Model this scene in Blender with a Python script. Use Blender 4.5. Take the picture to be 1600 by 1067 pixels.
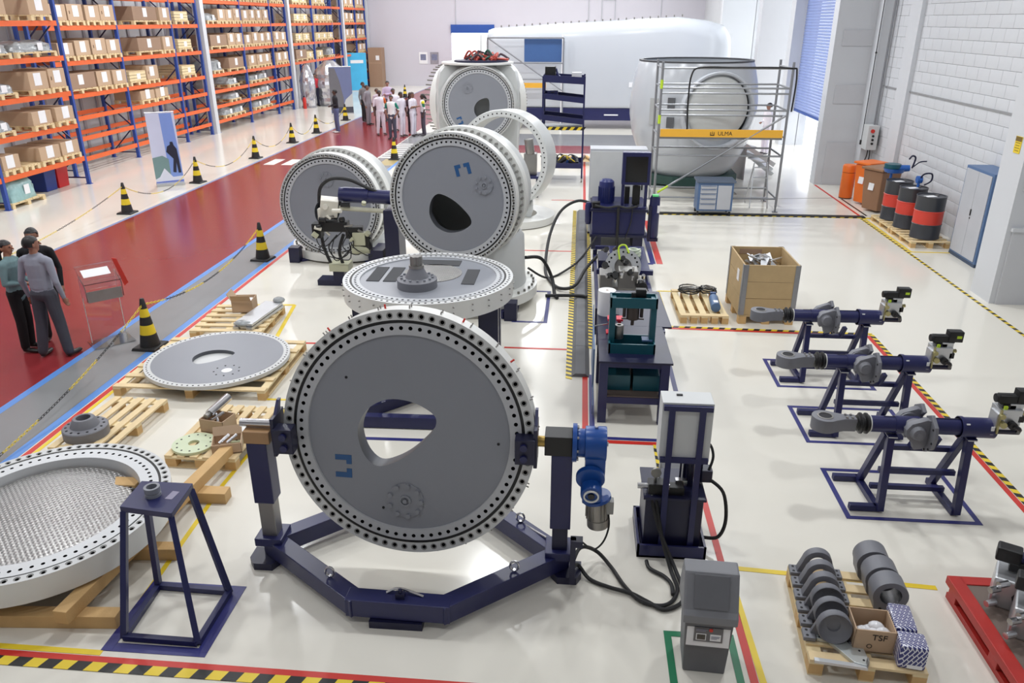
import bpy, bmesh, math, random
from mathutils import Vector, Matrix, Euler
random.seed(7)
R = math.radians
PI = math.pi
for o in list(bpy.data.objects):
    bpy.data.objects.remove(o, do_unlink=True)
SC = bpy.context.scene
COL = SC.collection

# ------------------------------------------------------------------ camera
cam = bpy.data.cameras.new('camera'); cam.sensor_width = 36.0; cam.lens = 1212 / 1600 * 36
cam.clip_end = 300
camo = bpy.data.objects.new('camera', cam); COL.objects.link(camo)
camo.location = (0, 0, 4.4); camo.rotation_euler = (R(90 - 22.514), 0, R(4.895))
SC.camera = camo

# ------------------------------------------------------------------ world (overcast daylight seen through the openings)
w = bpy.data.worlds.new('daylight'); SC.world = w; w.use_nodes = True
w.node_tree.nodes['Background'].inputs[0].default_value = (0.90, 0.95, 1.0, 1)
w.node_tree.nodes['Background'].inputs[1].default_value = 3.2

# ------------------------------------------------------------------ high-bay lamps under the roof
def lamp(x, y, p, s=.6, z=8.6):
    l = bpy.data.lights.new('high_bay_lamp', 'AREA'); l.shape = 'DISK'; l.size = s; l.energy = p
    l.color = (0.95, 0.98, 1.0)
    o = bpy.data.objects.new('high_bay_lamp', l); COL.objects.link(o); o.location = (x, y, z)
for yy, pw in ((1.5, 60), (8.2, 165), (15.5, 215), (24, 270), (33, 290), (43, 290), (53, 270)):
    for xx in (-12.5, -7.0, -1.8, 3.4):
        lamp(xx, yy, pw)

vs = SC.view_settings
vs.view_transform = 'Standard'; vs.look = 'None'; vs.gamma = 1.0; vs.use_curve_mapping = False
vs.exposure = 0.0

# ------------------------------------------------------------------ materials
def lin(c):
    c = c / 255.0
    return c / 12.92 if c <= 0.04045 else ((c + 0.055) / 1.055) ** 2.4
def L3(c): return (lin(c[0]), lin(c[1]), lin(c[2]), 1)
MATS = {}
def pm(name, rgb, rough=0.5, metal=0.0, var=0.06, scale=4.0, bump=0.0, bscale=60.0, coat=0.0, stretch=None, rvar=0.0):
    if name in MATS: return MATS[name]
    m = bpy.data.materials.new(name); m.use_nodes = True
    nt = m.node_tree; b = nt.nodes['Principled BSDF']
    b.inputs['Roughness'].default_value = rough; b.inputs['Metallic'].default_value = metal
    b.inputs['Coat Weight'].default_value = coat
    tc = nt.nodes.new('ShaderNodeTexCoord'); src = tc.outputs['Object']
    if stretch:
        mp = nt.nodes.new('ShaderNodeMapping'); mp.inputs['Scale'].default_value = stretch
        nt.links.new(src, mp.inputs['Vector']); src = mp.outputs['Vector']
    nz = nt.nodes.new('ShaderNodeTexNoise'); nz.inputs['Scale'].default_value = scale; nz.inputs['Detail'].default_value = 5
    nt.links.new(src, nz.inputs['Vector'])
    cr = nt.nodes.new('ShaderNodeMix'); cr.data_type = 'RGBA'
    a = [lin(v) * (1 - var) for v in rgb]; c = [min(1, lin(v) * (1 + var)) for v in rgb]
    cr.inputs['A'].default_value = (*a, 1); cr.inputs['B'].default_value = (*c, 1)
    nt.links.new(nz.outputs['Fac'], cr.inputs['Factor']); nt.links.new(cr.outputs['Result'], b.inputs['Base Color'])
    if rvar:
        mr = nt.nodes.new('ShaderNodeMapRange'); mr.inputs['To Min'].default_value = max(0.02, rough - rvar); mr.inputs['To Max'].default_value = rough + rvar
        nt.links.new(nz.outputs['Fac'], mr.inputs['Value']); nt.links.new(mr.outputs['Result'], b.inputs['Roughness'])
    if bump:
        n2 = nt.nodes.new('ShaderNodeTexNoise'); n2.inputs['Scale'].default_value = bscale
        nt.links.new(src, n2.inputs['Vector'])
        bp = nt.nodes.new('ShaderNodeBump'); bp.inputs['Strength'].default_value = bump; bp.inputs['Distance'].default_value = 0.01
        nt.links.new(n2.outputs['Fac'], bp.inputs['Height']); nt.links.new(bp.outputs['Normal'], b.inputs['Normal'])
    MATS[name] = m; return m

FLOOR = pm('epoxy_floor', (232, 228, 217), 0.16, var=0.035, scale=0.35, rvar=0.05)
RED = pm('red_lane_paint', (140, 48, 52), 0.2, var=0.10, scale=1.2, stretch=(1, .25, 1))
GREYLANE = pm('grey_lane_paint', (136, 137, 138), 0.25, var=0.08, scale=1.5)
TBLUE = pm('blue_tape', (92, 142, 212), 0.4)
TNAVY = pm('navy_tape', (48, 50, 118), 0.4)
TRED = pm('red_tape', (205, 50, 40), 0.4)
TYEL = pm('yellow_tape', (235, 205, 50), 0.4)
TBLK = pm('black_tape', (28, 28, 28), 0.4)
TGRN = pm('green_tape', (20, 120, 80), 0.4)
TWHT = pm('white_line_paint', (232, 230, 224), 0.4)
WALLW = pm('white_wall_paint', (208, 210, 214), 0.75, var=0.02, scale=1.0)
WALLB = pm('back_wall_paint', (206, 203, 212), 0.75, var=0.02, scale=0.6)
CLAD = pm('grey_cladding', (178, 176, 184), 0.6, var=0.03)
BLOCKW = pm('painted_block', (211, 213, 217), 0.8, var=0.03, scale=3, bump=0.15, bscale=90)
MORTAR = pm('painted_mortar', (203, 205, 209), 0.9)
PIERD = pm('pier_panel_paint', (201, 202, 206), 0.8, var=0.02)
SHUT = pm('shutter_blue', (150, 168, 220), 0.35, metal=0.1)
SHUTD = pm('shutter_dark_blue', (40, 80, 160), 0.4)
NAVY = pm('navy_paint', (34, 37, 84), 0.34, var=0.12, scale=6)
NAVYD = pm('dark_navy_paint', (24, 26, 58), 0.38, var=0.12)
RBLUE = pm('rack_blue', (48, 78, 160), 0.45)
RORNG = pm('rack_orange', (232, 104, 46), 0.45)
GEARB = pm('gear_blue', (24, 74, 150), 0.3)
WPAINT = pm('white_gloss_paint', (228, 228, 224), 0.35, var=0.02)
GPLATE = pm('grey_plate_paint', (139, 142, 150), 0.38, var=0.04, scale=1.5)
GCAST = pm('grey_casting_paint', (118, 119, 126), 0.5, var=0.07, scale=8)
HUBW = pm('hub_paint', (204, 206, 205), 0.35, var=0.03)
STEEL = pm('bright_steel', (200, 200, 202), 0.25, metal=1.0, var=0.05)
STEELD = pm('dull_steel', (150, 148, 145), 0.4, metal=0.9, var=0.1)
ALU = pm('aluminium', (205, 207, 210), 0.38, metal=0.85, var=0.05)
GALV = pm('galvanised_tube', (150, 152, 156), 0.4, metal=0.7, var=0.08, scale=20)
BLACK = pm('black_plastic', (22, 22, 24), 0.45)
RUBB = pm('black_rubber', (32, 32, 34), 0.6)
HOLE = pm('painted_bore_shade', (26, 26, 30), 0.7)  # near-black colour stands in for the shade inside holes and bores
NUT = pm('stud_nut_grey', (128, 126, 120), 0.45, metal=0.5)
PINE = pm('pine_board', (228, 204, 160), 0.7, var=0.14, scale=6, stretch=(1, 1, 1), bump=0.1)
PINE2 = pm('pale_pine_board', (232, 212, 168), 0.7, var=0.12, scale=5)
TIMB = pm('timber_beam', (208, 170, 116), 0.7, var=0.18, scale=5, bump=0.15)
PLY = pm('plywood', (188, 162, 120), 0.7, var=0.14, scale=5)
CARD = pm('cardboard', (194, 166, 138), 0.8, var=0.07, scale=3)
CARDD = pm('brown_cardboard', (160, 132, 110), 0.8, var=0.07, scale=3)
PAPER = pm('white_paper', (238, 238, 240), 0.7)
FILM = pm('clear_wrap_film', (158, 162, 164), 0.15, var=0.45, scale=9, bump=0.8, bscale=14)
FOIL = pm('silver_foil_wrap', (205, 205, 210), 0.22, metal=0.75, var=0.3, scale=5, bump=1.0, bscale=9)
GFILM = pm('green_wrap_film', (150, 186, 186), 0.15, var=0.25, scale=9, bump=0.7, bscale=14)
CYEL = pm('cone_yellow', (232, 204, 44), 0.5)
CBLK = pm('cone_black', (34, 33, 34), 0.5)
ORNG = pm('orange_plastic', (238, 118, 40), 0.4)
BRWN = pm('brown_plastic', (150, 112, 84), 0.45)
GBIN = pm('grey_bin_plastic', (126, 127, 132), 0.5, var=0.04)
GBIN2 = pm('dark_grey_bin_plastic', (106, 107, 112), 0.5, var=0.04)
DRUMB = pm('drum_black', (58, 60, 66), 0.35)
DRUMR = pm('drum_red', (212, 66, 52), 0.4)
CABB = pm('cabinet_blue', (84, 112, 152), 0.45)
CABG = pm('cabinet_grey', (186, 188, 194), 0.45)
CABW = pm('white_enclosure', (206, 208, 208), 0.45)
TEAL = pm('teal_paint', (20, 84, 98), 0.35)
VISE = pm('vise_red', (214, 44, 66), 0.4)
CARTB = pm('pump_blue', (44, 98, 178), 0.4)
PGREEN = pm('pale_green_primer', (206, 216, 184), 0.5)
NACW = pm('nacelle_gelcoat', (197, 201, 207), 0.22, var=0.015, scale=0.5)
DKGRN = pm('dark_green_frame', (44, 74, 68), 0.5)
PLANKY = pm('scaffold_toe_board', (240, 180, 60), 0.5)
PADD = pm('anti_slip_pad', (74, 75, 78), 0.9)
PANB = pm('blue_panel', (62, 98, 152), 0.5)
BOOTG = pm('white_ceramic', (232, 232, 228), 0.4)
REDP = pm('red_trolley_paint', (176, 42, 36), 0.45, var=0.2, scale=7)
BPLATE = pm('brown_plate', (112, 98, 90), 0.5, var=0.12, scale=5)
LIME = pm('yellow_green_wire', (190, 220, 50), 0.5)
CLOTH = {}
GLASS = bpy.data.materials.new('clear_acrylic'); GLASS.use_nodes = True
_b = GLASS.node_tree.nodes['Principled BSDF']; _b.inputs['Base Color'].default_value = (0.96, 0.97, 0.97, 1)
_b.inputs['Roughness'].default_value = 0.03; _b.inputs['Transmission Weight'].default_value = 1.0; _b.inputs['IOR'].default_value = 1.45

def tread_mat():
    m = bpy.data.materials.new('tread_plate'); m.use_nodes = True; nt = m.node_tree; b = nt.nodes['Principled BSDF']
    b.inputs['Metallic'].default_value = 0.75; b.inputs['Roughness'].default_value = 0.32
    b.inputs['Base Color'].default_value = (0.43, 0.42, 0.41, 1)
    tc = nt.nodes.new('ShaderNodeTexCoord'); hs = []
    for ang in (45, -45):
        mp = nt.nodes.new('ShaderNodeMapping'); mp.inputs['Rotation'].default_value = (0, 0, R(ang)); mp.inputs['Scale'].default_value = (1, 1, 0)
        wv = nt.nodes.new('ShaderNodeTexWave'); wv.inputs['Scale'].default_value = 8.5; wv.bands_direction = 'X'
        nt.links.new(tc.outputs['Object'], mp.inputs['Vector']); nt.links.new(mp.outputs['Vector'], wv.inputs['Vector']); hs.append(wv)
    mx = nt.nodes.new('ShaderNodeMath'); mx.operation = 'MULTIPLY'
    nt.links.new(hs[0].outputs['Fac'], mx.inputs[0]); nt.links.new(hs[1].outputs['Fac'], mx.inputs[1])
    bp = nt.nodes.new('ShaderNodeBump'); bp.inputs['Strength'].default_value = 0.7; bp.inputs['Distance'].default_value = 0.012
    nt.links.new(mx.outputs[0], bp.inputs['Height']); nt.links.new(bp.outputs['Normal'], b.inputs['Normal'])
    return m
TREAD = tread_mat()
def pattern_mat():
    m = bpy.data.materials.new('navy_white_print'); m.use_nodes = True; nt = m.node_tree; b = nt.nodes['Principled BSDF']
    b.inputs['Roughness'].default_value = 0.25
    tc = nt.nodes.new('ShaderNodeTexCoord'); mp = nt.nodes.new('ShaderNodeMapping'); mp.inputs['Rotation'].default_value = (R(35), R(20), R(35))
    br = nt.nodes.new('ShaderNodeTexBrick'); br.inputs['Scale'].default_value = 15; br.inputs['Color1'].default_value = L3((44, 48, 112)); br.inputs['Color2'].default_value = L3((50, 54, 120))
    br.inputs['Mortar'].default_value = L3((222, 222, 232)); br.inputs['Mortar Size'].default_value = 0.04; br.inputs['Brick Width'].default_value = 0.7
    nt.links.new(tc.outputs['Object'], mp.inputs['Vector']); nt.links.new(mp.outputs['Vector'], br.inputs['Vector']); nt.links.new(br.outputs['Color'], b.inputs['Base Color'])
    return m
PRINT = pattern_mat()

# ------------------------------------------------------------------ mesh builder
def zmat(d):
    """rotation taking +Z to direction d"""
    return Vector(d).normalized().to_track_quat('Z', 'Y').to_matrix()
class MB:
    def __init__(s): s.v = []; s.f = []; s.m = []
    def add(s, vs_, fs, m=0, M=None):
        n = len(s.v)
        if M is not None: vs_ = [M @ Vector(p) for p in vs_]
        s.v += [tuple(p) for p in vs_]; s.f += [tuple(i + n for i in f) for f in fs]; s.m += [m] * len(fs); return s
    def box(s, c, d, rz=0, m=0, rot=None, top=None):
        x, y, z = d[0] / 2, d[1] / 2, d[2] / 2; t = top if top else (1, 1)
        p = [(-x, -y, -z), (x, -y, -z), (x, y, -z), (-x, y, -z), (-x * t[0], -y * t[1], z), (x * t[0], -y * t[1], z), (x * t[0], y * t[1], z), (-x * t[0], y * t[1], z)]
        Rm = rot if rot is not None else Matrix.Rotation(rz, 3, 'Z')
        p = [Rm @ Vector(q) + Vector(c) for q in p]
        return s.add(p, [(3, 2, 1, 0), (4, 5, 6, 7), (0, 1, 5, 4), (1, 2, 6, 5), (2, 3, 7, 6), (3, 0, 4, 7)], m)
    def bx(s, x0, x1, y0, y1, z0, z1, m=0): return s.box(((x0 + x1) / 2, (y0 + y1) / 2, (z0 + z1) / 2), (x1 - x0, y1 - y0, z1 - z0), m=m)
    def bar(s, a, b, w_, h_, m=0, up=(0, 0, 1)):
        a = Vector(a); b = Vector(b); d = b - a; L = d.length; d.normalize(); u = Vector(up)
        if abs(d.dot(u)) > .98: u = Vector((0, 1, 0))
        x = u.cross(d).normalized(); y = d.cross(x)
        Rm = Matrix((x, y, d)).transposed()
        return s.box((a + b) / 2, (w_, h_, L), rot=Rm, m=m)
    def cyl(s, a, b, r0, r1=None, n=16, m=0, mc=None):
        r1 = r0 if r1 is None else r1; a = Vector(a); b = Vector(b); Rm = zmat(b - a)
        p = []
        for c, r in ((a, r0), (b, r1)):
            for i in range(n):
                t = 2 * PI * i / n; p.append(c + Rm @ Vector((r * math.cos(t), r * math.sin(t), 0)))
        s.add(p, [(i, (i + 1) % n, n + (i + 1) % n, n + i) for i in range(n)], m)
        k = len(s.v) - 2 * n; mc = m if mc is None else mc
        s.f += [tuple(k + i for i in reversed(range(n))), tuple(k + n + i for i in range(n))]; s.m += [mc, mc]; return s
    def lathe(s, prof, n=24, M=None, m=0, mats=None, closed=False):
        k = len(prof); p = []
        for r, z in prof:
            for i in range(n):
                t = 2 * PI * i / n; p.append((r * math.cos(t), r * math.sin(t), z))
        fs = []; ms = []
        for j in range(k if closed else k - 1):
            j2 = (j + 1) % k
            for i in range(n):
                fs.append((j * n + i, j * n + (i + 1) % n, j2 * n + (i + 1) % n, j2 * n + i)); ms.append(mats[j] if mats else m)
        n0 = len(s.m); s.add(p, fs, 0, M); s.m[n0:] = ms; return s
    def disc(s, r, z, n=24, M=None, m=0):
        return s.add([(r * math.cos(2 * PI * i / n), r * math.sin(2 * PI * i / n), z) for i in range(n)], [tuple(range(n))], m, M)
    def tube(s, pts, r, n=8, m=0, closed=False):
        P = [Vector(p) for p in pts]; k = len(P); rings = []; prev = None
        for i in range(k):
            if closed: d = P[(i + 1) % k] - P[i - 1]
            else: d = P[min(i + 1, k - 1)] - P[max(i - 1, 0)]
            d.normalize()
            if prev is None:
                u = Vector((0, 0, 1)) if abs(d.z) < .9 else Vector((1, 0, 0)); x = u.cross(d).normalized()
            else:
                x = (prev - d * prev.dot(d)).normalized()
            prev = x; y = d.cross(x); rr = r[i] if isinstance(r, (list, tuple)) else r
            rings.append([P[i] + rr * (math.cos(2 * PI * j / n) * x + math.sin(2 * PI * j / n) * y) for j in range(n)])
        fs = []
        for i in range(k if closed else k - 1):
            i2 = (i + 1) % k
            for j in range(n): fs.append((i * n + j, i * n + (j + 1) % n, i2 * n + (j + 1) % n, i2 * n + j))
        if not closed: fs += [tuple(reversed(range(n))), tuple((k - 1) * n + j for j in range(n))]
        return s.add([q for r_ in rings for q in r_], fs, m)
    def prism(s, poly, z0, z1, M=None, m=0):
        n = len(poly); p = [(x, y, z0) for x, y in poly] + [(x, y, z1) for x, y in poly]
        return s.add(p, [tuple(reversed(range(n))), tuple(range(n, 2 * n))] + [(i, (i + 1) % n, n + (i + 1) % n, n + i) for i in range(n)], m, M)
    def sphere(s, c, r, n=14, m=0, M=None):
        r = (r, r, r) if not isinstance(r, (tuple, list)) else r; k = n // 2; p = []
        for j in range(k + 1):
            ph = PI * j / k
            for i in range(n): t = 2 * PI * i / n; p.append(Vector((r[0] * math.sin(ph) * math.cos(t), r[1] * math.sin(ph) * math.sin(t), r[2] * math.cos(ph))) + Vector(c))
        return s.add(p, [(j * n + i, (j + 1) * n + i, (j + 1) * n + (i + 1) % n, j * n + (i + 1) % n) for j in range(k) for i in range(n)], m, M)
    def mesh(s, name, mats, sm=30, bev=0, merge=False):
        me = bpy.data.meshes.new(name); me.from_pydata(s.v, [], s.f)
        for m in (mats if isinstance(mats, (list, tuple)) else [mats]): me.materials.append(m)
        me.polygons.foreach_set('material_index', s.m)
        if bev or merge:
            b = bmesh.new(); b.from_mesh(me)
            if merge: bmesh.ops.remove_doubles(b, verts=b.verts, dist=1e-4)
            if bev:
                es = [e for e in b.edges if len(e.link_faces) == 2 and e.calc_face_angle(0) > R(40)]
                bmesh.ops.bevel(b, geom=es, offset=bev, segments=2, profile=.6, affect='EDGES', clamp_overlap=True)
            bmesh.ops.recalc_face_normals(b, faces=b.faces); b.to_mesh(me); b.free()
        me.update()
        if sm:
            me.polygons.foreach_set('use_smooth', [True] * len(me.polygons)); me.set_sharp_from_angle(angle=R(sm))
        return me
    def build(s, name, mats, parent=None, sm=30, bev=0, loc=None, rot=None, merge=False):
        return ob(name, s.mesh(name, mats, sm, bev, merge), parent, loc, rot)
def ob(name, me, parent=None, loc=None, rot=None, scale=None):
    o = bpy.data.objects.new(name, me); COL.objects.link(o)
    if parent is not None: o.parent = parent
    if loc is not None: o.location = loc
    if rot is not None: o.rotation_euler = rot if len(rot) == 3 else rot
    if scale is not None: o.scale = scale
    return o
def tag(o, label, cat, group=None, kind=None):
    o['label'] = label; o['category'] = cat
    if group: o['group'] = group
    if kind: o['kind'] = kind
    return o
def thing(name, label, cat, loc=(0, 0, 0), rz=0, group=None, rot=None):
    o = bpy.data.objects.new(name, None); COL.objects.link(o); o.empty_display_size = .1
    o.location = loc; o.rotation_euler = rot if rot is not None else (0, 0, rz)
    return tag(o, label, cat, group)
def struct(o): o['kind'] = 'structure'; return o
def dup(root, loc, rz=None, label=None, scale=None):
    r = root.copy(); COL.objects.link(r); r.location = loc
    if rz is not None: r.rotation_euler[2] = rz
    if label: r['label'] = label
    if scale: r.scale = scale
    for ch in list(root.children):
        c = ch.copy(); COL.objects.link(c); c.parent = r
        for g in list(ch.children):
            d = g.copy(); COL.objects.link(d); d.parent = c
    return r
_unit = {}
def pc(name, parent, c, d, mat, rz=0, bev=0.0):
    """box piece that shares one mesh per size and material"""
    key = (round(d[0], 3), round(d[1], 3), round(d[2], 3), mat.name, bev)
    if key not in _unit: _unit[key] = MB().box((0, 0, 0), d).mesh(name, mat, 0 if not bev else 40, bev)
    return ob(name, _unit[key], parent, c, (0, 0, rz))
def part(name, mat, parent, sm=30, bev=0):
    """decorator-free shorthand: returns a builder that is linked by .done()"""
    m = MB(); m.done = lambda: m.build(name, mat, parent, sm, bev); return m
def catmull(pts, k=6, closed=False):
    P = [Vector(p) for p in pts]; n = len(P); out = []
    rng = range(n) if closed else range(n - 1)
    for i in rng:
        if closed: a, b, c, d = P[i - 1], P[i], P[(i + 1) % n], P[(i + 2) % n]
        else: a, b, c, d = P[max(i - 1, 0)], P[i], P[i + 1], P[min(i + 2, n - 1)]
        for j in range(k):
            t = j / k; out.append(.5 * ((2 * b) + (c - a) * t + (2 * a - 5 * b + 4 * c - d) * t * t + (3 * b - a - 3 * c + d) * t ** 3))
    if not closed: out.append(P[-1])
    return out
def text(name, s, size, mat, parent, loc, rot, ext=.001):
    cu = bpy.data.curves.new(name, 'FONT'); cu.body = s; cu.size = size; cu.extrude = ext; cu.align_x = 'CENTER'; cu.align_y = 'CENTER'
    t = bpy.data.objects.new(name, cu); COL.objects.link(t)
    bpy.context.view_layer.update()
    me = bpy.data.meshes.new_from_object(t.evaluated_get(bpy.context.evaluated_depsgraph_get())); bpy.data.objects.remove(t)
    me.materials.clear(); me.materials.append(mat)
    return ob(name, me, parent, loc, rot)
ORD = ['first', 'second', 'third', 'fourth', 'fifth', 'sixth', 'seventh', 'eighth', 'ninth', 'tenth']
# ================================================================== THE SETTING
floor = struct(MB().bx(-18, 12, -7, 61, -.3, 0).build('floor', FLOOR, sm=0))
def tape(name, pts, wd, mat, z=.002):
    """flat tape along a polyline, child of the floor"""
    m = MB()
    for k_, (a, b) in enumerate(zip(pts[:-1], pts[1:])):
        a = Vector((*a, z + .0004 * k_)); b = Vector((*b, z + .0004 * k_)); d_ = (b - a).normalized() * wd * .5 if len(pts) > 4 else Vector((0, 0, 0)); m.bar(a, b + d_, wd, .003)
    o = m.build(name, mat, floor, sm=0); return o
def rect_tape(name, x0, x1, y0, y1, wd, mat): return tape(name, [(x0, y0), (x1, y0), (x1, y1), (x0, y1), (x0, y0)], wd, mat)
def hazard(name, a, b, wd, step, skew=.5, z=.003, th=.003, parent=None):
    a = Vector((a[0], a[1], z)); b = Vector((b[0], b[1], z)); d = b - a; L = d.length; d.normalize(); nrm = Vector((-d.y, d.x, 0)); m = MB(); k = int(L / step); st = L / k
    for i in range(k):
        s0 = a + d * st * i; s1 = a + d * st * (i + 1); sk = d * skew * wd
        q = [s0 - nrm * wd / 2 - sk / 2, s1 - nrm * wd / 2 - sk / 2, s1 + nrm * wd / 2 + sk / 2, s0 + nrm * wd / 2 + sk / 2]
        up = Vector((0, 0, th))
        m.add([p for p in q] + [p + up for p in q], [(3, 2, 1, 0), (4, 5, 6, 7), (0, 1, 5, 4), (1, 2, 6, 5), (2, 3, 7, 6), (3, 0, 4, 7)], i % 2)
    return m.build(name, [TYEL, TBLK], floor if parent is None else parent, sm=0)
def slab(name, x0, x1, y0, y1, mat, z=.002): return MB().bx(x0, x1, y0, y1, 0, z).build(name, mat, floor, sm=0)
slab('red_walkway', -10.72, -6.95, -6, 57.5, RED)
slab('red_walkway', -6.0, 2.6, 28.2, 30.0, RED)
slab('grey_walkway', -6.88, -6.08, -6, 30.0, GREYLANE)
slab('grey_walkway', -6.9, 4.5, 30.0, 33.2, GREYLANE, .0015)
tape('walkway_edge_line', [(-10.76, -6), (-10.76, 57.5)], .09, pm('grey_blue_tape', (128, 146, 184), .4))
tape('walkway_edge_line', [(-6.93, -6), (-6.93, 26.4)], .11, TBLUE)
tape('walkway_edge_line', [(-6.04, -6), (-6.04, 26.4)], .11, TBLUE)
tape('red_floor_tape', [(-5.93, -6), (-5.93, 17.5)], .07, TRED)
tape('yellow_floor_tape', [(-5.86, 4.2), (-5.86, 9.9)], .05, TYEL)
for i in range(8): slab('zebra_bar', -6.95, -5.95, 26.7 + i * .44, 26.7 + i * .44 + .2, TWHT, .004)
for i in range(6): slab('zebra_bar', -10.36 + i * .6, -10.0 + i * .6, 25.0, 26.1, TWHT, .004)
slab('olive_floor_patch', -6.6, -5.6, 25.2, 26.45, pm('olive_paint', (168, 150, 96), .4), .003)
hazard('hazard_tape', (-6.5, 4.09), (2.2, 4.06), .085, .115, .35)
tape('red_floor_tape', [(-6.5, 4.165), (2.2, 4.13)], .055, TRED)
tape('yellow_floor_tape', [(-6.0, 4.225), (-3.46, 4.215)], .05, TYEL)
tape('yellow_floor_tape', [(-3.44, 4.25), (-3.53, 6.5), (-3.47, 8.3)], .045, TYEL)
tape('yellow_floor_tape', [(-3.75, 6.45), (-3.5, 6.45)], .04, TYEL)
tape('yellow_floor_tape', [(-3.9, 8.42), (-3.35, 8.44)], .045, TYEL)
tape('yellow_floor_tape', [(-4.42, 10.3), (-4.66, 11.85), (-5.3, 11.8)], .06, TYEL)
tape('red_floor_tape', [(-4.0, 10.25), (-2.7, 10.3)], .05, TRED)
rect_tape('navy_floor_tape', -3.44, -2.71, 4.28, 4.98, .085, TNAVY)
tape('red_floor_tape', [(.17, 28), (.17, 7.72), (1.0, 7.72)], .07, TRED)
tape('navy_floor_tape', [(.25, 9.5), (.25, 7.80), (1.0, 7.80)], .06, TNAVY)
tape('navy_floor_tape', [(1.33, 6.9), (1.33, 13.0)], .06, TNAVY)
tape('red_floor_tape', [(1.63, 18.3), (1.63, 14.75)], .12, TRED)
tape('navy_floor_tape', [(1.50, 17.2), (1.50, 14.75), (1.4, 14.75)], .1, TNAVY)
for y, x0 in ((10.34, -1.0), (15.5, -1.3), (20.4, -.7)): tape('thin_red_floor_tape', [(x0, y), (.15, y)], .05, TRED)
tape('red_floor_tape', [(1.45, 11.31), (4.42, 11.25), (4.42, 3.5)], .06, TRED)
hazard('hazard_tape', (1.45, 11.38), (4.5, 11.32), .065, .085)
hazard('hazard_tape', (4.485, 11.3), (4.50, 3.5), .065, .075, .35)
tape('yellow_floor_tape', [(1.48, 11.45), (1.45, 13.1), (2.45, 13.1)], .05, TYEL)
hazard('dashed_hazard_tape', (6.77, 19.0), (6.77, 3.5), .055, .085, .2)
slab('cable_cover', 1.7, 6.9, 19.02, 19.2, RUBB, .02)
hazard('hazard_tape', (1.7, 18.98), (7.2, 19.0), .06, .1, .6, z=.004)
tape('red_floor_tape', [(6.83, 19.2), (6.8, 23.1)], .06, TRED)
tape('dark_floor_tape', [(7.0, 19.25), (6.98, 21.2)], .05, TBLK)
rect_tape('yellow_floor_tape', 6.84, 7.9, 16.05, 18.95, .05, TYEL)
tape('red_floor_tape', [(1.34, 6.75), (1.38, 4.2)], .06, TRED)
tape('yellow_floor_tape', [(1.40, 5.6), (1.445, 4.2)], .05, TYEL)
tape('yellow_floor_tape', [(1.40, 5.62), (3.1, 5.5)], .055, TYEL)
rect_tape('green_floor_tape', .80, 1.28, 4.24, 4.78, .055, TGRN)
for y0 in (6.47, 7.92, 9.36): rect_tape('navy_floor_tape', 2.68, 3.88, y0, y0 + .86, .05, TNAVY)
rect_tape('navy_floor_tape', -.95, -.45, 11.4, 12.9, .06, TNAVY)
tape('thin_grey_floor_line', [(1.9, 20.6), (6.8, 21.3)], .03, pm('grey_line', (150, 150, 150), .5))

# walls
ZT = 9.0
wl = struct(MB().bx(-17.3, -17.0, -7, 58.3, 0, ZT).build('wall_left', WALLW, sm=0))
for k in range(46):      # profiled cladding ribs behind the racks
    pc('cladding_rib', wl, (-16.97, 15 + k * .93, 3.2), (.05, .12, 6.4), CLAD)
m = MB(); m.bx(-17.3, -9.25, 58, 58.3, 0, ZT); m.bx(-6.2, 12, 58, 58.3, 0, ZT); m.bx(-9.25, -6.2, 58, 58.3, 4.1, ZT)
wb = struct(m.build('wall_back', WALLB, sm=0))
m = MB()
for x in (-8.9, .3, 1.2, 2.1, 5.2): m.bx(x - .02, x + .02, 57.95, 58, 4.0, 6.2)
m.bx(1.3, 2.1, 57.95, 58, 5.6, 5.66); m.build('conduit', CABG, wb, sm=0)
m = MB(); m.bx(-9.25, -6.2, 57.85, 58.0, 3.55, 4.1)
d1 = struct(m.build('door_1', SHUTD, sm=0)); d1['label'] = 'blue rolled up shutter over the bright doorway in the far wall'
struct(MB().bx(-17.3, 12, -7.3, -7, 0, ZT).build('wall_front', WALLW, sm=0))
struct(MB().bx(-17.3, 12, -7.3, 58.3, ZT, ZT + .2).build('ceiling', WALLW, sm=0))
# right wall with its doorways
m = MB(); XW = 8.15
m.bx(XW, XW + .3, -7, 23.2, 0, ZT); m.bx(XW, XW + .3, 31.0, 31.6, 0, ZT); m.bx(XW, XW + .3, 34.0, 34.6, 0, ZT); m.bx(XW, XW + .3, 41, 58.3, 0, ZT)
m.bx(XW, XW + .3, 23.2, 41, 7.2, ZT)
wr = struct(m.build('wall_right', MORTAR, sm=0))
# concrete blocks: the ones that show largest are parts, the rest one joined part
BLK = MB().box((0, 0, 0), (.05, .494, .245)).mesh('block', BLOCKW, 40, .006)
cand = []
for r_ in range(26):
    for k in range(20):
        y = 13.1 + k * .5 + (.25 if r_ % 2 else 0); z = .125 + r_ * .25
        if y > 23.0: continue
        cand.append((y, z))
cand.sort(key=lambda p: (p[1] > 5.3, p[1] > 3.6 + 0.08 * p[0], p[0]))
rest = MB()
for i, (y, z) in enumerate(cand):
    if i < 300: ob('block', BLK, wr, (XW - .02, y, z))
    else: rest.box((XW - .02, y, z), (.05, .494, .245))
rest.build('block_courses', BLOCKW, wr, sm=0)['kind'] = 'stuff'
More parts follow.
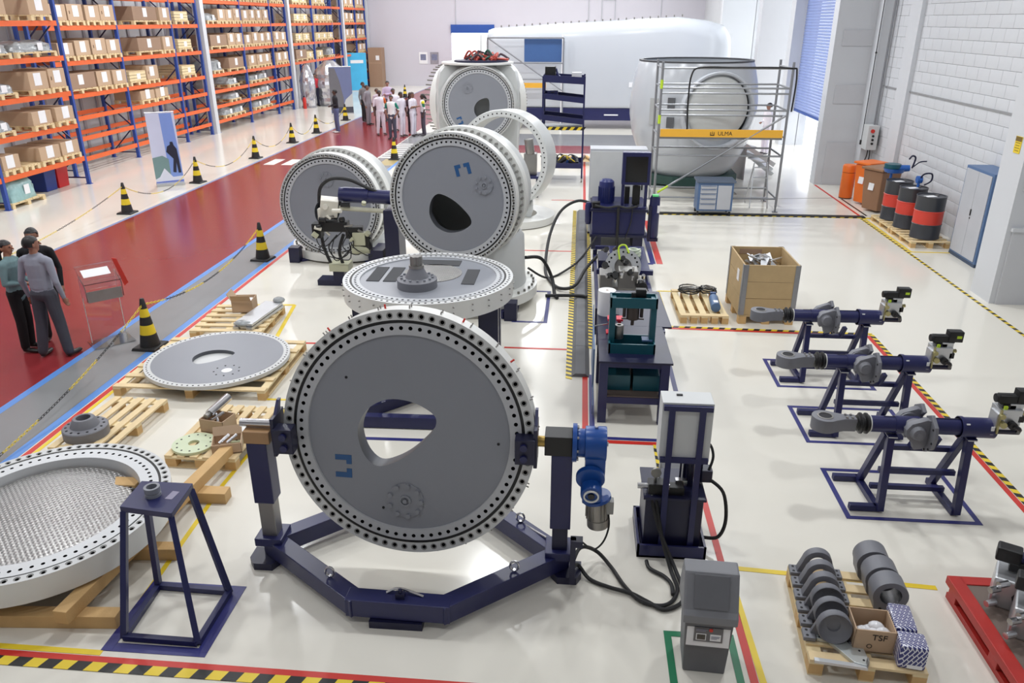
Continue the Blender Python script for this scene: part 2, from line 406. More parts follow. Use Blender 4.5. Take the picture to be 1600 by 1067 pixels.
# painted tie beam band and pilaster on the block wall
m = MB(); m.bx(XW - .07, XW, 13.1, 23.1, 2.74, 2.775); m.build('ledge', pm('ledge_grey', (150, 150, 152), .7), wr, sm=0)
def pier(n, x0, y0, y1, mat, bands=()):
    m = MB(); m.bx(x0, XW + .02, y0, y1, 0, ZT)
    o = struct(m.build('wall_pier_%d' % n, mat, sm=0)); return o
p1_ = pier(1, 6.78, 23.17, 23.6, WALLW)
m = MB()
for z0, z1 in ((0, 1.2), (2.25, 2.75), (3.75, 4.15)): m.bx(6.98, 7.78, 23.14, 23.18, z0, z1)
m.build('recessed_panel', PIERD, p1_, sm=0)
m = MB(); m.bx(7.78, 8.1, 22.7, 23.2, 0, ZT); m.build('side_column', WALLW, p1_, sm=0)
m = MB(); m.bx(8.0, 8.16, 20.85, 21.5, 0, ZT); m.build('pilaster', BLOCKW, wr, sm=0)
p2_ = pier(2, 6.93, 12.93, 13.6, WALLW)
m = MB(); m.bx(7.02, 8.1, 12.89, 12.95, 0, 1.28); m.bx(7.02, 8.1, 12.89, 12.95, 1.9, 9); m.build('recessed_panel', PIERD, p2_, sm=0)
m = MB(); m.bx(6.99, 8.1, 12.86, 12.95, 1.24, 1.30); m.build('ledge', WALLW, p2_, sm=0)
pier(3, 7.55, 31.0, 31.6, WALLW); pier(4, 7.0, 34.0, 34.6, PIERD); pier(5, 6.6, 41, 41.5, WALLW)
# roller shutter, each slat its own part
sh = struct(MB().bx(7.95, 8.0, 23.5, 31.0, 1.26, 1.34).build('door_2', SHUTD, sm=0)); sh['label'] = 'half open blue roller shutter in the right wall'
SL = MB()
prof = [(-.00, -.045), (-.022, -.02), (-.022, .02), (0, .045), (.012, .045), (.012, -.045)]
SL.add([(x, -3.75, z) for x, z in prof] + [(x, 3.75, z) for x, z in prof], [tuple(range(6)), tuple(reversed(range(6, 12)))] + [(i, (i + 1) % 6, 6 + (i + 1) % 6, 6 + i) for i in range(6)])
SLM = SL.mesh('slat', SHUT, 0)
for k in range(44): ob('slat', SLM, sh, (7.97, 27.25, 1.39 + k * .095))
m = MB(); m.bx(7.9, 8.05, 23.45, 31.05, 5.5, 7.2); m.build('shutter_housing', SHUTD, sh, sm=0)
# pale ground outside the doorways
struct(MB().bx(8.6, 30, 15, 58, -.32, -.02).build('ground_outside', pm('pale_concrete', (196, 192, 186), .8), sm=0))
# columns between the racks and under the roof on the right
for k, (x, y) in enumerate(((-15.25, 32.22), (-15.25, 42.05), (-15.25, 51.8), (-15.25, 57.7), (-16.6, 20.2))):
    m = MB(); m.bx(x - .17, x + .17, y - .15, y + .15, 0, ZT)
    struct(m.build('column_%d' % (k + 1), WALLW, sm=0))
# ================================================================== PALLET RACKS
def rack(label, xf, ys, zs, depth=1.0, H=6.3, skip=()):
    t = thing('pallet_rack', label, 'rack', (xf - depth / 2, (ys[0] + ys[-1]) / 2, 0), 0, 'pallet racks along the left wall')
    cx, cy = t.location.x, t.location.y
    for y in ys:
        for sx in (0, 1):
            x = (xf - .05 if sx == 0 else xf - depth + .05) - cx
            pc('post', t, (x, y - cy, H / 2), (.10, .085, H), RBLUE)
            pc('foot_plate', t, (x, y - cy, .006), (.16, .14, .012), RBLUE)
        k = 0; z = .18
        m = MB(); m.bar((xf - .05 - cx, y - cy, z), (xf - depth + .05 - cx, y - cy, z), .035, .035)
        while z < H - 1.0:
            a, b = (xf - .06 - cx, xf - depth + .06 - cx) if k % 2 else (xf - depth + .06 - cx, xf - .06 - cx)
            m.bar((a, y - cy, z), (b, y - cy, z + .85), .035, .035); z += .85; k += 1
        m.build('brace', NAVY, t, sm=0)
    for bi, (y0, y1) in enumerate(zip(ys[:-1], ys[1:])):
        for zi, z in enumerate(zs):
            if (bi, zi) in skip: continue
            for x in (xf - .03, xf - depth + .03):
                pc('beam', t, (x - cx, (y0 + y1) / 2 - cy, z), (.05, y1 - y0 - .09, .13), RORNG)
    return t
def small_pallet_mesh(w_, d):
    m = MB()
    for k in range(5): m.box((0, -w_ / 2 + w_ * (k + .5) / 5, .125), (d, w_ / 5 * .8, .022))
    for k in (-1, 0, 1):
        m.box((k * (d / 2 - .06), 0, .104), (.11, w_, .02))
        for j in (-1, 0, 1): m.box((k * (d / 2 - .06), j * (w_ / 2 - .06), .053), (.11, .11, .082))
        m.box((0, k * (w_ / 2 - .05), .006), (d, .1, .012))
    return m.mesh('small_pallet', PINE, 0)
_pal = {}
def rack_pallet(x, y, z, w_, d, label):
    key = (round(w_, 2), d)
    if key not in _pal: _pal[key] = small_pallet_mesh(w_, d)
    return tag(ob('small_pallet', _pal[key], None, (x, y, z)), label, 'pallet', 'pallets on the rack shelves')
def carton(x, y, z, w_, d, h, mat, label, lab=True, lw=.28):
    m = MB(); m.box((0, 0, h / 2), (d, w_, h))
    o = m.build('cardboard_box', mat, None, 0, .008, (x, y, z), (0, 0, random.uniform(-.02, .02)))
    tag(o, label, 'box', 'boxes on the rack shelves')
    s = MB(); s.box((0, 0, h + .001), (d, .05, .002)); s.build('packing_tape', pm('tape_tan', (168, 134, 98), .3), o, 0)
    if lab:
        s = MB(); s.box((d / 2 + .003, random.uniform(-.04, .04), h * .58), (.004, lw, lw * 1.1))
        s.build('paper_label', PAPER, o, 0)
    if h > .45:
        s = MB()
        s.box((d / 2 + .002, -w_ * .36, h * .5), (.004, .03, .09)); s.build('hand_hole', pm('box_hole', (90, 66, 46), .9), o, 0)
    return o
def slat_crate(x, y, z, w_, d, h, label):
    t = thing('slatted_crate', label, 'crate', (x, y, z), 0, 'crates on the rack shelves')
    n = 3; bh = h / n
    for k in range(n):
        for s in (-1, 1):
            pc('slat', t, (s * (d / 2 - .012), 0, bh * (k + .5)), (.024, w_, bh * .86), PINE2)
            pc('slat', t, (0, s * (w_ / 2 - .012), bh * (k + .5)), (d - .05, .024, bh * .86), PINE2)
    pc('lid', t, (0, 0, h + .01), (d, w_, .02), PINE)
    pc('paper_label', t, (d / 2 + .004, .05, h * .5), (.006, .22, h * .6), PAPER)
    return t
def wrapped(x, y, z, w_, d, h, label, mat=None):
    m = MB(); rnd = random.Random(int(y * 100 + z * 10)); n = 18; k = 7; p = []; f = []
    for j in range(k):
        t_ = j / (k - 1); rr = (1 - .12 * t_ - .35 * max(0, t_ - .75) / .25)
        for i in range(n):
            a = 2 * PI * i / n; e = .35
            cx_ = math.copysign(abs(math.cos(a)) ** e, math.cos(a)); sy_ = math.copysign(abs(math.sin(a)) ** e, math.sin(a))
            q = rr * (1 + rnd.uniform(-.06, .06)); p.append((cx_ * d / 2 * q, sy_ * w_ / 2 * q, h * t_ * (1 + rnd.uniform(-.1, .1) * (j > 0))))
    f = [(j * n + i, j * n + (i + 1) % n, (j + 1) * n + (i + 1) % n, (j + 1) * n + i) for j in range(k - 1) for i in range(n)] + [tuple(range(n - 1, -1, -1)), tuple((k - 1) * n + i for i in range(n))]
    m.add(p, f); o = m.build('film_wrapped_load', mat or FILM, None, 50, 0, (x, y, z))
    tag(o, label, 'wrapped load', 'film wrapped loads')
    s = MB(); s.box((d / 2 + .004, w_ * .1, h * .45), (.006, .2, min(.24, h * .7))); s.build('paper_label', PAPER, o, 0)
    return o
SHN = {1: ['top'], 2: ['lower', 'upper']}
def fill(rack_name, xf, z, shelf, slots):
    """slots: list of (kind, y0, y1)"""
    cnt = 0
    for kind, y0, y1 in slots:
        cnt += 1; w_ = (y1 - y0) * .94; y = (y0 + y1) / 2; zt = z + .065; d = 1.04; x = xf - .5
        where = '%s from left on %s shelf of %s' % (ORD[cnt - 1] if cnt <= 10 else 'last', shelf, rack_name)
        if kind in 'cmbs':
            x += random.uniform(-.02, .03)
        rack_pallet(x, y, zt, w_, d, 'small pine pallet under the load ' + where)
        zb = zt + .137
        if kind == 'c': carton(x, y, zb, w_ * .97, .98, random.uniform(.42, .48), CARD, 'tall cardboard box with white label, ' + where)
        elif kind == 'm': carton(x, y, zb, w_ * .97, .98, random.uniform(.33, .38), CARD, 'low cardboard box with white label, ' + where)
        elif kind == 'b': carton(x, y, zb, w_ * .97, .98, random.uniform(.42, .46), CARDD, 'wide brown cardboard box, ' + where, lw=.26)
        elif kind == 'o': carton(x, y, zb, w_ * .97, .98, .3, CARD, 'shallow cardboard box, ' + where)
        elif kind == 's': slat_crate(x, y, zb, w_ * .97, .98, .3, 'pale slatted wooden crate, ' + where)
        elif kind == 'w': wrapped(x, y, zb, w_, 1.0, random.uniform(.24, .3), 'film wrapped load, ' + where)
        elif kind == 't': wrapped(x, y, zb, w_, 1.0, .42, 'tall film wrapped load, ' + where)
def run(y0, s, w_=.84):
    out = []; y = y0
    for ch in s:
        wd = {'b': 1.75, 's': 1.15, '-': .5, 'w': 1.1, 't': 1.0, 'o': 1.0}.get(ch, w_)
        if ch != '-': out.append((ch, y, y + wd))
        y += wd
    return out
RN = ['the nearest rack', 'the second rack', 'the third rack', 'the fourth rack', 'the farthest rack']
# nearest rack
X1 = -14.12
Z1 = [.74, 1.65, 2.52, 3.44, 4.32, 5.2]
rack('blue and orange pallet rack nearest the camera at the left edge', X1, [14.55, 18.02, 21.46], Z1)
fill(RN[0], X1, .74, 'lowest', [('m', 18.12, 18.82), ('p', 18.86, 19.5), ('m', 19.55, 20.45), ('m', 20.5, 21.35)])
fill(RN[0], X1, 1.65, 'second', [('w', 17.9, 18.9), ('m', 19.55, 20.4), ('m', 20.5, 21.35)])
fill(RN[0], X1, 2.52, 'third', [('w', 18.1, 19.3), ('c', 19.75, 20.55), ('c', 20.6, 21.35)])
fill(RN[0], X1, 3.44, 'fourth', [('w', 18.2, 19.4), ('w', 19.5, 21.2)])
fill(RN[0], X1, 4.32, 'fifth', [('c', 18.75, 19.55), ('c', 20.35, 21.25)])
o = rack_pallet(X1 - .5, 18.75, 0, 1.3, 1.04, 'pine pallet on the floor under the nearest rack')
o = wrapped(X1 - .5, 18.7, .137, 1.1, .95, .55, 'green tinted film wrapped bundle on the floor under the nearest rack', GFILM)
for nm, y, mt, lb in (('storage_bin', 20.45, pm('bin_blue', (28, 52, 130), .4), 'dark blue plastic bin standing under the nearest rack'), ('storage_bin', 21.0, pm('bin_red', (196, 30, 36), .4), 'bright red plastic bin standing under the nearest rack')):
    t = thing(nm, lb, 'bin', (X1 - .75, y, 0), 0, 'coloured bins under the nearest rack')
    MB().box((0, 0, .3), (.5, .46, .6), top=(1.1, 1.1)).build('body', mt, t, 0, .02); MB().box((0, 0, .62), (.6, .54, .05)).build('lid', mt, t, 0, .015)
# second rack
X2 = -15.17
Z2 = [.42, 1.02, 1.62, 2.26, 3.2, 4.18, 5.08]
rack('blue and orange pallet rack behind the standing banner, second from camera', X2, [22.5, 26.1, 29.75, 31.9], Z2)
fill(RN[1], X2, 4.18, 'sixth', run(22.75, 'cccc') + run(26.65, '-bc') + run(30.0, 's'))
fill(RN[1], X2, 3.2, 'fifth', run(22.75, 'mccc') + run(26.65, '-bc') + run(30.0, 's'))
fill(RN[1], X2, 2.26, 'fourth', run(22.7, 'bcc') + run(26.3, 'sc') + run(30.0, 's'))
fill(RN[1], X2, 1.62, 'third', run(26.8, 'oo'))
fill(RN[1], X2, 5.08, 'seventh', run(22.75, 'cccc') + run(26.65, 'cc'))
# third rack
rack('blue and orange pallet rack between two white columns, third from camera', X2, [32.52, 36.1, 39.6, 41.75], Z2)
fill(RN[2], X2, 5.08, 'seventh', run(32.7, 'mmmm', .8) + run(36.3, 'mmmm', .8) + run(39.8, 'mm'))
fill(RN[2], X2, 4.18, 'sixth', run(32.7, 'wccc', .78) + run(36.3, 'cccc', .78))
fill(RN[2], X2, 3.2, 'fifth', run(32.7, 'bcc', .78) + run(36.3, 'mccc', .8) + run(39.8, 'cc', .9))
fill(RN[2], X2, 2.26, 'fourth', run(32.7, 't-b', .9) + run(36.4, 'ccc', .95) + run(39.8, 'cc', .9))
fill(RN[2], X2, 1.62, 'third', run(34.0, 'w') + run(36.4, 'ww'))
fill(RN[2], X2, 1.02, 'second', run(34.0, 'w') + run(36.5, 'ww'))
fill(RN[2], X2, .42, 'lowest', run(33.2, 'ww') + run(36.5, 'ww'))
# fourth rack
rack('blue and orange pallet rack over the foil wrapped parts, fourth from camera', X2, [42.4, 46.0, 49.6, 51.5], [2.26, 3.2, 4.18, 5.08])
fill(RN[3], X2, 5.08, 'top', run(42.9, 'ss') + run(46.2, 'ss'))
fill(RN[3], X2, 4.18, 'third', run(42.9, 'ss') + run(46.2, 'sss'))
fill(RN[3], X2, 3.2, 'second', run(42.9, 'ss') + run(46.2, 'sss'))
fill(RN[3], X2, 2.26, 'lowest', run(42.7, 'bs') + run(46.3, 's') + run(48.6, 't'))
# farthest rack
rack('blue and orange pallet rack in the far corner by the back wall', X2, [52.1, 54.9, 57.4], Z2, skip=((0, 0), (0, 1), (0, 2)))
for zi, nm in ((1, 'second'), (2, 'third'), (3, 'fourth'), (4, 'fifth'), (5, 'sixth'), (6, 'seventh')):
    fill(RN[4], X2, Z2[zi], nm, (run(52.3, 'cc', 1.1) if zi > 3 else []) + run(55.1, 'cc', 1.0))
# tall cartons in the far corner
for y, h, lb in ((57.2, 2.6, 'tall brown carton standing in the far corner beside the racks'),):
    o = MB().box((0, 0, h / 2), (.95, 1.0, h)).build('tall_carton', CARDD, None, 0, .01, (-14.5, 57.2, 0)); tag(o, lb, 'box')
    MB().box((0, -.502, h * .62), (.95, .004, .02)).build('seam', CARD, o, 0); MB().box((.2, -.505, h * .75), (.25, .006, .3)).build('paper_label', PAPER, o, 0)
# ================================================================== BEARINGS, HUBS, TURNING FRAME
def holed(mb, r0, r1, N, rh, hr, z, depth, K=8, cb=None, ms=0, mh=1, mc=2):
    da = PI / N
    for i in range(N):
        a = 2 * PI * i / N; outer = []; rim = []; hole = []; bot = []; cbr = []
        for k in range(K):
            ph = 2 * PI * k / K; c, s_ = math.cos(ph), math.sin(ph); q = max(abs(c), abs(s_)); u, v = c / q, s_ / q
            rr = rh + v * (r1 - rh) if v > 0 else rh + v * (rh - r0); th = a + u * da
            outer.append((rr * math.cos(th), rr * math.sin(th), z))
            def at(h, zz): x, y = rh + h * s_, h * c; return (x * math.cos(a) - y * math.sin(a), x * math.sin(a) + y * math.cos(a), zz)
            if cb: rim.append(at(cb, z)); cbr.append(at(cb * .97, z - .004))
            hole.append(at(hr, z - (.004 if cb else 0))); bot.append(at(hr, z - depth))
        loops = [outer] + ([rim, cbr] if cb else []) + [hole, bot]; mat_ = ([ms, mc, mc] if cb else [ms]) + [mh]
        vs_ = [p for l in loops for p in l]; base = len(mb.v); mb.v += vs_
        for li in range(len(loops) - 1):
            for k in range(K):
                mb.f.append((base + li * K + k, base + li * K + (k + 1) % K, base + (li + 1) * K + (k + 1) % K, base + (li + 1) * K + k)); mb.m.append(mat_[li])
        mb.f.append(tuple(base + (len(loops) - 1) * K + k for k in range(K))); mb.m.append(mh)
EGG = [(-.42, -.04), (-.40, .09), (-.31, .22), (-.15, .295), (.04, .28), (.19, .205), (.235, .13), (.19, .02), (.03, -.15), (-.12, -.25), (-.265, -.29), (-.37, -.2)]
SPOT = pm('spot_face', (150, 150, 148), .45, metal=.3)
RINGW = pm('ring_face_paint', (206, 207, 207), .4, var=.03)
RINGI = pm('inner_ring_paint', (186, 188, 192), .4, var=.03)
def ring_out(Rr, th, N, K=8, cb=None, depth=.1):
    m = MB(); s = Rr / 1.04
    holed(m, .958 * s, 1.04 * s, N, .995 * s, .016 * s, 0, depth, K, cb * s if cb else None)
    m.lathe([(1.04 * s, 0), (1.04 * s, -th), (.955 * s, -th), (.958 * s, 0)], 96, m=3)
    return m.mesh('outer_ring', [RINGW, HOLE, SPOT, WPAINT], 40)
def ring_in(Rr, th, N, K=8, depth=.08):
    m = MB(); s = Rr / 1.04
    holed(m, .837 * s, .932 * s, N, .892 * s, .0165 * s, -.004, depth, K)
    m.lathe([(.932 * s, -.004), (.932 * s, -th), (.80 * s, -th), (.837 * s, -.004)], 96, m=0)
    return m.mesh('inner_ring', [RINGI, HOLE], 40)
def seal_mesh(Rr):
    s = Rr / 1.04; return MB().lathe([(.96 * s, -.02), (.955 * s, -.008), (.935 * s, -.008), (.93 * s, -.02)], 96).mesh('seal', BLACK, 40)
def plate_mesh(Rr, th=.05, egg=True, rot=0.0, N=64, scl=1.0, mat=None, off=(0, 0), flip=1):
    s = Rr / 1.04; m = MB(); ro = .838 * s; z = -.02
    if not egg:
        m.lathe([(0, z), (ro, z), (ro, z - th), (0, z - th)], N); return m.mesh('plate', [mat or GPLATE], 30)
    pts = catmull([(x * s * scl, y * s * scl * flip, 0) for x, y in (EGG if flip > 0 else EGG[::-1])], 5, True); cr, sr = math.cos(rot), math.sin(rot)
    pts = [(p.x * cr - p.y * sr + off[0], p.x * sr + p.y * cr + off[1]) for p in pts]
    ccx = sum(p[0] for p in pts) / len(pts); ccy = sum(p[1] for p in pts) / len(pts); o = []; inn = []
    for x, y in pts:
        dx, dy = x - ccx, y - ccy; l = math.hypot(dx, dy); dx /= l; dy /= l
        b = ccx * dx + ccy * dy; c = ccx * ccx + ccy * ccy - ro * ro; t = -b + math.sqrt(b * b - c)
        o.append((ccx + dx * t, ccy + dy * t)); inn.append((x, y))
    n = len(pts); loops = [[(x, y, z) for x, y in o], [(x, y, z) for x, y in inn], [(x, y, z - .16) for x, y in inn], [(ccx + (x - ccx) * 1.06, ccy + (y - ccy) * 1.06, z - .16) for x, y in inn], [(x, y, z - th) for x, y in o]]
    vs_ = [p for l in loops for p in l]; fs = []; ms = []
    for li in range(4):
        for k in range(n): fs.append((li * n + k, li * n + (k + 1) % n, (li + 1) * n + (k + 1) % n, (li + 1) * n + k)); ms.append(0 if li != 1 else 1)
    n0 = len(m.m); m.add(vs_, fs); m.m[n0:] = ms
    return m.mesh('plate', [mat or GPLATE, pm('hole_lip_grey', (84, 86, 92), .4)], 30)
def bolt_flower(x, y, r, s=1.0):
    m = MB(); m.cyl((x, y, -.02), (x, y, -.012), r * 1.15, n=28); m.lathe([(.05 * s, -.012), (.05 * s, .004), (.035 * s, .004), (.035 * s, -.012)], 18, Matrix.Translation((x, y, 0)))
    m.cyl((x, y, -.012), (x, y, .01), .018 * s, n=10)
    for k in range(9):
        a = 2 * PI * k / 9; m.cyl((x + r * math.cos(a), y + r * math.sin(a), -.012), (x + r * math.cos(a), y + r * math.sin(a), .012), .02 * s, n=8)
    return m
def nuts_mesh(Rr, N, h=.035, r=.018):
    m = MB(); s = Rr / 1.04
    for k in range(N):
        a = 2 * PI * (k + .5) / N; x, y = .992 * s * math.cos(a), .992 * s * math.sin(a); m.cyl((x, y, -.01), (x, y, h), r, n=6); m.cyl((x, y, h), (x, y, h + .015), r * .6, n=6)
    return m.mesh('stud_nuts', NUT, 0)
def facing(az, el):
    """euler that turns local +Z to azimuth az (0 = toward -Y, positive to +X) and elevation el, local Y up"""
    n = Vector((math.sin(az) * math.cos(el), -math.cos(az) * math.cos(el), math.sin(el))); x = Vector((0, 0, 1)).cross(n).normalized(); y = n.cross(x)
    return Matrix((x, y, n)).transposed().to_euler()
# --- the big slewing bearing hung in the turning frame
big = thing('slewing_bearing', 'large upright bearing with grey plate and egg shaped opening, hung in navy turning frame', 'bearing', (-1.31, 5.40, 1.30), rot=facing(R(-2.4), R(8)))
ob('outer_ring', ring_out(1.04, .17, 74, 16, .0265), big); ob('inner_ring', ring_in(1.04, .17, 74, 16), big); ob('seal', seal_mesh(1.04), big)
ob('plate', plate_mesh(1.04), big)
bolt_flower(-.03, -.58, .135).build('bolt_pattern', GPLATE, big)
LOGOB = pm('logo_blue', (36, 84, 136), .4)
def logo(parent, M_):
    for sgn in (1, -1):
        m = MB(); m.prism([(-.075, .02), (-.02, .02), (-.02, .045), (.06, .045), (.06, .1), (.035, .1), (.035, .075), (-.075, .075)] if 0 else [(-.07, .1), (-.07, .055), (.025, .055), (.025, .02), (.07, .02), (.07, .1)], -.019, -.0165, M_ @ Matrix.Diagonal((1, sgn, 1, 1)))
        m.build('logo_mark', LOGOB, parent, 0)
logo(big, Matrix.Translation((-.55, -.31, 0)))
m = MB()
for x, y in ((-.5, .46), (.74, -.03), (-.22, -.66)): m.cyl((x, y, -.03), (x, y, -.016), .012, n=8)
m.build('pin_hole', HOLE, big)
m = MB()
for k in range(26):
    a = 2 * PI * k / 26 + .1; d = Vector((math.cos(a), math.sin(a), 0))
    for zz in (-.05, -.11): m.cyl(d * 1.03 + Vector((0, 0, zz)), d * 1.065 + Vector((0, 0, zz)), .006, n=6)
m.build('grease_nipples', STEELD, big)['kind'] = 'stuff'
m = MB()
for a in (65, 100, 128, 38):
    d = Vector((math.cos(R(a)), math.sin(R(a)), 0)); m.cyl(d * 1.03 + Vector((0, 0, -.08)), d * 1.075 + Vector((0, 0, -.08)), .008, n=6)
m.build('red_nipple_caps', TRED, big)

def W(root):
    l = -Vector(root.location)
    def f(mb, name, mat, sm=30, bev=0): return mb.build(name, mat, root, sm, bev, l)
    return f
tf = thing('turning_frame', 'navy steel turning frame with octagonal base, two posts and blue gearbox', 'frame', (-1.31, 5.4, 0))
B = W(tf)
Lp, FL, FR, Rp, BR, BL = (-2.56, 5.42), (-1.66, 4.75), (-.93, 4.73), (-.06, 5.44), (-.80, 6.15), (-1.78, 6.12)
for bi_, (a, b) in enumerate(((Lp, FL), (FL, FR), (FR, Rp), (Rp, BR), (BR, BL), (BL, Lp))):
    m = MB(); zb_ = .15 + .003 * (bi_ % 2); d = (Vector(b) - Vector(a)).normalized() * .05
    m.bar((a[0] - d.x, a[1] - d.y, zb_), (b[0] + d.x, b[1] + d.y, zb_), .15, .16); B(m, 'base_beam', NAVY, 0, .006)
m = MB(); m.bx(-1.52, -1.1, 4.64, 4.84, 0, .066); B(m, 'foot_plate', NAVYD, 0)
for x, y in ((-2.62, 5.38), (.0, 5.42)):
    m = MB(); m.prism([(x - .13, y - .06), (x - .07, y - .14), (x + .09, y - .14), (x + .13, y - .06), (x + .13, y + .09), (x - .13, y + .09)], 0, .068); B(m, 'foot_plate', NAVYD, 0)
for x, y in (Lp, Rp):
    m = MB(); m.bx(x - .065, x + .065, y - .065, y + .065, .2, .8); B(m, 'lower_post', STEELD if x < -1 else NAVYD, 0, .006)
    m = MB(); m.bx(x - .085, x + .085, y - .085, y + .085, .62 if x < -1 else .5, 1.2); B(m, 'upper_post', NAVY, 0, .008)
    m = MB(); m.bx(x - .12, x + .12, y - .12, y + .12, .2, .28); B(m, 'post_collar', NAVY, 0, .01)
m = MB(); m.bx(-2.66, -2.44, 5.33, 5.51, 1.2, 1.31); B(m, 'bearing_block', pm('bronze_block', (176, 138, 98), .45), 0, .008)
m = MB(); m.cyl((-2.7, 5.42, 1.35), (-2.4, 5.42, 1.35), .035); B(m, 'trunnion_shaft', STEEL)
m = MB(); m.bx(-.2, .02, 5.35, 5.53, 1.2, 1.37); B(m, 'bearing_block', BLACK, 0, .006)
m = MB(); m.cyl((-.27, 5.44, 1.28), (-.19, 5.44, 1.28), .045); B(m, 'trunnion_shaft', pm('brass', (190, 160, 90), .3, .8))
for sx, xc in ((-1, -2.38), (1, -.27)):
    m = MB(); m.bx(xc - .015, xc + .015, 5.28, 5.52, 1.12, 1.46); m.bx(min(xc, xc - sx * .16), max(xc, xc - sx * .16), 5.26, 5.38, 1.16, 1.38); B(m, 'clamp', NAVYD, 0, .006)
    m = MB()
    for zz in (1.22, 1.32): m.cyl((xc - sx * .09, 5.26, zz), (xc - sx * .09, 5.235, zz), .03, n=10)
    B(m, 'clamp_bolt', NAVY)
    m = MB(); m.prism([(5.28, 1.38), (5.42, 1.38), (5.5, 1.55), (5.46, 1.55)], xc - .012, xc + .012, Matrix(((0, 0, 1, 0), (1, 0, 0, 0), (0, 1, 0, 0), (0, 0, 0, 1)))); B(m, 'clamp_gusset', NAVY, 0)
gz = 1.28; gy = 5.44
m = MB(); m.cyl((.02, gy, gz), (.055, gy, gz), .155, n=28); B(m, 'gearbox_flange', GEARB)
m = MB(); m.cyl((.055, gy, gz), (.13, gy, gz), .115, n=24); m.cyl((.12, gy, gz), (.29, gy, gz), .14, n=28); m.bx(.125, .285, gy - .115, gy + .115, gz - .3, gz); B(m, 'gearbox_housing', GEARB, 35, .01)
m = MB()
for k in range(8):
    a = PI * k / 4; m.cyl((.055, gy + .135 * math.cos(a), gz + .135 * math.sin(a)), (.07, gy + .135 * math.cos(a), gz + .135 * math.sin(a)), .012, n=6)
m.cyl((.205, gy, gz + .14), (.205, gy, gz + .155), .015, n=8); m.cyl((.29, gy, gz), (.305, gy, gz), .02, n=8); B(m, 'flange_bolts', STEEL)
m = MB(); m.cyl((.17, gy - .1, 1.04), (.17, gy - .14, 1.03), .115, n=28); B(m, 'drive_flange', GEARB)
m = MB(); m.cyl((.18, gy - .06, .96), (.18, gy - .22, .93), .085, n=24); m.bx(.11, .26, gy - .17, gy + .02, .82, 1.0); B(m, 'angle_drive', GEARB, 35, .012)
m = MB(); m.lathe([(.062, 0), (.062, .012), (.05, .012), (.05, 0)], 24, Matrix.Translation((.18, gy - .222, .93)) @ zmat((0, -1, -.19)).to_4x4()); B(m, 'cover_ring', WPAINT)
m = MB(); m.cyl((.18, gy - .215, .931), (.18, gy - .232, .928), .028, n=14); B(m, 'shaft_end', BLACK)
m = MB(); m.cyl((.225, gy - .06, .83), (.23, gy - .06, .805), .12, n=28); B(m, 'motor_flange', GEARB)
m = MB(); m.cyl((.23, gy - .06, .805), (.245, gy - .06, .62), .085, n=24); m.cyl((.245, gy - .06, .625), (.25, gy - .06, .55), .09, n=24)
for k in range(16):
    a = PI * k / 8; m.box((.237 + .088 * math.cos(a), gy - .06 + .088 * math.sin(a), .71), (.012, .004, .16), rz=a)
B(m, 'motor', STEELD)
m = MB(); m.bx(.29, .37, gy - .1, gy - .02, .68, .80); B(m, 'terminal_box', pm('grey_alloy', (150, 150, 148), .5, .4), 0, .008)
m = MB(); m.bx(.03, .075, 5.22, 5.265, .05, .5); m.bx(.03, .13, 5.2, 5.28, .44, .5); B(m, 'sensor_post', NAVYD, 0)
m = MB(); m.tube(catmull([(.33, gy - .06, .68), (.34, 5.36, .55), (.3, 5.33, .42), (.22, 5.3, .36), (.13, 5.25, .46)], 6), .008); B(m, 'motor_cable', BLACK)
m = MB(); m.tube(catmull([(-2.45, 5.55, .2), (-2.2, 5.68, .22), (-1.9, 5.9, .22)], 4), .012); m.tube(catmull([(-.15, 5.55, .25), (-.4, 5.8, .22), (-.7, 6.05, .22)], 4), .012); m.tube(catmull([(-1.4, 4.78, .24), (-1.3, 4.8, .27), (-1.1, 4.76, .24)], 5), .01); B(m, 'hydraulic_pipe', STEEL)
m = MB(); m.box((-1.28, 4.74, .25), (.07, .05, .06)); m.cyl((-1.28, 4.74, .27), (-1.28, 4.74, .31), .015); B(m, 'pipe_valve', NAVYD)
for x, y in ((-1.9, 4.93), (-.42, 5.13), (-.42, 5.8)):
    m = MB(); m.tube([(x + .035 * math.cos(a), y, .285 + .045 * math.sin(a)) for a in [2 * PI * k / 12 for k in range(12)]], .010, 6, closed=True); m.cyl((x, y, .225), (x, y, .25), .015, n=8); B(m, 'lifting_eye', STEEL)
# hoses from the frame to the small hydraulic unit
hoses = [[(.05, 5.3, .2), (.12, 5.5, .22), (.26, 5.62, .1), (.39, 5.5, .03), (.49, 5.28, .025), (.61, 5.11, .025), (.76, 5.06, .025), (.87, 5.12, .025), (.93, 5.28, .025), (.90, 5.5, .03), (.82, 5.68, .25), (.76, 5.8, .56)],
         [(.05, 5.28, .16), (.1, 5.42, .1), (.2, 5.34, .025), (.36, 5.25, .025), (.54, 5.19, .025), (.67, 5.10, .025), (.80, 5.02, .025), (.95, 5.12, .025), (.97, 5.3, .025), (.93, 5.52, .05), (.80, 5.7, .3), (.72, 5.8, .56)],
         [(.7, 5.62, .025), (.72, 5.52, .025), (.83, 5.43, .025), (.885, 5.33, .025), (.885, 5.2, .025)]]
for i, h in enumerate(hoses):
    o = MB().tube(catmull(h, 6), .017, 8).build('hydraulic_hose', RUBB)
    tag(o, ['black hose looping over the floor from the turning frame', 'outer black hose looping over the floor to the small hydraulic unit', 'short black hose lying below the small hydraulic unit tray'][i], 'hose', 'hoses between turning frame and hydraulic unit')

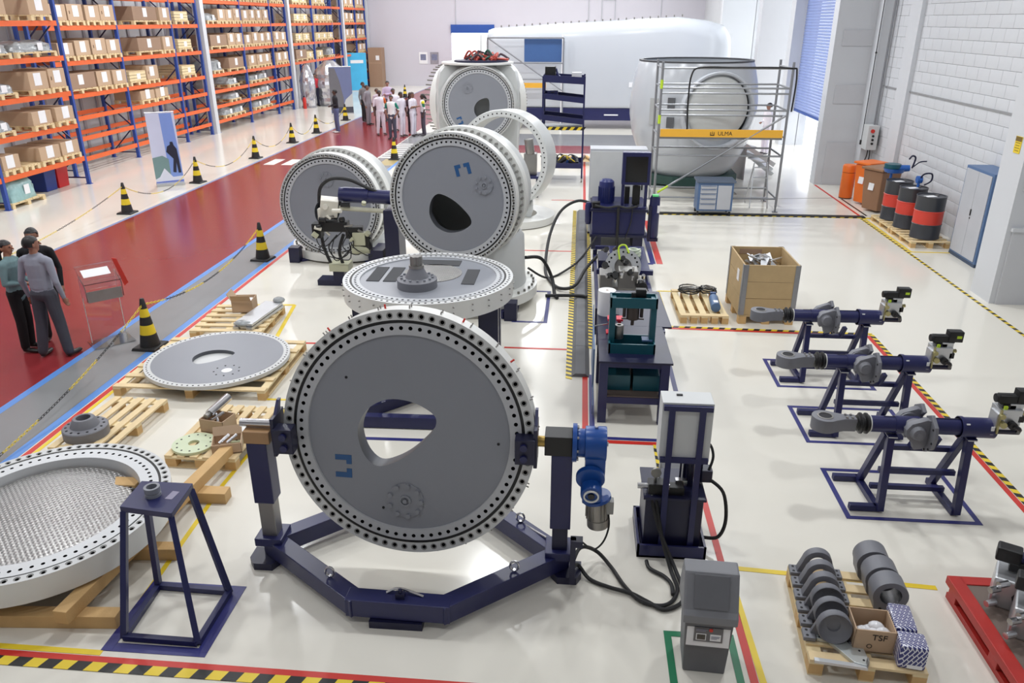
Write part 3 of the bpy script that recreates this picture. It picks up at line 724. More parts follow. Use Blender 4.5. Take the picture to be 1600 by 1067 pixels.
# --- hubs
_hm = {'out': ring_out(1.0, .2, 72), 'in': ring_in(1.0, .2, 72), 'seal': seal_mesh(1.0), 'nuts': nuts_mesh(1.0, 72), 'long': nuts_mesh(1.0, 44, .2, .02),
       'plate0': plate_mesh(1.0, rot=R(3), scl=1.05, off=(.05, -.2), flip=-1), 'plate1': plate_mesh(1.0, rot=R(25), scl=1.0, off=(.06, -.08)), 'plate2': plate_mesh(1.0, rot=R(42), scl=.85, off=(.2, -.06))}
def hub(name, label, face, az, el, plate, flower, basez, long_=None, mark=None, d=.98, stand=True):
    n = Vector((math.sin(az), -math.cos(az), 0)); c = Vector(face) - n * d
    t = thing(name, label, 'hub', (c.x, c.y, 0), 0, 'turbine hubs on the shop floor')
    fz = face[2]
    # rounded three sided body
    m = MB(); N = 72; prof = [(basez - fz, 1.0), (-.9, 1.02), (-.5, 1.05), (0, 1.05), (.5, 1.03), (.8, .97), (.95, .85), (1.0, .6)]; p = []
    for z, sc in prof:
        for i in range(N):
            th = 2 * PI * i / N; dm = min(abs((th - (az + k * 2 * PI / 3 + PI) + PI) % (2 * PI) - PI) for k in range(3))
            dm0 = abs((th - (az + PI) + PI) % (2 * PI) - PI); r_ = min(1.18, ((d - .6) if dm0 < 1e-6 + PI / 3 and math.cos(dm0) > .35 else (d - .14)) / max(.3, math.cos(dm)))
            p.append((r_ * sc * math.sin(th) * -1, r_ * sc * math.cos(th), z + fz))
    f = [(j * N + i, j * N + (i + 1) % N, (j + 1) * N + (i + 1) % N, (j + 1) * N + i) for j in range(len(prof) - 1) for i in range(N)] + [tuple((len(prof) - 1) * N + i for i in range(N))]
    m.add(p, f); m.build('body', HUBW, t, 50)
    m = MB(); m.lathe([(.8, basez - .16), (1.16, basez - .16), (1.16, basez), (.8, basez)], 64, closed=True)
    m.build('base_flange', WPAINT, t, 40)
    m = MB()
    for k in range(40): a = 2 * PI * k / 40; m.cyl((1.1 * math.cos(a), 1.1 * math.sin(a), basez), (1.1 * math.cos(a), 1.1 * math.sin(a), basez + .04), .02, n=6)
    m.build('flange_bolts', NUT, t, 0)['kind'] = 'stuff'
    for k in range(3):
        a = az + k * 2 * PI / 3; nn = Vector((math.sin(a), -math.cos(a), 0)); q = nn * d + Vector((0, 0, fz))
        o = ob('blade_bearing', _hm['out'], t, q, facing(a, el))
        MB().lathe([(1.0, -.2), (.985, -.2), (.97, -.26), (1.04, -.34), (1.04, -.42), (1.0, -.66)], 72).build('neck', HUBW, o, 40)
        ob('inner_ring', _hm['in'], o); ob('seal', _hm['seal'], o); ob('plate', _hm[plate if k == 0 else 'plate1'], o)
        ob('stud_nuts', _hm['long' if k == long_ else 'nuts'], o)['kind'] = 'stuff'
        if k == 0:
            bolt_flower(flower[0], flower[1], .12, .9).build('bolt_pattern', GPLATE, o)
            if mark is not None: logo(o, mark)
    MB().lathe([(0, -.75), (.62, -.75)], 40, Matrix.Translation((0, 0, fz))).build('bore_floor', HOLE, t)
    if stand:
        h = basez - .16
        m = MB()
        for a in (45, 135): m.bar((1.15 * math.cos(R(a)), 1.15 * math.sin(R(a)), h * .5), (-1.15 * math.cos(R(a)), -1.15 * math.sin(R(a)), h * .5), .22, max(.06, h - .02))
        m.build('cradle', NAVY, t, 0)
        for a in (45, 135, 225, 315): MB().bx(-.13, .13, -.13, .13, 0, .02).build('foot_plate', GEARB, t, 0, 0, (1.2 * math.cos(R(a)), 1.2 * math.sin(R(a)), 0))
    return t
def drum_hub(label, face, az, el, plate, flower, basez, mark=None, L_=1.35):
    n = Vector((math.sin(az), -math.cos(az), 0)); c = Vector(face) - n * .75; fz = face[2]
    t = thing('turbine_hub', label, 'hub', (c.x, c.y, 0), 0, 'turbine hubs on the shop floor')
    o = ob('blade_bearing', _hm['out'], t, (n.x * .75, n.y * .75, fz), facing(az, el))
    ob('inner_ring', _hm['in'], o); ob('seal', _hm['seal'], o); ob('plate', _hm[plate], o); ob('stud_nuts', _hm['nuts'], o)['kind'] = 'stuff'
    bolt_flower(flower[0], flower[1], .12, .9).build('bolt_pattern', GPLATE, o)
    if mark is not None: logo(o, mark)
    MB().lathe([(.95, -.19), (.93, -.3), (.96, -.46), (.97, -.7), (.98, -1.2), (.9, -L_), (.0, -L_ - .02)], 72).build('drum', HUBW, o, 50)
    MB().lathe([(.95, -.45), (1.045, -.45), (1.045, -.68), (.95, -.68)], 84, closed=True).build('rear_ring', WPAINT, o, 40)
    m = MB()
    for k in range(60): a = 2 * PI * k / 60; m.cyl((.995 * math.cos(a), .995 * math.sin(a), -.46), (.995 * math.cos(a), .995 * math.sin(a), -.37), .02, n=6)
    m.build('rear_studs', STEELD, o, 0)['kind'] = 'stuff'
    m = MB(); m.lathe([(.92, basez), (.9, basez + .1), (.88, fz - .8), (.80, fz - .7)], 56, Matrix.Translation((-n.x * .3, -n.y * .3, 0))); m.build('pedestal', HUBW, t, 50)
    m = MB(); m.lathe([(.8, basez - .16), (1.12, basez - .16), (1.12, basez), (.8, basez)], 64, Matrix.Translation((-n.x * .2, -n.y * .2, 0)), closed=True); m.build('base_flange', WPAINT, t, 40)
    m = MB()
    for k in range(40): a = 2 * PI * k / 40; m.cyl((1.06 * math.cos(a) - n.x * .2, 1.06 * math.sin(a) - n.y * .2, basez), (1.06 * math.cos(a) - n.x * .2, 1.06 * math.sin(a) - n.y * .2, basez + .04), .02, n=6)
    m.build('flange_bolts', NUT, t, 0)['kind'] = 'stuff'
    h = basez - .16; m = MB()
    for a in (45, 135): m.bar((1.05 * math.cos(R(a)), 1.05 * math.sin(R(a)), h * .5), (-1.05 * math.cos(R(a)), -1.05 * math.sin(R(a)), h * .5), .22, max(.03, h - .02))
    m.build('cradle', NAVY, t, 0)
    for a in (225, 315): MB().bx(-.1, .1, -.1, .1, 0, .3).build('foot', NAVYD, t, 0, 0, (1.12 * math.cos(R(a)), 1.12 * math.sin(R(a)), 0))
    return t
drum_hub('white turbine hub with small egg shaped hole, partly behind the blue cylinder', (-4.73, 14.37, 1.10), R(-2), R(1), 'plate1', (-.03, .5), .2)
drum_hub('large white turbine hub with blue mark, behind the flat bearing table', (-1.90, 11.55, 1.88), R(-8), R(2), 'plate0', (.5, .24), .3, mark=Matrix.Translation((.17, .46, 0)) @ Matrix.Rotation(R(105), 4, 'Z') @ Matrix.Diagonal((1.2, 1.2, 1, 1)))
h3 = hub('turbine_hub', 'farthest white turbine hub with long studs and cables on its flat top', (-2.78, 21.7, 2.28), R(7), R(1), 'plate2', (-.28, .42), .9, long_=2, mark=Matrix.Translation((-.5, -.42, 0)) @ Matrix.Rotation(R(20), 4, 'Z'))
# pitch cylinder and valve cluster mounted between the first two hubs
t = thing('pitch_cylinder_assembly', 'dark blue cylinder with pale valve block and hoses between two turbine hubs', 'hydraulics', (-4.1, 13.0, 0)); B = W(t)
m = MB(); m.cyl((-4.1, 13.0, 1.63), (-3.1, 13.1, 1.56), .12, n=24); m.cyl((-4.02, 13.0, 1.625), (-3.6, 13.05, 1.6), .132, n=24); B(m, 'cylinder', NAVY)
m = MB(); m.cyl((-4.1, 12.95, 1.40), (-3.1, 13.0, 1.34), .04); B(m, 'rod', pm('cream_rod', (206, 204, 184), .4))
m = MB(); m.box((-4.28, 12.95, 1.42), (.3, .22, .3), rot=Euler((.2, .15, .3)).to_matrix()); m.box((-4.4, 12.9, 1.3), (.12, .12, .2)); m.cyl((-4.3, 12.85, 1.45), (-4.3, 12.78, 1.45), .05); B(m, 'valve_block', pm('cream_block', (224, 220, 208), .4), 0, .01)
m = MB(); m.box((-4.2, 12.9, 1.1), (.5, .2, .18)); m.box((-4.5, 12.9, 1.02), (.16, .2, .26)); m.box((-3.85, 12.9, 1.0), (.3, .18, .2), rz=.2); m.box((-3.7, 12.9, .85), (.26, .2, .3)); B(m, 'actuator', BLACK, 0, .02)
m = MB(); m.box((-3.75, 12.85, .9), (.22, .16, .22)); m.cyl((-3.9, 12.85, .7), (-3.6, 12.9, .72), .1); m.bx(-4.35, -4.0, 12.85, 13.15, .28, .42); B(m, 'manifold', pm('olive_cream_block', (186, 186, 160), .5), 0, .01)
for i, h in enumerate(([(-4.45, 12.95, 1.5), (-4.4, 12.95, 1.75), (-4.2, 12.95, 1.9), (-3.9, 13.0, 1.88), (-3.6, 13.0, 1.75), (-3.4, 13.05, 1.65)], [(-4.45, 12.9, 1.0), (-4.42, 12.9, .7), (-4.32, 12.95, .35)], [(-4.05, 12.9, .95), (-4.15, 12.9, .65), (-4.12, 12.95, .4)], [(-4.15, 12.85, .95), (-4.3, 12.8, .75), (-4.2, 12.8, .55), (-4.0, 12.82, .6), (-3.9, 12.85, .8)])):
    m = MB(); m.tube(catmull(h, 6), .03 if i < 3 else .012, 8); B(m, 'hose', RUBB)
rr = random.Random(31)
for k in range(16):
    x, y, z = rr.uniform(-4.5, -3.55), rr.uniform(12.72, 12.9), rr.uniform(.85, 1.5); m = MB(); L3_ = rr.uniform(.06, .16); a_ = rr.uniform(0, 3.1)
    m.cyl((x, y, z), (x + L3_ * math.cos(a_), y - .02, z + L3_ * math.sin(a_) * .6), rr.uniform(.018, .045), n=10); B(m, 'fitting', [BLACK, pm('cream_block', (224, 220, 208), .4), STEELD, pm('olive_cream_block', (186, 186, 160), .5)][k % 4])
for k in range(6):
    x, z = rr.uniform(-4.4, -3.8), rr.uniform(.9, 1.3); m = MB(); m.tube(catmull([(x, 12.8, z), (x + rr.uniform(-.2, .2), 12.75, z - .25), (x + rr.uniform(-.1, .4), 12.8, z - .4), (x + .35, 12.85, z - .1)], 5), .009, 6); B(m, 'thin_cable', RUBB)
m = MB(); m.bx(-4.6, -3.0, 12.9, 13.2, 0, .1); m.bx(-3.55, -3.35, 12.8, 13.3, .1, .7); m.bx(-3.3, -3.05, 12.8, 13.3, .1, 1.4); m.bx(-4.3, -4.1, 12.9, 13.1, .1, .28); B(m, 'support_frame', NAVYD, 0)
# plate with cables on top of the farthest hub
t = thing('cable_tray', 'round dark tray heaped with red and green cables on the farthest hub', 'cable tray', (h3.location.x, h3.location.y, 3.28))
m = MB(); m.cyl((0, 0, 0), (0, 0, .05), 1.0, n=36); m.build('cover_plate', WPAINT, t); m = MB(); m.cyl((.1, 0, .05), (.1, 0, .1), .75, n=36); m.build('tray', NAVYD, t)
rr = random.Random(3)
for mt, nm in ((pm('cable_red', (178, 70, 56), .5), 'red_cables'), (pm('cable_green', (40, 92, 78), .5), 'green_cables'), (pm('cable_dark', (60, 40, 50), .5), 'dark_cables')):
    m = MB()
    for k in range(12):
        a = rr.uniform(0, 6.28); q = rr.uniform(.05, .5); x, y = .1 + q * math.cos(a), q * math.sin(a)
        m.tube(catmull([(x, y, .1), (x + rr.uniform(-.2, .2), y + rr.uniform(-.2, .2), .1 + rr.uniform(.05, .28) * (1 - q)), (x + rr.uniform(-.4, .4), y + rr.uniform(-.3, .3), .12)], 5), .03, 6)
    m.build(nm, mt, t)
m = MB(); m.tube([(.1, 0, .1), (.1, 0, .75)], .012, 6); m.build('lifting_wire', STEELD, t)
# open hub casting standing behind the second hub
t = thing('hub_casting', 'open grey hub casting with empty round bore, behind the second hub', 'casting', (-1.76, 17.6, 0), 0, None)
o = MB(); holed(o, .95, 1.08, 60, 1.015, .017, 0, .06); o.lathe([(1.08, 0), (1.1, -.1), (1.1, -.75), (.98, -.8), (.93, -.7), (.93, -.1), (.95, 0)], 72, m=0)
o.build('bore_ring', [HUBW, HOLE, SPOT], t, 40, 0, (0, 0, 1.48), facing(R(-12), R(4)))
m = MB(); m.bx(-.3, .7, .05, .75, .18, .48); m.build('saddle', HUBW, t, 0, .03)
m = MB(); m.lathe([(.6, .02), (1.02, .02), (1.02, .18), (.6, .18)], 56, Matrix.Translation((.2, .5, 0)), closed=True); m.build('base_flange', WPAINT, t, 40)
# ================================================================== FLAT BEARING TABLE, RINGS, DISCS, PALLETS ON THE LEFT
def pallet(label, loc, w_, d, rz=0, nb=7, along='y', mat=None, group='pine pallets on the floor', nst=3):
    """deck boards run along local x (length w_), stringers along local y (length d)"""
    mat = mat or PINE
    t = thing('pallet', label, 'pallet', loc, rz, group)
    pitch = d / nb; bw = min(.1, pitch * .62)
    for k in range(nb): pc('deck_board', t, (0, -d / 2 + bw / 2 + (d - bw) * k / (nb - 1), .131), (w_, bw, .02), mat)
    for k in range(nst):
        x = -w_ / 2 + .05 + (w_ - .1) * k / (nst - 1)
        pc('stringer', t, (x, 0, .111), (.1, d, .02), PINE2)
        for j in (-1, 0, 1): pc('block', t, (x, j * (d / 2 - .06), .057), (.1, .12, .088), TIMB)
        pc('bottom_board', t, (x, 0, .0065), (.1, d, .013), PINE)
    return t
PT = .141   # pallet top
# --- flat bearing on its table
t = thing('bearing_table', 'flat round bearing with tread plate, dark pads and splined shaft hub on legs', 'bearing', (-1.82, 9.1, 0)); zt = 1.46
T = Matrix.Translation((0, 0, zt))
o = ob('outer_ring', ring_out(1.05, .22, 84, 8), t, (0, 0, zt)); ob('inner_ring', ring_in(1.05, .22, 84), t, (0, 0, zt)); ob('seal', seal_mesh(1.05), t, (0, 0, zt))
ob('plate', plate_mesh(1.05, egg=False), t, (0, 0, zt))
for x, y, w_, h_, sk in ((-.66, .08, .16, .58, .0), (-.45, .08, .16, .58, .0), (.52, .06, .16, .6, .0), (-.02, .62, .66, .24, .0)):
    m = MB(); m.prism([(x - w_ / 2 - sk, y - h_ / 2), (x + w_ / 2 - sk, y - h_ / 2), (x + w_ / 2 + sk, y + h_ / 2), (x - w_ / 2 + sk, y + h_ / 2)], zt - .02, zt - .012); m.build('anti_slip_pad', PADD, t, 0)
m = MB(); m.cyl((.02, .17, zt - .02), (.02, .17, zt - .012), .37, n=40); m.build('tread_disc', TREAD, t)
m = MB(); m.lathe([(0, .0), (.24, 0), (.24, .1), (.22, .11), (.14, .12), (.09, .22), (.085, .25), (0, .25)], 32, Matrix.Translation((-.07, -.36, zt - .02))); m.build('shaft_hub', GCAST, t, 35)
m = MB()
for k in range(14): a = 2 * PI * k / 14; m.cyl((-.07 + .19 * math.cos(a), -.36 + .19 * math.sin(a), zt + .09), (-.07 + .19 * math.cos(a), -.36 + .19 * math.sin(a), zt + .115), .016, n=6)
m.build('hub_bolts', GPLATE, t, 0)['kind'] = 'stuff'
m = MB(); gp = []
for k in range(32): a = 2 * PI * k / 32; q = .075 if (k // 2) % 2 else .062; gp.append((-.07 + q * math.cos(a), -.36 + q * math.sin(a)))
m.prism(gp, zt + .23, zt + .36); m.cyl((-.07, -.36, zt + .22), (-.07, -.36, zt + .25), .09, n=24); m.build('splined_shaft', STEELD, t, 0)
m = MB()
for k in range(28):
    a = 2 * PI * k / 28
    for zz in (-.06, -.13): m.cyl((1.04 * math.cos(a), 1.04 * math.sin(a), zt + zz), (1.07 * math.cos(a), 1.07 * math.sin(a), zt + zz), .007, n=6)
m.build('grease_nipples', STEELD, t, 0)['kind'] = 'stuff'
for x, y in ((-.78, -.3), (.78, -.3), (-.72, .55), (.72, .55)): m = MB(); m.bx(x - .12, x + .12, y - .06, y + .06, .1, zt - .22); m.build('leg', NAVYD, t, 0)
for a, b in (((-.78, -1.25), (.9, -1.22)), ((-.78, -1.25), (-.78, .6)), ((.78, -1.25), (.78, .6)), ((-.78, .55), (.78, .55)), ((-.78, -1.2), (.1, -.3))):
    m = MB(); m.bar((*a, .08), (*b, .08), .1, .14); m.build('base_beam', NAVY, t, 0)
tape('navy_floor_tape', [(-2.9, 7.55), (-.8, 7.6)], .06, TNAVY)

# --- big ring with domed tread plate, left foreground
rg = thing('ring_bearing', 'big white ring bearing with dished tread plate lying on timber beams, left foreground', 'bearing', (-4.60, 5.36, .25), rot=(R(1.0), R(-1.0), 0))
ob('outer_ring', ring_out(1.06, .21, 72, 16, .026), rg, (0, 0, .215)); 
m = MB(); holed(m, .80, .955, 72, .89, .016, 0, .08, 16); m.lathe([(.955, 0), (.955, -.2), (.80, -.2), (.80, 0)], 96, m=0); m.build('inner_ring', [pm('pale_ring', (214, 216, 218), .4), HOLE], rg, 40, 0, (0, 0, .21))
ob('seal', seal_mesh(1.06), rg, (0, 0, .215))
m = MB(); m.lathe([(0, .075), (.2, .07), (.45, .05), (.7, .012), (.79, 0), (.79, -.02), (0, -.02)], 72); m.build('tread_plate', TREAD, rg, 60, 0, (0, -.02, .06), (R(4), R(3), 0))
m = MB()
for k in range(14): a = R(62 - k * 5.2 + (3 if k > 5 else 0)); m.cyl((.73 * math.cos(a), .73 * math.sin(a), .06), (.73 * math.cos(a), .73 * math.sin(a), .084), .016, n=10)
m.build('plate_hole', HOLE, rg, 0)
m = MB(); m.bx(-.35, .55, .52, .66, .02, .10); m.build('wood_chock', TIMB, rg, 0, .01)
def beam_(label, a, b, z0, s, sy=None):
    m = MB(); a3 = Vector((*a, 0)); b3 = Vector((*b, 0)); c = (a3 + b3) / 2; d = b3 - a3
    m.box((0, 0, s / 2), (s if sy is None else sy, d.length, s)); o = m.build('timber_beam', TIMB, None, 0, .006, (c.x, c.y, z0), (0, 0, math.atan2(d.y, d.x) - PI / 2))
    return tag(o, label, 'timber', 'timber beams under the ring bearing')
beam_('lower timber beam lying crosswise under the front of the ring bearing', (-4.9, 4.42), (-3.48, 4.52), 0, .117)
beam_('upper timber beam running lengthwise under the ring bearing, its end near the navy stand', (-3.84, 4.36), (-3.62, 6.9), .118, .116)
beam_('lower timber beam lying crosswise behind the ring bearing near the shaft pallet', (-5.6, 6.18), (-3.35, 6.24), 0, .117, .14)
beam_('upper timber beam at the left under the ring bearing', (-4.75, 4.3), (-4.7, 6.4), .118, .116)
beam_('short timber beam lying crosswise under the middle of the ring bearing', (-4.2, 5.3), (-3.42, 5.36), 0, .117)

# --- perforated disc on a wide pallet
pallet('wide pine pallet carrying the grey disc with a hole', (-4.80, 9.18, 0), 1.96, 1.64, R(1), 6, nst=3)
dk = thing('cover_disc', 'grey round cover disc with teardrop hole lying on a wide pallet', 'disc', (-4.75, 9.19, PT + .075), rot=(R(0), R(0), 0))
m = MB(); holed(m, .845, .93, 80, .893, .013, 0, .04, 8); m.lathe([(.93, 0), (.93, -.05), (0, -.05)], 80, m=0); m.build('bolt_rim', [RINGW, HOLE], dk, 40)
ob('plate', plate_mesh(1.049, .03, rot=R(8), scl=.78), dk, (0, 0, .021))
m = MB(); m.lathe([(.05, .003), (.068, .003)], 20, Matrix.Translation((.3, -.42, 0))); m.cyl((.3, -.42, .0), (.3, -.42, .0035), .06, n=18)
m.build('centre_bore', PAPER, dk)
m = MB()
for k in range(9): a = 2 * PI * k / 9; m.cyl((.3 + .16 * math.cos(a), -.42 + .16 * math.sin(a), -.01), (.3 + .16 * math.cos(a), -.42 + .16 * math.sin(a), .0035), .012, n=8)
m.build('bolt_hole', HOLE, dk, 0)
m = MB(); m.bx(-.75, .75, -.5, -.42, -.073, -.05); m.bx(-.75, .75, .42, .5, -.073, -.05); m.build('spacer_batten', PINE, dk, 0)

# --- pallet with bagged aluminium profile
pallet('pine pallet with aluminium profile, behind the disc pallet', (-5.18, 10.85, 0), 1.08, 1.15, R(3), 6)
t = thing('aluminium_profile', 'bagged grey aluminium profile lying on the pallet behind the disc', 'metal part', (-4.85, 10.85, PT), R(-6))
m = MB(); m.bx(-.15, .15, -.5, .5, .06, .10); m.bx(-.15, -.06, -.52, .52, 0, .05); m.bx(.06, .15, -.52, .52, 0, .05); m.bx(-.06, .06, -.5, .5, .02, .06); m.build('profile', ALU, t, 0, .008)
wr_ = MB(); wr_.sphere((-.02, -.45, .08), (.14, .08, .05), 12); wr_.sphere((.08, .52, .12), (.10, .08, .05), 12); wr_.build('plastic_wrap', FILM, t, 60)
t = thing('open_carton', 'small open cardboard carton on the aluminium profile pallet', 'box', (-5.22, 11.2, PT), R(8), 'open cartons on the floor pallets')
def open_box(t, w_, d, h, mat, fl=.14):
    for s in (-1, 1):
        pc('side_panel', t, (s * (w_ / 2 - .004), 0, h / 2), (.008, d, h), mat); pc('side_panel', t, (0, s * (d / 2 - .004), h / 2), (w_, .008, h), mat)
    pc('bottom', t, (0, 0, .006), (w_, d, .012), mat)
open_box(t, .32, .3, .2, CARD); MB().box((0, -.19, .25), (.3, .006, .12), rot=Euler((.5, 0, 0)).to_matrix()).build('flap', CARD, t, 0); MB().box((-.19, 0, .25), (.006, .28, .13), rot=Euler((0, -.5, 0)).to_matrix()).build('flap', CARD, t, 0)
MB().box((0, 0, .12), (.24, .22, .1)).build('paper_packing', PAPER, t, 0, .02)

# --- pallet with grey shaft flange
pallet('pine pallet carrying the grey shaft flange beside the walkway', (-5.26, 7.45, 0), 1.24, .68, R(88), 5, nst=3)
t = thing('shaft_flange', 'grey cast shaft flange with conical neck on a pallet by the walkway', 'flange', (-5.36, 7.15, PT))
m = MB(); m.lathe([(.075, .0), (.235, 0), (.235, .1), (.225, .11), (.15, .12), (.115, .2), (.105, .21), (.075, .21), (.07, .05)], 36); m.build('casting', GCAST, t, 35)
m = MB()
for k in range(14): a = 2 * PI * k / 14; m.cyl((.19 * math.cos(a), .19 * math.sin(a), .1), (.19 * math.cos(a), .19 * math.sin(a), .1175), .014, n=8)
m.build('bolt_hole', HOLE, t, 0); MB().cyl((0, 0, .02), (0, 0, .1), .074, n=24).build('bore', HOLE, t)

# --- pallet with primed flanges, shafts and cartons
pallet('pine pallet with primed flange discs, shafts and small cartons', (-3.88, 7.38, 0), 1.2, .78, R(89), 6)
def flange_disc(label, loc, r_):
    t = thing('flange_disc', label, 'flange', loc, 0, 'primed flange discs on the pallet')
    m = MB(); m.lathe([(r_ * .26, 0), (r_, 0), (r_, .03), (r_ * .26, .03)], 40, closed=True); m.build('disc', PGREEN, t, 35)
    m = MB()
    for k in range(12): a = 2 * PI * k / 12 + .2; m.cyl((r_ * .78 * math.cos(a), r_ * .78 * math.sin(a), .026), (r_ * .78 * math.cos(a), r_ * .78 * math.sin(a), .0315), .011, n=8)
    m.build('bolt_hole', HOLE, t, 0); return t
flange_disc('pale green primed flange disc lying flat at the pallet left edge', (-4.06, 7.02, PT), .225)
flange_disc('pale green primed flange disc half under the white ring', (-3.65, 7.26, PT), .19)
t = thing('white_ring', 'small white plastic ring lying on the second primed flange disc', 'ring', (-3.66, 7.26, PT + .031)); MB().lathe([(.04, 0), (.09, 0), (.1, .03), (.09, .05), (.04, .05), (.03, .02)], 28, closed=True).build('ring', BOOTG, t, 50)
t = thing('steel_shaft', 'polished steel shaft leaning across the carton on the flange pallet', 'shaft', (-4.0, 7.50, PT), rot=(0, 0, R(-14)))
m = MB(); m.cyl((0, -.12, .19), (0, .22, .24), .05, n=20); m.build('shaft', STEEL, t); m = MB(); m.cyl((0, -.18, .182), (0, -.12, .19), .032, n=16); m.build('shaft_end', STEELD, t)
t = thing('open_carton', 'open cardboard carton with metal pieces below the steel shaft', 'box', (-3.95, 7.40, PT), R(-12), 'open cartons on the floor pallets'); open_box(t, .3, .24, .16, CARD)
MB().cyl((-.05, -.05, .12), (.06, .05, .19), .02, n=10).cyl((.05, -.06, .12), (-.03, .03, .17), .016, n=10).build('metal_pieces', STEEL, t)
t = thing('open_carton', 'open cardboard carton with small pins at the front of the flange pallet', 'box', (-3.66, 6.98, PT), R(20), 'open cartons on the floor pallets'); open_box(t, .3, .25, .12, CARD)
MB().cyl((-.08, -.05, .1), (.02, .05, .14), .018, n=10).cyl((0, -.06, .1), (.1, .03, .14), .018, n=10).build('pins', STEEL, t); MB().box((0, .14, .15), (.3, .006, .1), rot=Euler((-.6, 0, 0)).to_matrix()).build('flap', CARD, t, 0)

# --- navy square stand with collar
t = thing('square_stand', 'navy steel stand with square top, splayed legs and dark collar', 'stand', (-3.07, 4.64, 0)); zt = .95
tp = [(-.36, .10), (.08, .05), (.05, .46), (-.38, .46)]; bt = [(-.29, -.28), (.30, -.29), (.30, .28), (-.32, .30)]
m = MB(); m.prism(tp, zt - .05, zt); m.build('top_plate', NAVY, t, 0, .004)
for (x0, y0), (x1, y1) in zip(tp, bt):
    cx_, cy_ = -.15, .27; x0 += (cx_ - x0) * .09; y0 += (cy_ - y0) * .09
    m = MB(); m.bar((x0, y0, zt - .05), (x1, y1, .02), .045, .045); m.build('leg', NAVY, t, 0)
for k in range(4):
    m = MB(); a, b = bt[k], bt[(k + 1) % 4]; m.bar((*a, .03), (*b, .03), .045, .045); m.build('base_rail', NAVY, t, 0)
m = MB(); m.lathe([(.04, 0), (.06, 0), (.06, .025), (.052, .03), (.06, .035), (.06, .08), (.04, .08)], 24, Matrix.Translation((-.18, .27, zt)), closed=True); m.build('collar', GPLATE, t, 40)
m = MB(); m.box((-.03, .28, zt + .001), (.06, .11, .002), rz=-.1); m.build('name_plate', pm('lilac_plate', (140, 136, 160), .5), t, 0)
# ================================================================== RIGHT SIDE
YZ2 = lambda x: Matrix(((0, 0, 1, x), (1, 0, 0, 0), (0, 1, 0, 0), (0, 0, 0, 1)))       # (u,v,w) -> (x+w, u, v)
XZ2 = lambda y: Matrix(((1, 0, 0, 0), (0, 0, 1, y), (0, 1, 0, 0), (0, 0, 0, 1)))       # (u,v,w) -> (u, y+w, v)
# --- pitch cylinders on navy trestles
def trestle(y, label):
    t = thing('cylinder_trestle', label, 'stand', (3.3, y + .4, 0), 0, 'navy trestles in taped floor boxes'); B = W(t)
    for x in (3.0, 3.71):
        m = MB(); m.bar((x, y + .11, .02), (x, y + .2, .80), .065, .07); B(m, 'front_post', NAVY, 0, .004)
        m = MB(); m.bar((x - .03, y + .62, .03), (x - .02, y + .24, .80), .06, .065); B(m, 'rear_leg', NAVY, 0, .004)
        m = MB(); m.bar((x - .02, y + .1, .035), (x - .03, y + .68, .035), .06, .06); B(m, 'base_rail', NAVY, 0, .004)
        m = MB(); m.bx(x - .045, x + .045, y + .14, y + .28, .80, .815); B(m, 'saddle_plate', NAVY, 0)
        m = MB(); m.bx(x - .04, x + .04, y + .13, y + .15, .80, .806); B(m, 'saddle_edge', WPAINT, 0)
    for z, yy in ((.36, .3), (.10, .42), (.55, .42)):
        m = MB(); m.bar((3.0, y + yy, z), (3.71, y + yy, z), .05, .05); B(m, 'cross_rail', NAVY, 0, .004)
    for yy in (.13, .66):
        m = MB(); m.bar((3.0, y + yy, .035), (2.72, y + yy, .035), .065, .06); B(m, 'foot_bar', NAVY, 0, .004)
    for x in (3.3, 3.5):
        m = MB(); m.bar((x, y + .42, .55), (x + .02, y + .36, .70), .05, .05); B(m, 'prop', NAVY, 0, .004)
    return t
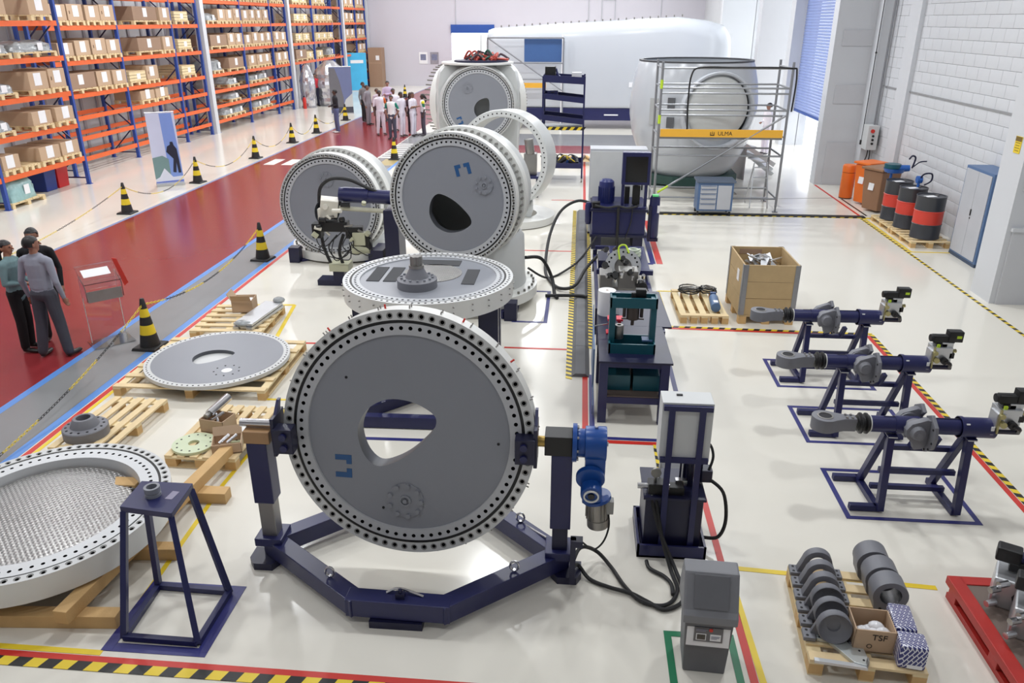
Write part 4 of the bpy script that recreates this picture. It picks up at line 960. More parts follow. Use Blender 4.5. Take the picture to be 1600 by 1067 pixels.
def cylinder(y, label):
    yc, zc = y + .21, .905
    t = thing('pitch_cylinder', label, 'hydraulics', (3.23, yc, zc), 0, 'blue pitch cylinders on trestles')
    L = Vector((-3.3, -yc, -zc))
    def B(m, n, mat, sm=35, bev=0): return m.build(n, mat, t, sm, bev, L)
    X = lambda x, dz=0, dy=0: (x, yc + dy, zc + dz)
    m = MB(); n = 32; pts = []
    for k in range(n + 1): a = R(50) + (2 * PI - R(100)) * k / n; pts.append((2.45 + .12 * math.cos(a), yc + .12 * math.sin(a)))
    poly = pts + [(2.62, yc - .055), (2.73, yc - .05), (2.73, yc + .05), (2.62, yc + .055)]
    m.prism(poly, zc - .068, zc + .062); B(m, 'rod_eye', GCAST, 30, .008)
    m = MB(); m.lathe([(.05, .055), (.074, .062), (.074, .066), (.058, .067), (.058, .02)], 24, Matrix.Translation((2.45, yc, zc))); B(m, 'eye_bush', STEELD)
    m = MB(); m.cyl((2.45, yc, zc + .055), (2.45, yc, zc + .0635), .059, n=24); B(m, 'eye_bore', HOLE)
    m = MB()
    for x in (2.64, 2.69):
        for dy in (-.03, .03): m.cyl((x, yc + dy, zc + .05), (x, yc + dy, zc + .075), .012, n=8)
    B(m, 'clamp_screw', STEELD)
    m = MB(); m.cyl(X(2.70), X(2.76), .035); B(m, 'rod', STEEL)
    m = MB(); pr = []
    for k in range(9): pr.append((.1 if k % 4 in (1, 2) else .075, k * .013))
    m.lathe(pr, 24, Matrix.Translation(X(2.755)) @ zmat((1, 0, 0)).to_4x4()); m.cyl(X(2.745), X(2.757), .076, n=24); B(m, 'bellows', BLACK, 0)
    m = MB(); m.cyl(X(2.858), X(3.72), .078, n=28); m.cyl(X(3.08), X(3.3), .084, n=28); B(m, 'barrel', NAVY)
    m = MB(); m.cyl(X(2.853), X(2.862), .082, n=28); B(m, 'end_band', WPAINT)
    m = MB(); m.cyl(X(3.66), X(3.97), .095, n=28); m.cyl(X(3.66), X(3.69), .103, n=28); B(m, 'end_housing', NAVY)
    m = MB(); m.cyl(X(3.80, -.02), X(4.20, -.02), .035, n=16); m.cyl(X(3.9, .08), X(2.98, .075), .008, n=6); B(m, 'pipe', NAVYD)
    for sg in (-1, 1):     # trunnion castings front and back
        m = MB(); yy = yc + sg * .10
        m.cyl((3.240, yc + sg * .05, zc), (3.240, yy + sg * .10, zc), .1, .055, n=24); m.cyl((3.240, yy + sg * .1, zc), (3.240, yy + sg * .105, zc), .03, n=14)
        fl = [(3.310, zc + .17), (3.345, zc + .16), (3.350, zc + .05), (3.350, zc - .07), (3.330, zc - .16), (3.280, zc - .2), (3.220, zc - .19), (3.240, zc - .15), (3.300, zc - .08), (3.315, zc)]
        m.prism([(3.140, zc + .02), (3.180, zc + .08), (3.310, zc + .13), (3.350, zc + .12), (3.360, zc - .1), (3.300, zc - .17), (3.240, zc - .18), (3.220, zc - .12), (3.150, zc - .05)], min(0, sg * .07), max(0, sg * .07), XZ2(yy - sg * .02))
        B(m, 'trunnion_bracket', GCAST, 35, .01)
        m = MB(); q = [(yc + sg * a_, zc + b_) for a_, b_ in ((.03, .12), (.12, .17), (.24, .10), (.27, 0), (.24, -.12), (.12, -.21), (.04, -.19), (.09, -.08), (.09, .05))]
        m.prism(q, 3.340, 3.375, YZ2(0)); B(m, 'trunnion_flange', GCAST, 0, .006)
        m = MB()
        for a_, b_ in ((.13, -.18), (.2, -.14), (.24, -.06), (.22, .07)): m.cyl((3.334, yc + sg * a_, zc + b_), (3.380, yc + sg * a_, zc + b_), .011, n=8)
        B(m, 'flange_hole', HOLE, 0)
    # valve block
    m = MB(); m.box(X(4.05, .13), (.2, .16, .2)); m.box(X(3.97, .12, -.02), (.08, .14, .14)); m.box(X(4.1, .25), (.12, .1, .06)); B(m, 'valve_block', ALU, 0, .006)
    m = MB(); m.bar(X(3.95, .0, -.1), X(3.95, .24, -.1), .012, .03); m.cyl(X(4.15, .16), X(4.22, .17), .022, n=8); m.cyl(X(3.98, .1, -.1), X(3.98, .1, -.14), .03, n=10); m.cyl(X(3.96, .18, -.1), X(3.96, .18, -.13), .025, n=10); B(m, 'fittings', pm('brass_fitting', (176, 168, 120), .35, .7), 30)
    m = MB(); m.cyl(X(4.07, .09, -.085), X(4.07, .09, -.13), .038, n=12); m.tube(catmull([X(4.07, .09, -.12), X(4.13, .06, -.12), X(4.16, .0, -.06)], 5), .02); m.box(X(4.15, .14, -.05), (.05, .06, .06)); B(m, 'plug_valves', BLACK, 30)
    m = MB(); m.box(X(4.04, .245), (.12, .1, .05)); m.cyl(X(3.92, .315), X(4.06, .315), .042, n=14); m.box(X(4.06, .31), (.22, .085, .08)); m.box(X(4.17, .345), (.15, .1, .12)); B(m, 'servo_valve', BLACK, 30, .008)
    m = MB(); m.box(X(4.0, .235, -.06), (.03, .02, .05)); m.box(X(4.20, .345, -.052), (.05, .004, .03)); B(m, 'yellow_tag', LIME, 0)
    m = MB(); m.box(X(3.92, .02, -.09), (.03, .006, .08)); m.box(X(3.70, .06, -.07), (.05, .01, .02)); B(m, 'sticker', PAPER, 0)
    return t
for y, n_ in ((6.48, 'nearest'), (7.93, 'middle'), (9.38, 'farthest')):
    trestle(y, 'navy tube trestle under the %s pitch cylinder' % n_); cylinder(y, '%s of three blue pitch cylinders with grey rod eye and valve block' % n_)

# --- tall plywood crate and pallet with small parts
t = thing('plywood_crate', 'tall open plywood crate with steel corners, full of metal brackets', 'crate', (2.97, 12.15, 0), R(1))
w_, d_, = .84, 1.08
for k in range(3):
    z = .15 + .27 * k + .135
    for s in (-1, 1): pc('side_board', t, (s * (w_ / 2 - .012), 0, z), (.024, d_ - .05, .262), PLY); pc('side_board', t, (0, s * (d_ / 2 - .012), z), (w_, .024, .262), PLY)
pc('floor_board', t, (0, 0, .135), (w_, d_, .03), PLY)
for sx in (-1, 0, 1):
    for sy in (-1, 0, 1): pc('foot_block', t, (sx * (w_ / 2 - .06), sy * (d_ / 2 - .06), .06), (.12, .12, .12), TIMB)
for sx in (-1, 1):
    for sy in (-1, 1):
        m = MB(); m.bx(sx * (w_ / 2 + .004) - .004, sx * (w_ / 2 + .004) + .004, sy * d_ / 2 - (.07 if sy > 0 else 0), sy * d_ / 2 + (.07 if sy < 0 else 0), .15, .96); m.bx(sx * w_ / 2 - (.07 if sx > 0 else 0), sx * w_ / 2 + (.07 if sx < 0 else 0), sy * (d_ / 2 + .004) - .004, sy * (d_ / 2 + .004) + .004, .15, .96); m.build('corner_angle', GALV, t, 0)
pc('paper_label', t, (-w_ / 2 - .004, -.2, .7), (.006, .14, .18), PAPER); pc('paper_label', t, (-.1, d_ / 2 - .028, .88), (.36, .006, .08), CARDD)
rr = random.Random(5)
for k in range(22):
    m = MB(); L_ = rr.uniform(.22, .34); m.prism([(-L_ / 2, -.04), (L_ / 2, -.05), (L_ / 2 - .05, .04), (-L_ / 2 + .06, .05)], 0, .015)
    o = m.build('metal_bracket', ALU, None, 0, 0, (2.97 + rr.uniform(-.13, .22), 12.2 + rr.uniform(-.28, .3), .72 + rr.uniform(0, .14)), (rr.uniform(-.5, .5), rr.uniform(-.6, .6), rr.uniform(0, 3)))
    tag(o, 'dull steel bracket in the heap inside the tall plywood crate', 'bracket', 'brackets heaped in the plywood crate')
pallet('small pine pallet beside the plywood crate, with hose coils and blue cylinder', (2.02, 12.18, 0), .74, 1.28, R(1), 2, group='pine pallets on the floor', nst=5)
def coil(label, x, y, r_, n, seed):
    rr = random.Random(seed); pts = []
    for k in range(n * 14): a = 2 * PI * k / 14; q = r_ * (1 + rr.uniform(-.12, .12)); pts.append((q * math.cos(a) + rr.uniform(-.01, .01), q * math.sin(a), .02 + .03 * k / 14 + rr.uniform(0, .02)))
    t = thing('hose_coil', label, 'hose coil', (x, y, PT), 0, 'hose coils on the small pallet')
    MB().tube(pts, .012, 6).build('coil', BLACK, t); MB().tube([(p[0] * .8, p[1] * .8, p[2] + .02) for p in pts[::2]], .01, 6).build('steel_rings', STEELD, t)
coil('loose coil of black hose with steel rings at the pallet corner', 1.92, 12.6, .17, 3, 1); coil('smaller tangled hose coil beside the blue bottle cylinder', 2.22, 12.62, .13, 3, 2)
t = thing('blue_cylinder', 'light blue hydraulic bottle lying on the small pallet by the crate', 'cylinder', (2.24, 12.05, PT), R(-4))
MB().cyl((0, -.34, .075), (0, .12, .075), .075, n=22).cyl((0, .12, .075), (0, .2, .075), .075, .05, n=22).build('bottle', CABB, t, 35, .008); MB().cyl((0, .2, .075), (0, .36, .075), .03, n=12).box((0, .24, .1), (.09, .06, .07)).build('valve_head', pm('valve_blue', (60, 84, 130), .4), t, 30)
MB().box((0, -.24, .148), (.07, .1, .004)).build('sticker', PAPER, t, 0)

# --- lower right pallet with castings
pl = pallet('pine pallet carrying rows of grey castings, lower right', (2.22, 4.95, 0), .80, 1.06, R(-5), 7, nst=3)
rzp = R(-5)
def on_pal(x, y): v = Matrix.Rotation(rzp, 3, 'Z') @ Vector((x, y, 0)); return (2.22 + v.x, 4.95 + v.y, PT)
pc('cover_board', pl, (-.22, .17, .144), (.34, .7, .006), PLY); pc('cover_board', pl, (.28, .25, .144), (.2, .5, .006), PLY)
PT2 = PT + .006
def bracket_proto(dome):
    t = thing('cast_bracket', '', 'casting', (0, 0, 0), 0, 'grey cast bearing brackets on the lower right pallet')
    n = 18; top = [(.115 * math.cos(R(10) + R(160) * k / n), .13 + .115 * math.sin(R(10) + R(160) * k / n)) for k in range(n + 1)]
    prof = top + [(-.15, .045), (-.155, 0), (-.09, 0)]
    hole = [(.068 * math.cos(PI * k / n), .125 + .068 * math.sin(PI * k / n)) for k in range(n + 1)]
    arch = [(.155, 0), (.15, .045)] + top + [(-.15, .045), (-.155, 0), (-.07, 0), (-.068, .125)] + list(reversed(hole))[1:-1] + [(.068, .125), (.07, 0)]
    if not dome: MB().prism(arch, -.035, .035, XZ2(0)).build('arch', GCAST, t, 30, .004)
    else:
        MB().prism([(.155, 0), (.15, .045)] + top + [(-.15, .045), (-.155, 0)], .0, .03, XZ2(0)).build('arch', GCAST, t, 30, .004)
        MB().lathe([(.122, -.01), (.124, .05), (.116, .058), (.10, .03), (.075, .012), (.048, .008), (.046, -.02)], 28, Matrix.Translation((0, .0, .13)) @ zmat((0, -1, .2)).to_4x4()).build('dome', GCAST, t, 50)
        MB().cyl((0, .02, .13), (0, .012, .131), .05, n=20).build('bore', STEELD, t)
    for s in (-1, 1):
        MB().bx(s * .16 - .045, s * .16 + .045, -.055, .055, 0, .035).build('foot', GCAST, t, 0, .008)
        m = MB()
        for yy in (-.028, .028): m.cyl((s * .175, yy, .03), (s * .175, yy, .0365), .011, n=8)
        m.build('foot_hole', HOLE, t, 0)
    return t
pa = bracket_proto(False); pb = bracket_proto(True)
for k in range(6):
    x, y = 2.06 - .016 * k, 5.41 - k * .148
    src = pa if k < 3 else pb; lb = '%s grey cast bracket from the far end of the row of six' % ORD[k]
    if k in (0, 3): src.location = (x, y, PT2); src.rotation_euler[2] = rzp; src['label'] = lb
    else: dup(src, (x, y, PT2), rzp, lb)
def eye_block(label, x, y):
    t = thing('eye_block', label, 'casting', (x, y, PT2), rzp, 'grey eye blocks on the lower right pallet'); n = 28
    pts = [(.13 * math.cos(R(-25) + R(230) * k / n), .16 + .13 * math.sin(R(-25) + R(230) * k / n)) for k in range(n + 1)] + [(-.1, 0), (.1, 0)]
    m = MB(); hl = [(.08 * math.cos(2 * PI * k / n), .165 + .08 * math.sin(2 * PI * k / n)) for k in range(n)]
    # body as bridged ring: outer outline resampled around the bore
    out = []
    for k in range(n):
        a = 2 * PI * k / n; dx, dy = math.cos(a), math.sin(a); best = 9
        for (x0, y0), (x1, y1) in zip(pts, pts[1:] + pts[:1]):
            ex, ey = x1 - x0, y1 - y0; den = dx * ey - dy * ex
            if abs(den) < 1e-9: continue
            q = ((x0) * ey - (y0 - .165) * ex) / den; u = ((x0) * dy - (y0 - .165) * dx) / den
            if q > 0 and -.001 <= u <= 1.001: best = min(best, q)
        out.append((dx * best, .165 + dy * best))
    vs_ = [(x_, -.08, z_) for x_, z_ in out] + [(x_, -.08, z_) for x_, z_ in hl] + [(x_, .08, z_) for x_, z_ in hl] + [(x_, .08, z_) for x_, z_ in out]
    fs = []; ms = []
    for li in range(4):
        for k in range(n): fs.append((li * n + k, li * n + (k + 1) % n, ((li + 1) % 4) * n + (k + 1) % n, ((li + 1) % 4) * n + k)); ms.append(1 if li == 1 else 0)
    n0 = len(m.m); m.add(vs_, fs); m.m[n0:] = ms; m.build('block', [GCAST, STEEL], t, 40)
    m = MB(); m.cyl((-.06, -.078, .04), (-.06, -.082, .04), .012, n=8); m.build('grease_hole', HOLE, t, 0)
eye_block('farthest grey eye block on the lower right pallet', 2.50, 5.44); eye_block('middle grey eye block on the lower right pallet', 2.505, 5.25); eye_block('nearest grey eye block, beside the printed cartons', 2.50, 5.06)
t = thing('open_carton', 'open cardboard carton printed TSF holding plastic bags, lower right pallet', 'box', (2.25, 4.68, PT), R(-4), 'open cartons on the floor pallets'); open_box(t, .28, .24, .20, CARD)
text('lettering', 'TSF', .07, pm('print_black', (40, 34, 30), .7), t, (.03, -.1225, .14), (R(90), 0, 0))
m = MB(); m.lathe([(.014, 0), (.02, 0)], 16, Matrix.Translation((-.03, -.122, .06)) @ Matrix.Rotation(R(90), 4, 'X')); m.build('round_mark', pm('print_black', (40, 34, 30), .7), t)
rr = random.Random(9); m = MB()
for k in range(6): m.sphere((rr.uniform(-.08, .08), rr.uniform(-.06, .06), .11 + rr.uniform(0, .05)), (.06, .05, .035), 10)
m.build('plastic_bags', pm('white_plastic_bag', (226, 226, 230), .25, var=.15, bump=.6, bscale=20), t, 60)
for lb, x, y, s_ in (('taller navy and white printed carton in film, beside the TSF carton', 2.485, 4.74, (.16, .28, .2)), ('nearer navy and white printed carton with rounded film wrap', 2.47, 4.50, (.19, .17, .2))):
    t = thing('printed_carton', lb, 'box', (x, y, PT), R(-8), 'navy printed cartons on the lower right pallet')
    MB().box((0, 0, s_[2] / 2), s_).build('carton', PRINT, t, 40, .025); MB().box((.02, -s_[1] / 2 - .002, .03), (.1, .004, .03)).build('sticker', PAPER, t, 0)
t = thing('plate_bracket', 'pale triangular steel plate in front of the cast brackets', 'plate', (2.03, 4.53, PT), R(-5))
MB().prism([(-.17, .16), (-.17, .1), (-.09, .09), (.05, -.1), (.13, -.12), (.16, -.08), (.14, .1), (.1, .15)], 0, .03).build('plate', pm('zinc_plate', (198, 204, 204), .35, .5), t, 0, .004)
m = MB()
for x, y in ((-.15, .14), (-.15, .115), (-.09, .12), (.05, .1), (.1, .12), (.11, .02), (.12, -.07)): m.cyl((x, y, .02), (x, y, .0315), .009, n=8)
m.build('bolt_hole', HOLE, t, 0)
t = thing('steel_bar', 'thin pale steel bar lying at the near edge of the castings pallet', 'bar', (1.98, 4.44, PT + .0), R(-7)); MB().box((0, -.02, .012), (.36, .035, .022)).build('bar', ALU, t, 0); MB().bx(.175, .185, -.02, .02, .022, .07).build('end_lug', STEELD, t, 0)

# --- red trolley with valve blocks, right edge
t = thing('red_trolley', 'low red steel platform with brown plate at the right edge', 'trolley', (3.75, 4.65, 0)); B = W(t)
m = MB(); m.bx(3.11, 3.22, 3.6, 5.42, .13, .2); B(m, 'side_rail', REDP, 0, .006); m = MB(); m.bx(3.2, 4.4, 5.32, 5.42, .12, .2); B(m, 'end_rail', REDP, 0, .006)
m = MB(); m.bx(3.22, 4.4, 3.6, 5.32, .165, .19); B(m, 'deck_plate', BPLATE, 0); m = MB(); m.bx(3.13, 3.17, 3.6, 5.40, 0, .05); B(m, 'lower_rail', REDP, 0)
for y in (5.30, 4.62, 3.95):
    m = MB(); m.bx(3.12, 3.22, y - .06, y + .06, .05, .13); B(m, 'spacer_block', REDP, 0, .005)
def valve(label, x, y):
    t = thing('servo_valve_block', label, 'valve', (x, y, .19), 0, 'valve blocks on the red platform'); t.scale = (1.3, 1.3, 1.3); rt = Euler((0, 0, -.5)).to_matrix()
    MB().box((0, 0, .1), (.2, .2, .2), rot=rt).box((.1, .05, .1), (.1, .14, .14), rot=rt).build('block', ALU, t, 0, .012)
    m = MB()
    for dx, dz in ((-.12, .15), (-.12, .05), (-.08, .19)): m.cyl((dx, -.08, dz), (dx - .06, -.1, dz), .02, n=10)
    m.build('fittings', STEEL, t); m = MB(); m.cyl((-.01, -.1, .1), (-.02, -.125, .1), .035, n=8); m.build('port_star', BLACK, t, 0)
    m = MB(); m.box((.10, 0, .235), (.26, .09, .07), rot=rt); m.box((-.03, .06, .30), (.13, .09, .09), rot=rt); m.box((.20, -.06, .24), (.12, .09, .08), rot=rt); m.build('servo_body', BLACK, t, 0, .012)
    m = MB(); m.box((.14, -.01, .285), (.26, .08, .04), rot=rt); m.build('blue_cap', NAVY, t, 0, .01); m = MB(); m.box((.13, -.11, .25), (.05, .006, .03), rot=rt); m.build('yellow_tag', LIME, t, 0)
    m = MB(); m.cyl((.02, -.1, .2), (-.05, -.2, .003), .006, n=6); m.build('bleed_tube', BOOTG, t)
valve('pale valve block with black servo head, farther one on the red platform', 3.46, 5.16); valve('pale valve block with black servo head, nearer one on the red platform', 3.44, 4.82)

# --- grey swing bin
t = thing('swing_bin', 'grey swing-lid waste bin with photo label, lower centre', 'bin', (1.03, 4.55, 0), R(-3))
MB().box((0, 0, .25), (.30, .28, .50), top=(1.14, 1.14)).build('body', GBIN2, t, 0, .012)
m = MB(); yz = [(-.19, .48), (-.19, .55), (-.16, .58), (-.03, .81), (.10, .82), (.19, .60), (.19, .48)]
m.prism(yz, -.19, .19, YZ2(0)); hd = m.build('hood', GBIN, t, 0, .015)
m = MB(); a_ = math.atan2(.23, .13); rt = Euler((a_, 0, 0)).to_matrix(); m.box((0, -.103, .698), (.24, .235, .012), rot=rt); m.build('swing_flap', GBIN2, t, 0, .004)
m = MB(); rt2 = Matrix.Rotation(R(0), 3, 'X'); m.box((0, -.159, .37), (.30, .004, .20), rot=Euler((R(-4.0), 0, 0)).to_matrix()); lb = m.build('label_sheet', PAPER, t, 0)
m = MB(); m.box((0, -.166, 0.3750), (.2, .003, .12), rot=Euler((R(-4.0), 0, 0)).to_matrix()); m.build('label_grey_panel', pm('label_grey', (112, 110, 112), .6), lb, 0)
m = MB(); m.box((-.05, -.1685, 0.3550), (.07, .002, .055), rot=Euler((R(-4.0), 0, 0)).to_matrix()); m.box((.05, -.1685, 0.3550), (.075, .002, .055), rot=Euler((R(-4.0), 0, 0)).to_matrix()); m.build('label_white_box', PAPER, lb, 0)
m = MB(); m.box((-.05, -.170, 0.3550), (.058, .002, .043), rot=Euler((R(-4.0), 0, 0)).to_matrix()); m.build('label_photo', pm('label_photo', (82, 76, 70), .6, var=.5, scale=40), lb, 0)
m = MB(); m.cyl((.015, -.166, 0.4180), (.015, -.1705, 0.4180), .014, n=16); m.build('label_red_dot', TRED, lb)
m = MB()
for zz, x0, x1 in ((0.4200, -.09, -.01), (0.4080, -.09, -.02), (0.3650, .02, .08), (0.3550, .02, .075), (.345, .02, .06)): m.box(((x0 + x1) / 2, -.171, zz), (x1 - x0, .002, .004))
m.build('label_text_lines', pm('label_text', (150, 150, 165), .6), lb, 0)

# --- small hydraulic unit with white enclosure
t = thing('hydraulic_unit', 'navy hydraulic unit with white control box on two uprights', 'hydraulics', (.92, 5.95, 0)); B = W(t)
m = MB(); m.bx(.62, 1.22, 5.70, 6.30, 0, .02); m.bx(.62, 1.22, 5.70, 5.72, 0, .13); m.bx(.62, 1.22, 6.28, 6.30, 0, .13); m.bx(.62, .64, 5.70, 6.30, 0, .13); m.bx(1.20, 1.22, 5.70, 6.30, 0, .13); B(m, 'drip_tray', NAVY, 0)
m = MB(); m.bx(.67, 1.17, 5.78, 6.24, .05, .56); B(m, 'tank', NAVYD, 0, .012); m = MB(); m.bx(.65, 1.19, 5.76, 6.26, .56, .585); B(m, 'tank_lid', NAVYD, 0, .004)
for x in (.83, 1.08): m = MB(); m.bar((x, 5.755, .1), (x, 5.76, 1.47), .05, .03); B(m, 'upright', NAVY, 0)
for z in (.97, 1.46): m = MB(); m.bx(.76, 1.16, 5.745, 5.775, z - .022, z + .022); B(m, 'cross_bar', NAVY, 0)
m = MB(); m.bx(.75, 1.17, 5.775, 6.0, .95, 1.5); B(m, 'control_box', CABW, 0, .006); m = MB(); m.box((.9, 5.92, 1.505), (.05, .02, .012)); B(m, 'switch', BLACK, 0)
m = MB(); m.cyl((1.08, 6.05, .585), (1.08, 6.05, .84), .09, n=24); m.cyl((1.08, 6.05, .82), (1.08, 6.05, .86), .07, n=20)
for k in range(18): a = 2 * PI * k / 18; m.box((1.08 + .093 * math.cos(a), 6.05 + .093 * math.sin(a), .7), (.014, .005, .2), rz=a)
B(m, 'motor', NAVYD); m = MB(); m.bx(1.16, 1.26, 5.98, 6.1, .62, .74); B(m, 'motor_terminal', NAVYD, 0, .01)
m = MB(); m.box((.76, 5.86, .64), (.14, .12, .1)); m.box((.93, 5.86, .62), (.14, .1, .08)); B(m, 'valve_manifold', BLACK, 0, .008)
m = MB(); m.cyl((.60, 5.86, .64), (.70, 5.86, .64), .025, n=12); m.cyl((.78, 5.83, .60), (.78, 5.83, .5), .02, n=10); m.cyl((.72, 5.8, .60), (.72, 5.8, .5), .02, n=10); m.cyl((.84, 5.8, .66), (.84, 5.8, .70), .03, n=10); m.box((.98, 5.92, .66), (.1, .05, .05)); B(m, 'fittings', STEEL)
m = MB(); m.cyl((.75, 5.83, .79), (.75, 5.85, .79), .045, n=20); m.cyl((.75, 5.86, .68), (.75, 5.86, .76), .012, n=8); B(m, 'pressure_gauge', STEELD)
m = MB(); m.tube([(.80, 6.0, .58), (.80, 6.0, .86), (.82, 6.0, .88), (.98, 6.0, .88), (1.0, 6.0, .86), (1.0, 6.0, .58)], .01, 8); B(m, 'guard_loop', BOOTG)
m = MB(); m.tube(catmull([(1.22, 6.0, .66), (1.36, 5.95, .55), (1.40, 5.9, .3), (1.34, 5.85, .15), (1.22, 5.9, .1)], 6), .016); m.tube(catmull([(1.0, 5.95, .95), (1.12, 6.1, .9), (1.22, 6.1, .95), (1.26, 6.05, .85), (1.22, 6.0, .72)], 6), .012); B(m, 'hose', RUBB)


t = thing('cable_ramp', 'short rubber cable ramp piece behind the small hydraulic unit', 'cable ramp', (1.05, 7.15, 0)); B = W(t)
m = MB(); m.prism([(.98, 0), (1.03, .04), (1.17, .04), (1.22, 0)], 6.5, 7.68, XZ2(0)); B(m, 'ramp_section', pm('ramp_rubber', (112, 113, 116), .7), 0)
for x in (.955, 1.245): hz = hazard('hazard_edge', (x, 6.5), (x, 7.68), .055, .075, .5, z=.004, parent=t); hz.location = -Vector(t.location)
# --- rubber cable ramp with hazard edges
t = thing('cable_ramp', 'long dark rubber cable ramp with yellow and black hazard edges', 'cable ramp', (.1, 14.2, 0)); B = W(t)
for k in range(10): m = MB(); m.prism([(-.02, 0), (.04, .05), (.17, .05), (.23, 0)], 9.42 + k * .97, 9.42 + (k + 1) * .97 - .008, XZ2(0)); B(m, 'ramp_section', pm('ramp_rubber', (112, 113, 116), .7), 0)
hz = hazard('hazard_edge', (-.045, 9.35), (-.07, 19.2), .085, .065, .5, z=.004, parent=t); hz.location = -Vector(t.location)
hz = hazard('hazard_edge', (.255, 10.4), (.25, 19.2), .07, .065, .5, z=.004, parent=t); hz.location = -Vector(t.location)
for i, (lb, h, r_) in enumerate((('thick black hose arching from the power unit to the cable ramp', [(.35, 16.1, .85), (.0, 16.2, .9), (-.35, 16.0, .72), (-.55, 15.4, .35), (-.58, 14.2, .03), (-.45, 13.4, .03), (-.25, 12.95, .05), (.0, 13.0, .1), (.2, 13.6, .25), (.5, 13.9, .5)], .03),
                             ('twin black hose hanging from the second hub to the floor', [(-.85, 12.6, .7), (-.6, 12.9, .6), (-.42, 13.0, .25), (-.35, 12.7, .03), (-.3, 12.5, .03)], .03),
                             ('thin black hose crossing the cable ramp beside the second hub', [(-.85, 13.3, .3), (-.5, 13.6, .03), (-.1, 14.2, .06), (.15, 15.0, .08), (.4, 15.6, .3)], .02),
                             ('short dark hose end lying on the cable ramp', [(-.5, 12.6, .03), (-.2, 12.55, .06), (.1, 12.5, .08), (.2, 12.45, .08)], .03))):
    o = MB().tube(catmull(h, 7), r_, 8).build('hydraulic_hose', RUBB); tag(o, lb, 'hose', 'black hoses by the cable ramp')
# ================================================================== BENCH, PRESS, POWER UNIT
t = thing('work_bench', 'long navy steel work bench with lower shelf beside the cable ramp', 'bench', (.7, 9.3, 0)); B = W(t)
m = MB(); m.prism([(.3, 8.15), (1.14, 8.15), (1.12, 9.3), (.3, 9.3)], .775, .8); m.prism([(.3, 9.3), (1.24, 9.3), (1.2, 10.7), (.32, 10.7)], .775, .8); B(m, 'bench_top', NAVYD, 0, .003)
for x, y in ((.36, 8.22), (1.06, 8.22), (.36, 9.3), (1.1, 9.25), (1.16, 10.6), (.38, 10.6)): m = MB(); m.bx(x - .05, x + .05, y - .05, y + .05, 0, .775); B(m, 'leg', NAVY, 0)
m = MB(); m.bx(.36, 1.06, 8.2, 9.3, .32, .345); B(m, 'shelf', BPLATE, 0)
for y in (8.22, 9.28): m = MB(); m.bx(.36, 1.06, y - .03, y + .03, .25, .33); B(m, 'shelf_rail', NAVY, 0)
m = MB(); m.bx(.36, 1.06, 8.19, 8.25, .71, .775); B(m, 'top_rail', NAVY, 0)
m = MB(); m.bar((.25, 8.3, .1), (.25, 9.6, .9), .01, .2); m.bx(.24, .26, 8.5, 9.3, .3, .8); B(m, 'side_sheet', CABB, 0)
for lb, x, mt in (('left teal tool box on the lower shelf of the work bench', .53, TEAL), ('right blue tool box on the lower shelf of the work bench', .87, GEARB)):
    q = thing('tool_box', lb, 'tool box', (x, 8.6, .345), 0, 'tool boxes under the bench')
    MB().box((0, 0, .1), (.31, .5, .2)).build('body', TEAL, q, 0, .01); MB().box((0, .1, .22), (.29, .28, .06)).build('tray', mt, q, 0, .01); MB().tube([(-.1, 0, .2), (-.08, 0, .26), (.08, 0, .26), (.1, 0, .2)], .01).build('handle', BLACK, q)
q = thing('drill', 'yellow and black power drill lying on the tool boxes under the bench', 'drill', (.5, 8.7, .60)); MB().cyl((-.1, 0, .06), (.1, 0, .06), .04).build('body', pm('drill_yellow', (226, 170, 30), .4), q, 30); MB().box((-.05, 0, -.01), (.05, .04, .1)).cyl((.1, 0, .06), (.17, 0, .06), .02).build('grip', BLACK, q, 30)
# press
t = thing('shop_press', 'teal H-frame hydraulic press standing on the work bench', 'press', (.68, 8.55, .8)); 
for x in (-.235, .235): MB().bx(x - .035, x + .035, -.05, .07, .0, .64).build('upright', TEAL, t, 0, .005)
m = MB(); m.bx(-.27, .27, -.09, -.07, .54, .66); m.bx(-.27, .27, .09, .11, .54, .66); m.bx(-.27, -.25, -.09, .11, .54, .66); m.bx(.25, .27, -.09, .11, .54, .66); m.build('head_beam', TEAL, t, 0)
m = MB(); m.bx(-.27, .27, -.16, -.14, 0, .12); m.bx(-.27, .27, .14, .16, 0, .12); m.bx(-.27, -.25, -.16, .16, 0, .12); m.bx(.25, .27, -.16, .16, 0, .12); m.build('base_beam', TEAL, t, 0)
m = MB(); m.cyl((0, .01, .38), (0, .01, .58), .075, n=20); m.cyl((0, .01, .30), (0, .01, .38), .02, n=12); m.bx(-.13, .13, 0, .02, .37, .385); m.cyl((-.1, .01, .40), (-.1, .01, .56), .02, n=10); m.cyl((.1, .01, .40), (.1, .01, .56), .02, n=10); m.build('ram', pm('ram_brown', (70, 62, 60), .4, .4), t)
m = MB(); m.cyl((0, .01, .58), (0, .01, .70), .03, n=12); m.box((.08, .03, .69), (.12, .08, .1)); m.build('pump_head', BLACK, t, 30, .005)
MB().box((.18, 0, .13), (.12, .12, .02)).build('bolster', CABB, t, 0)
q = thing('steel_sleeve', 'polished steel sleeve standing on the press base', 'cylinder', (.53, 8.58, .92)); MB().lathe([(.025, .01), (.025, .17), (.05, .17), (.055, .16), (.055, .01), (.05, 0), (.03, 0)], 24).build('sleeve', STEELD, q, 35)
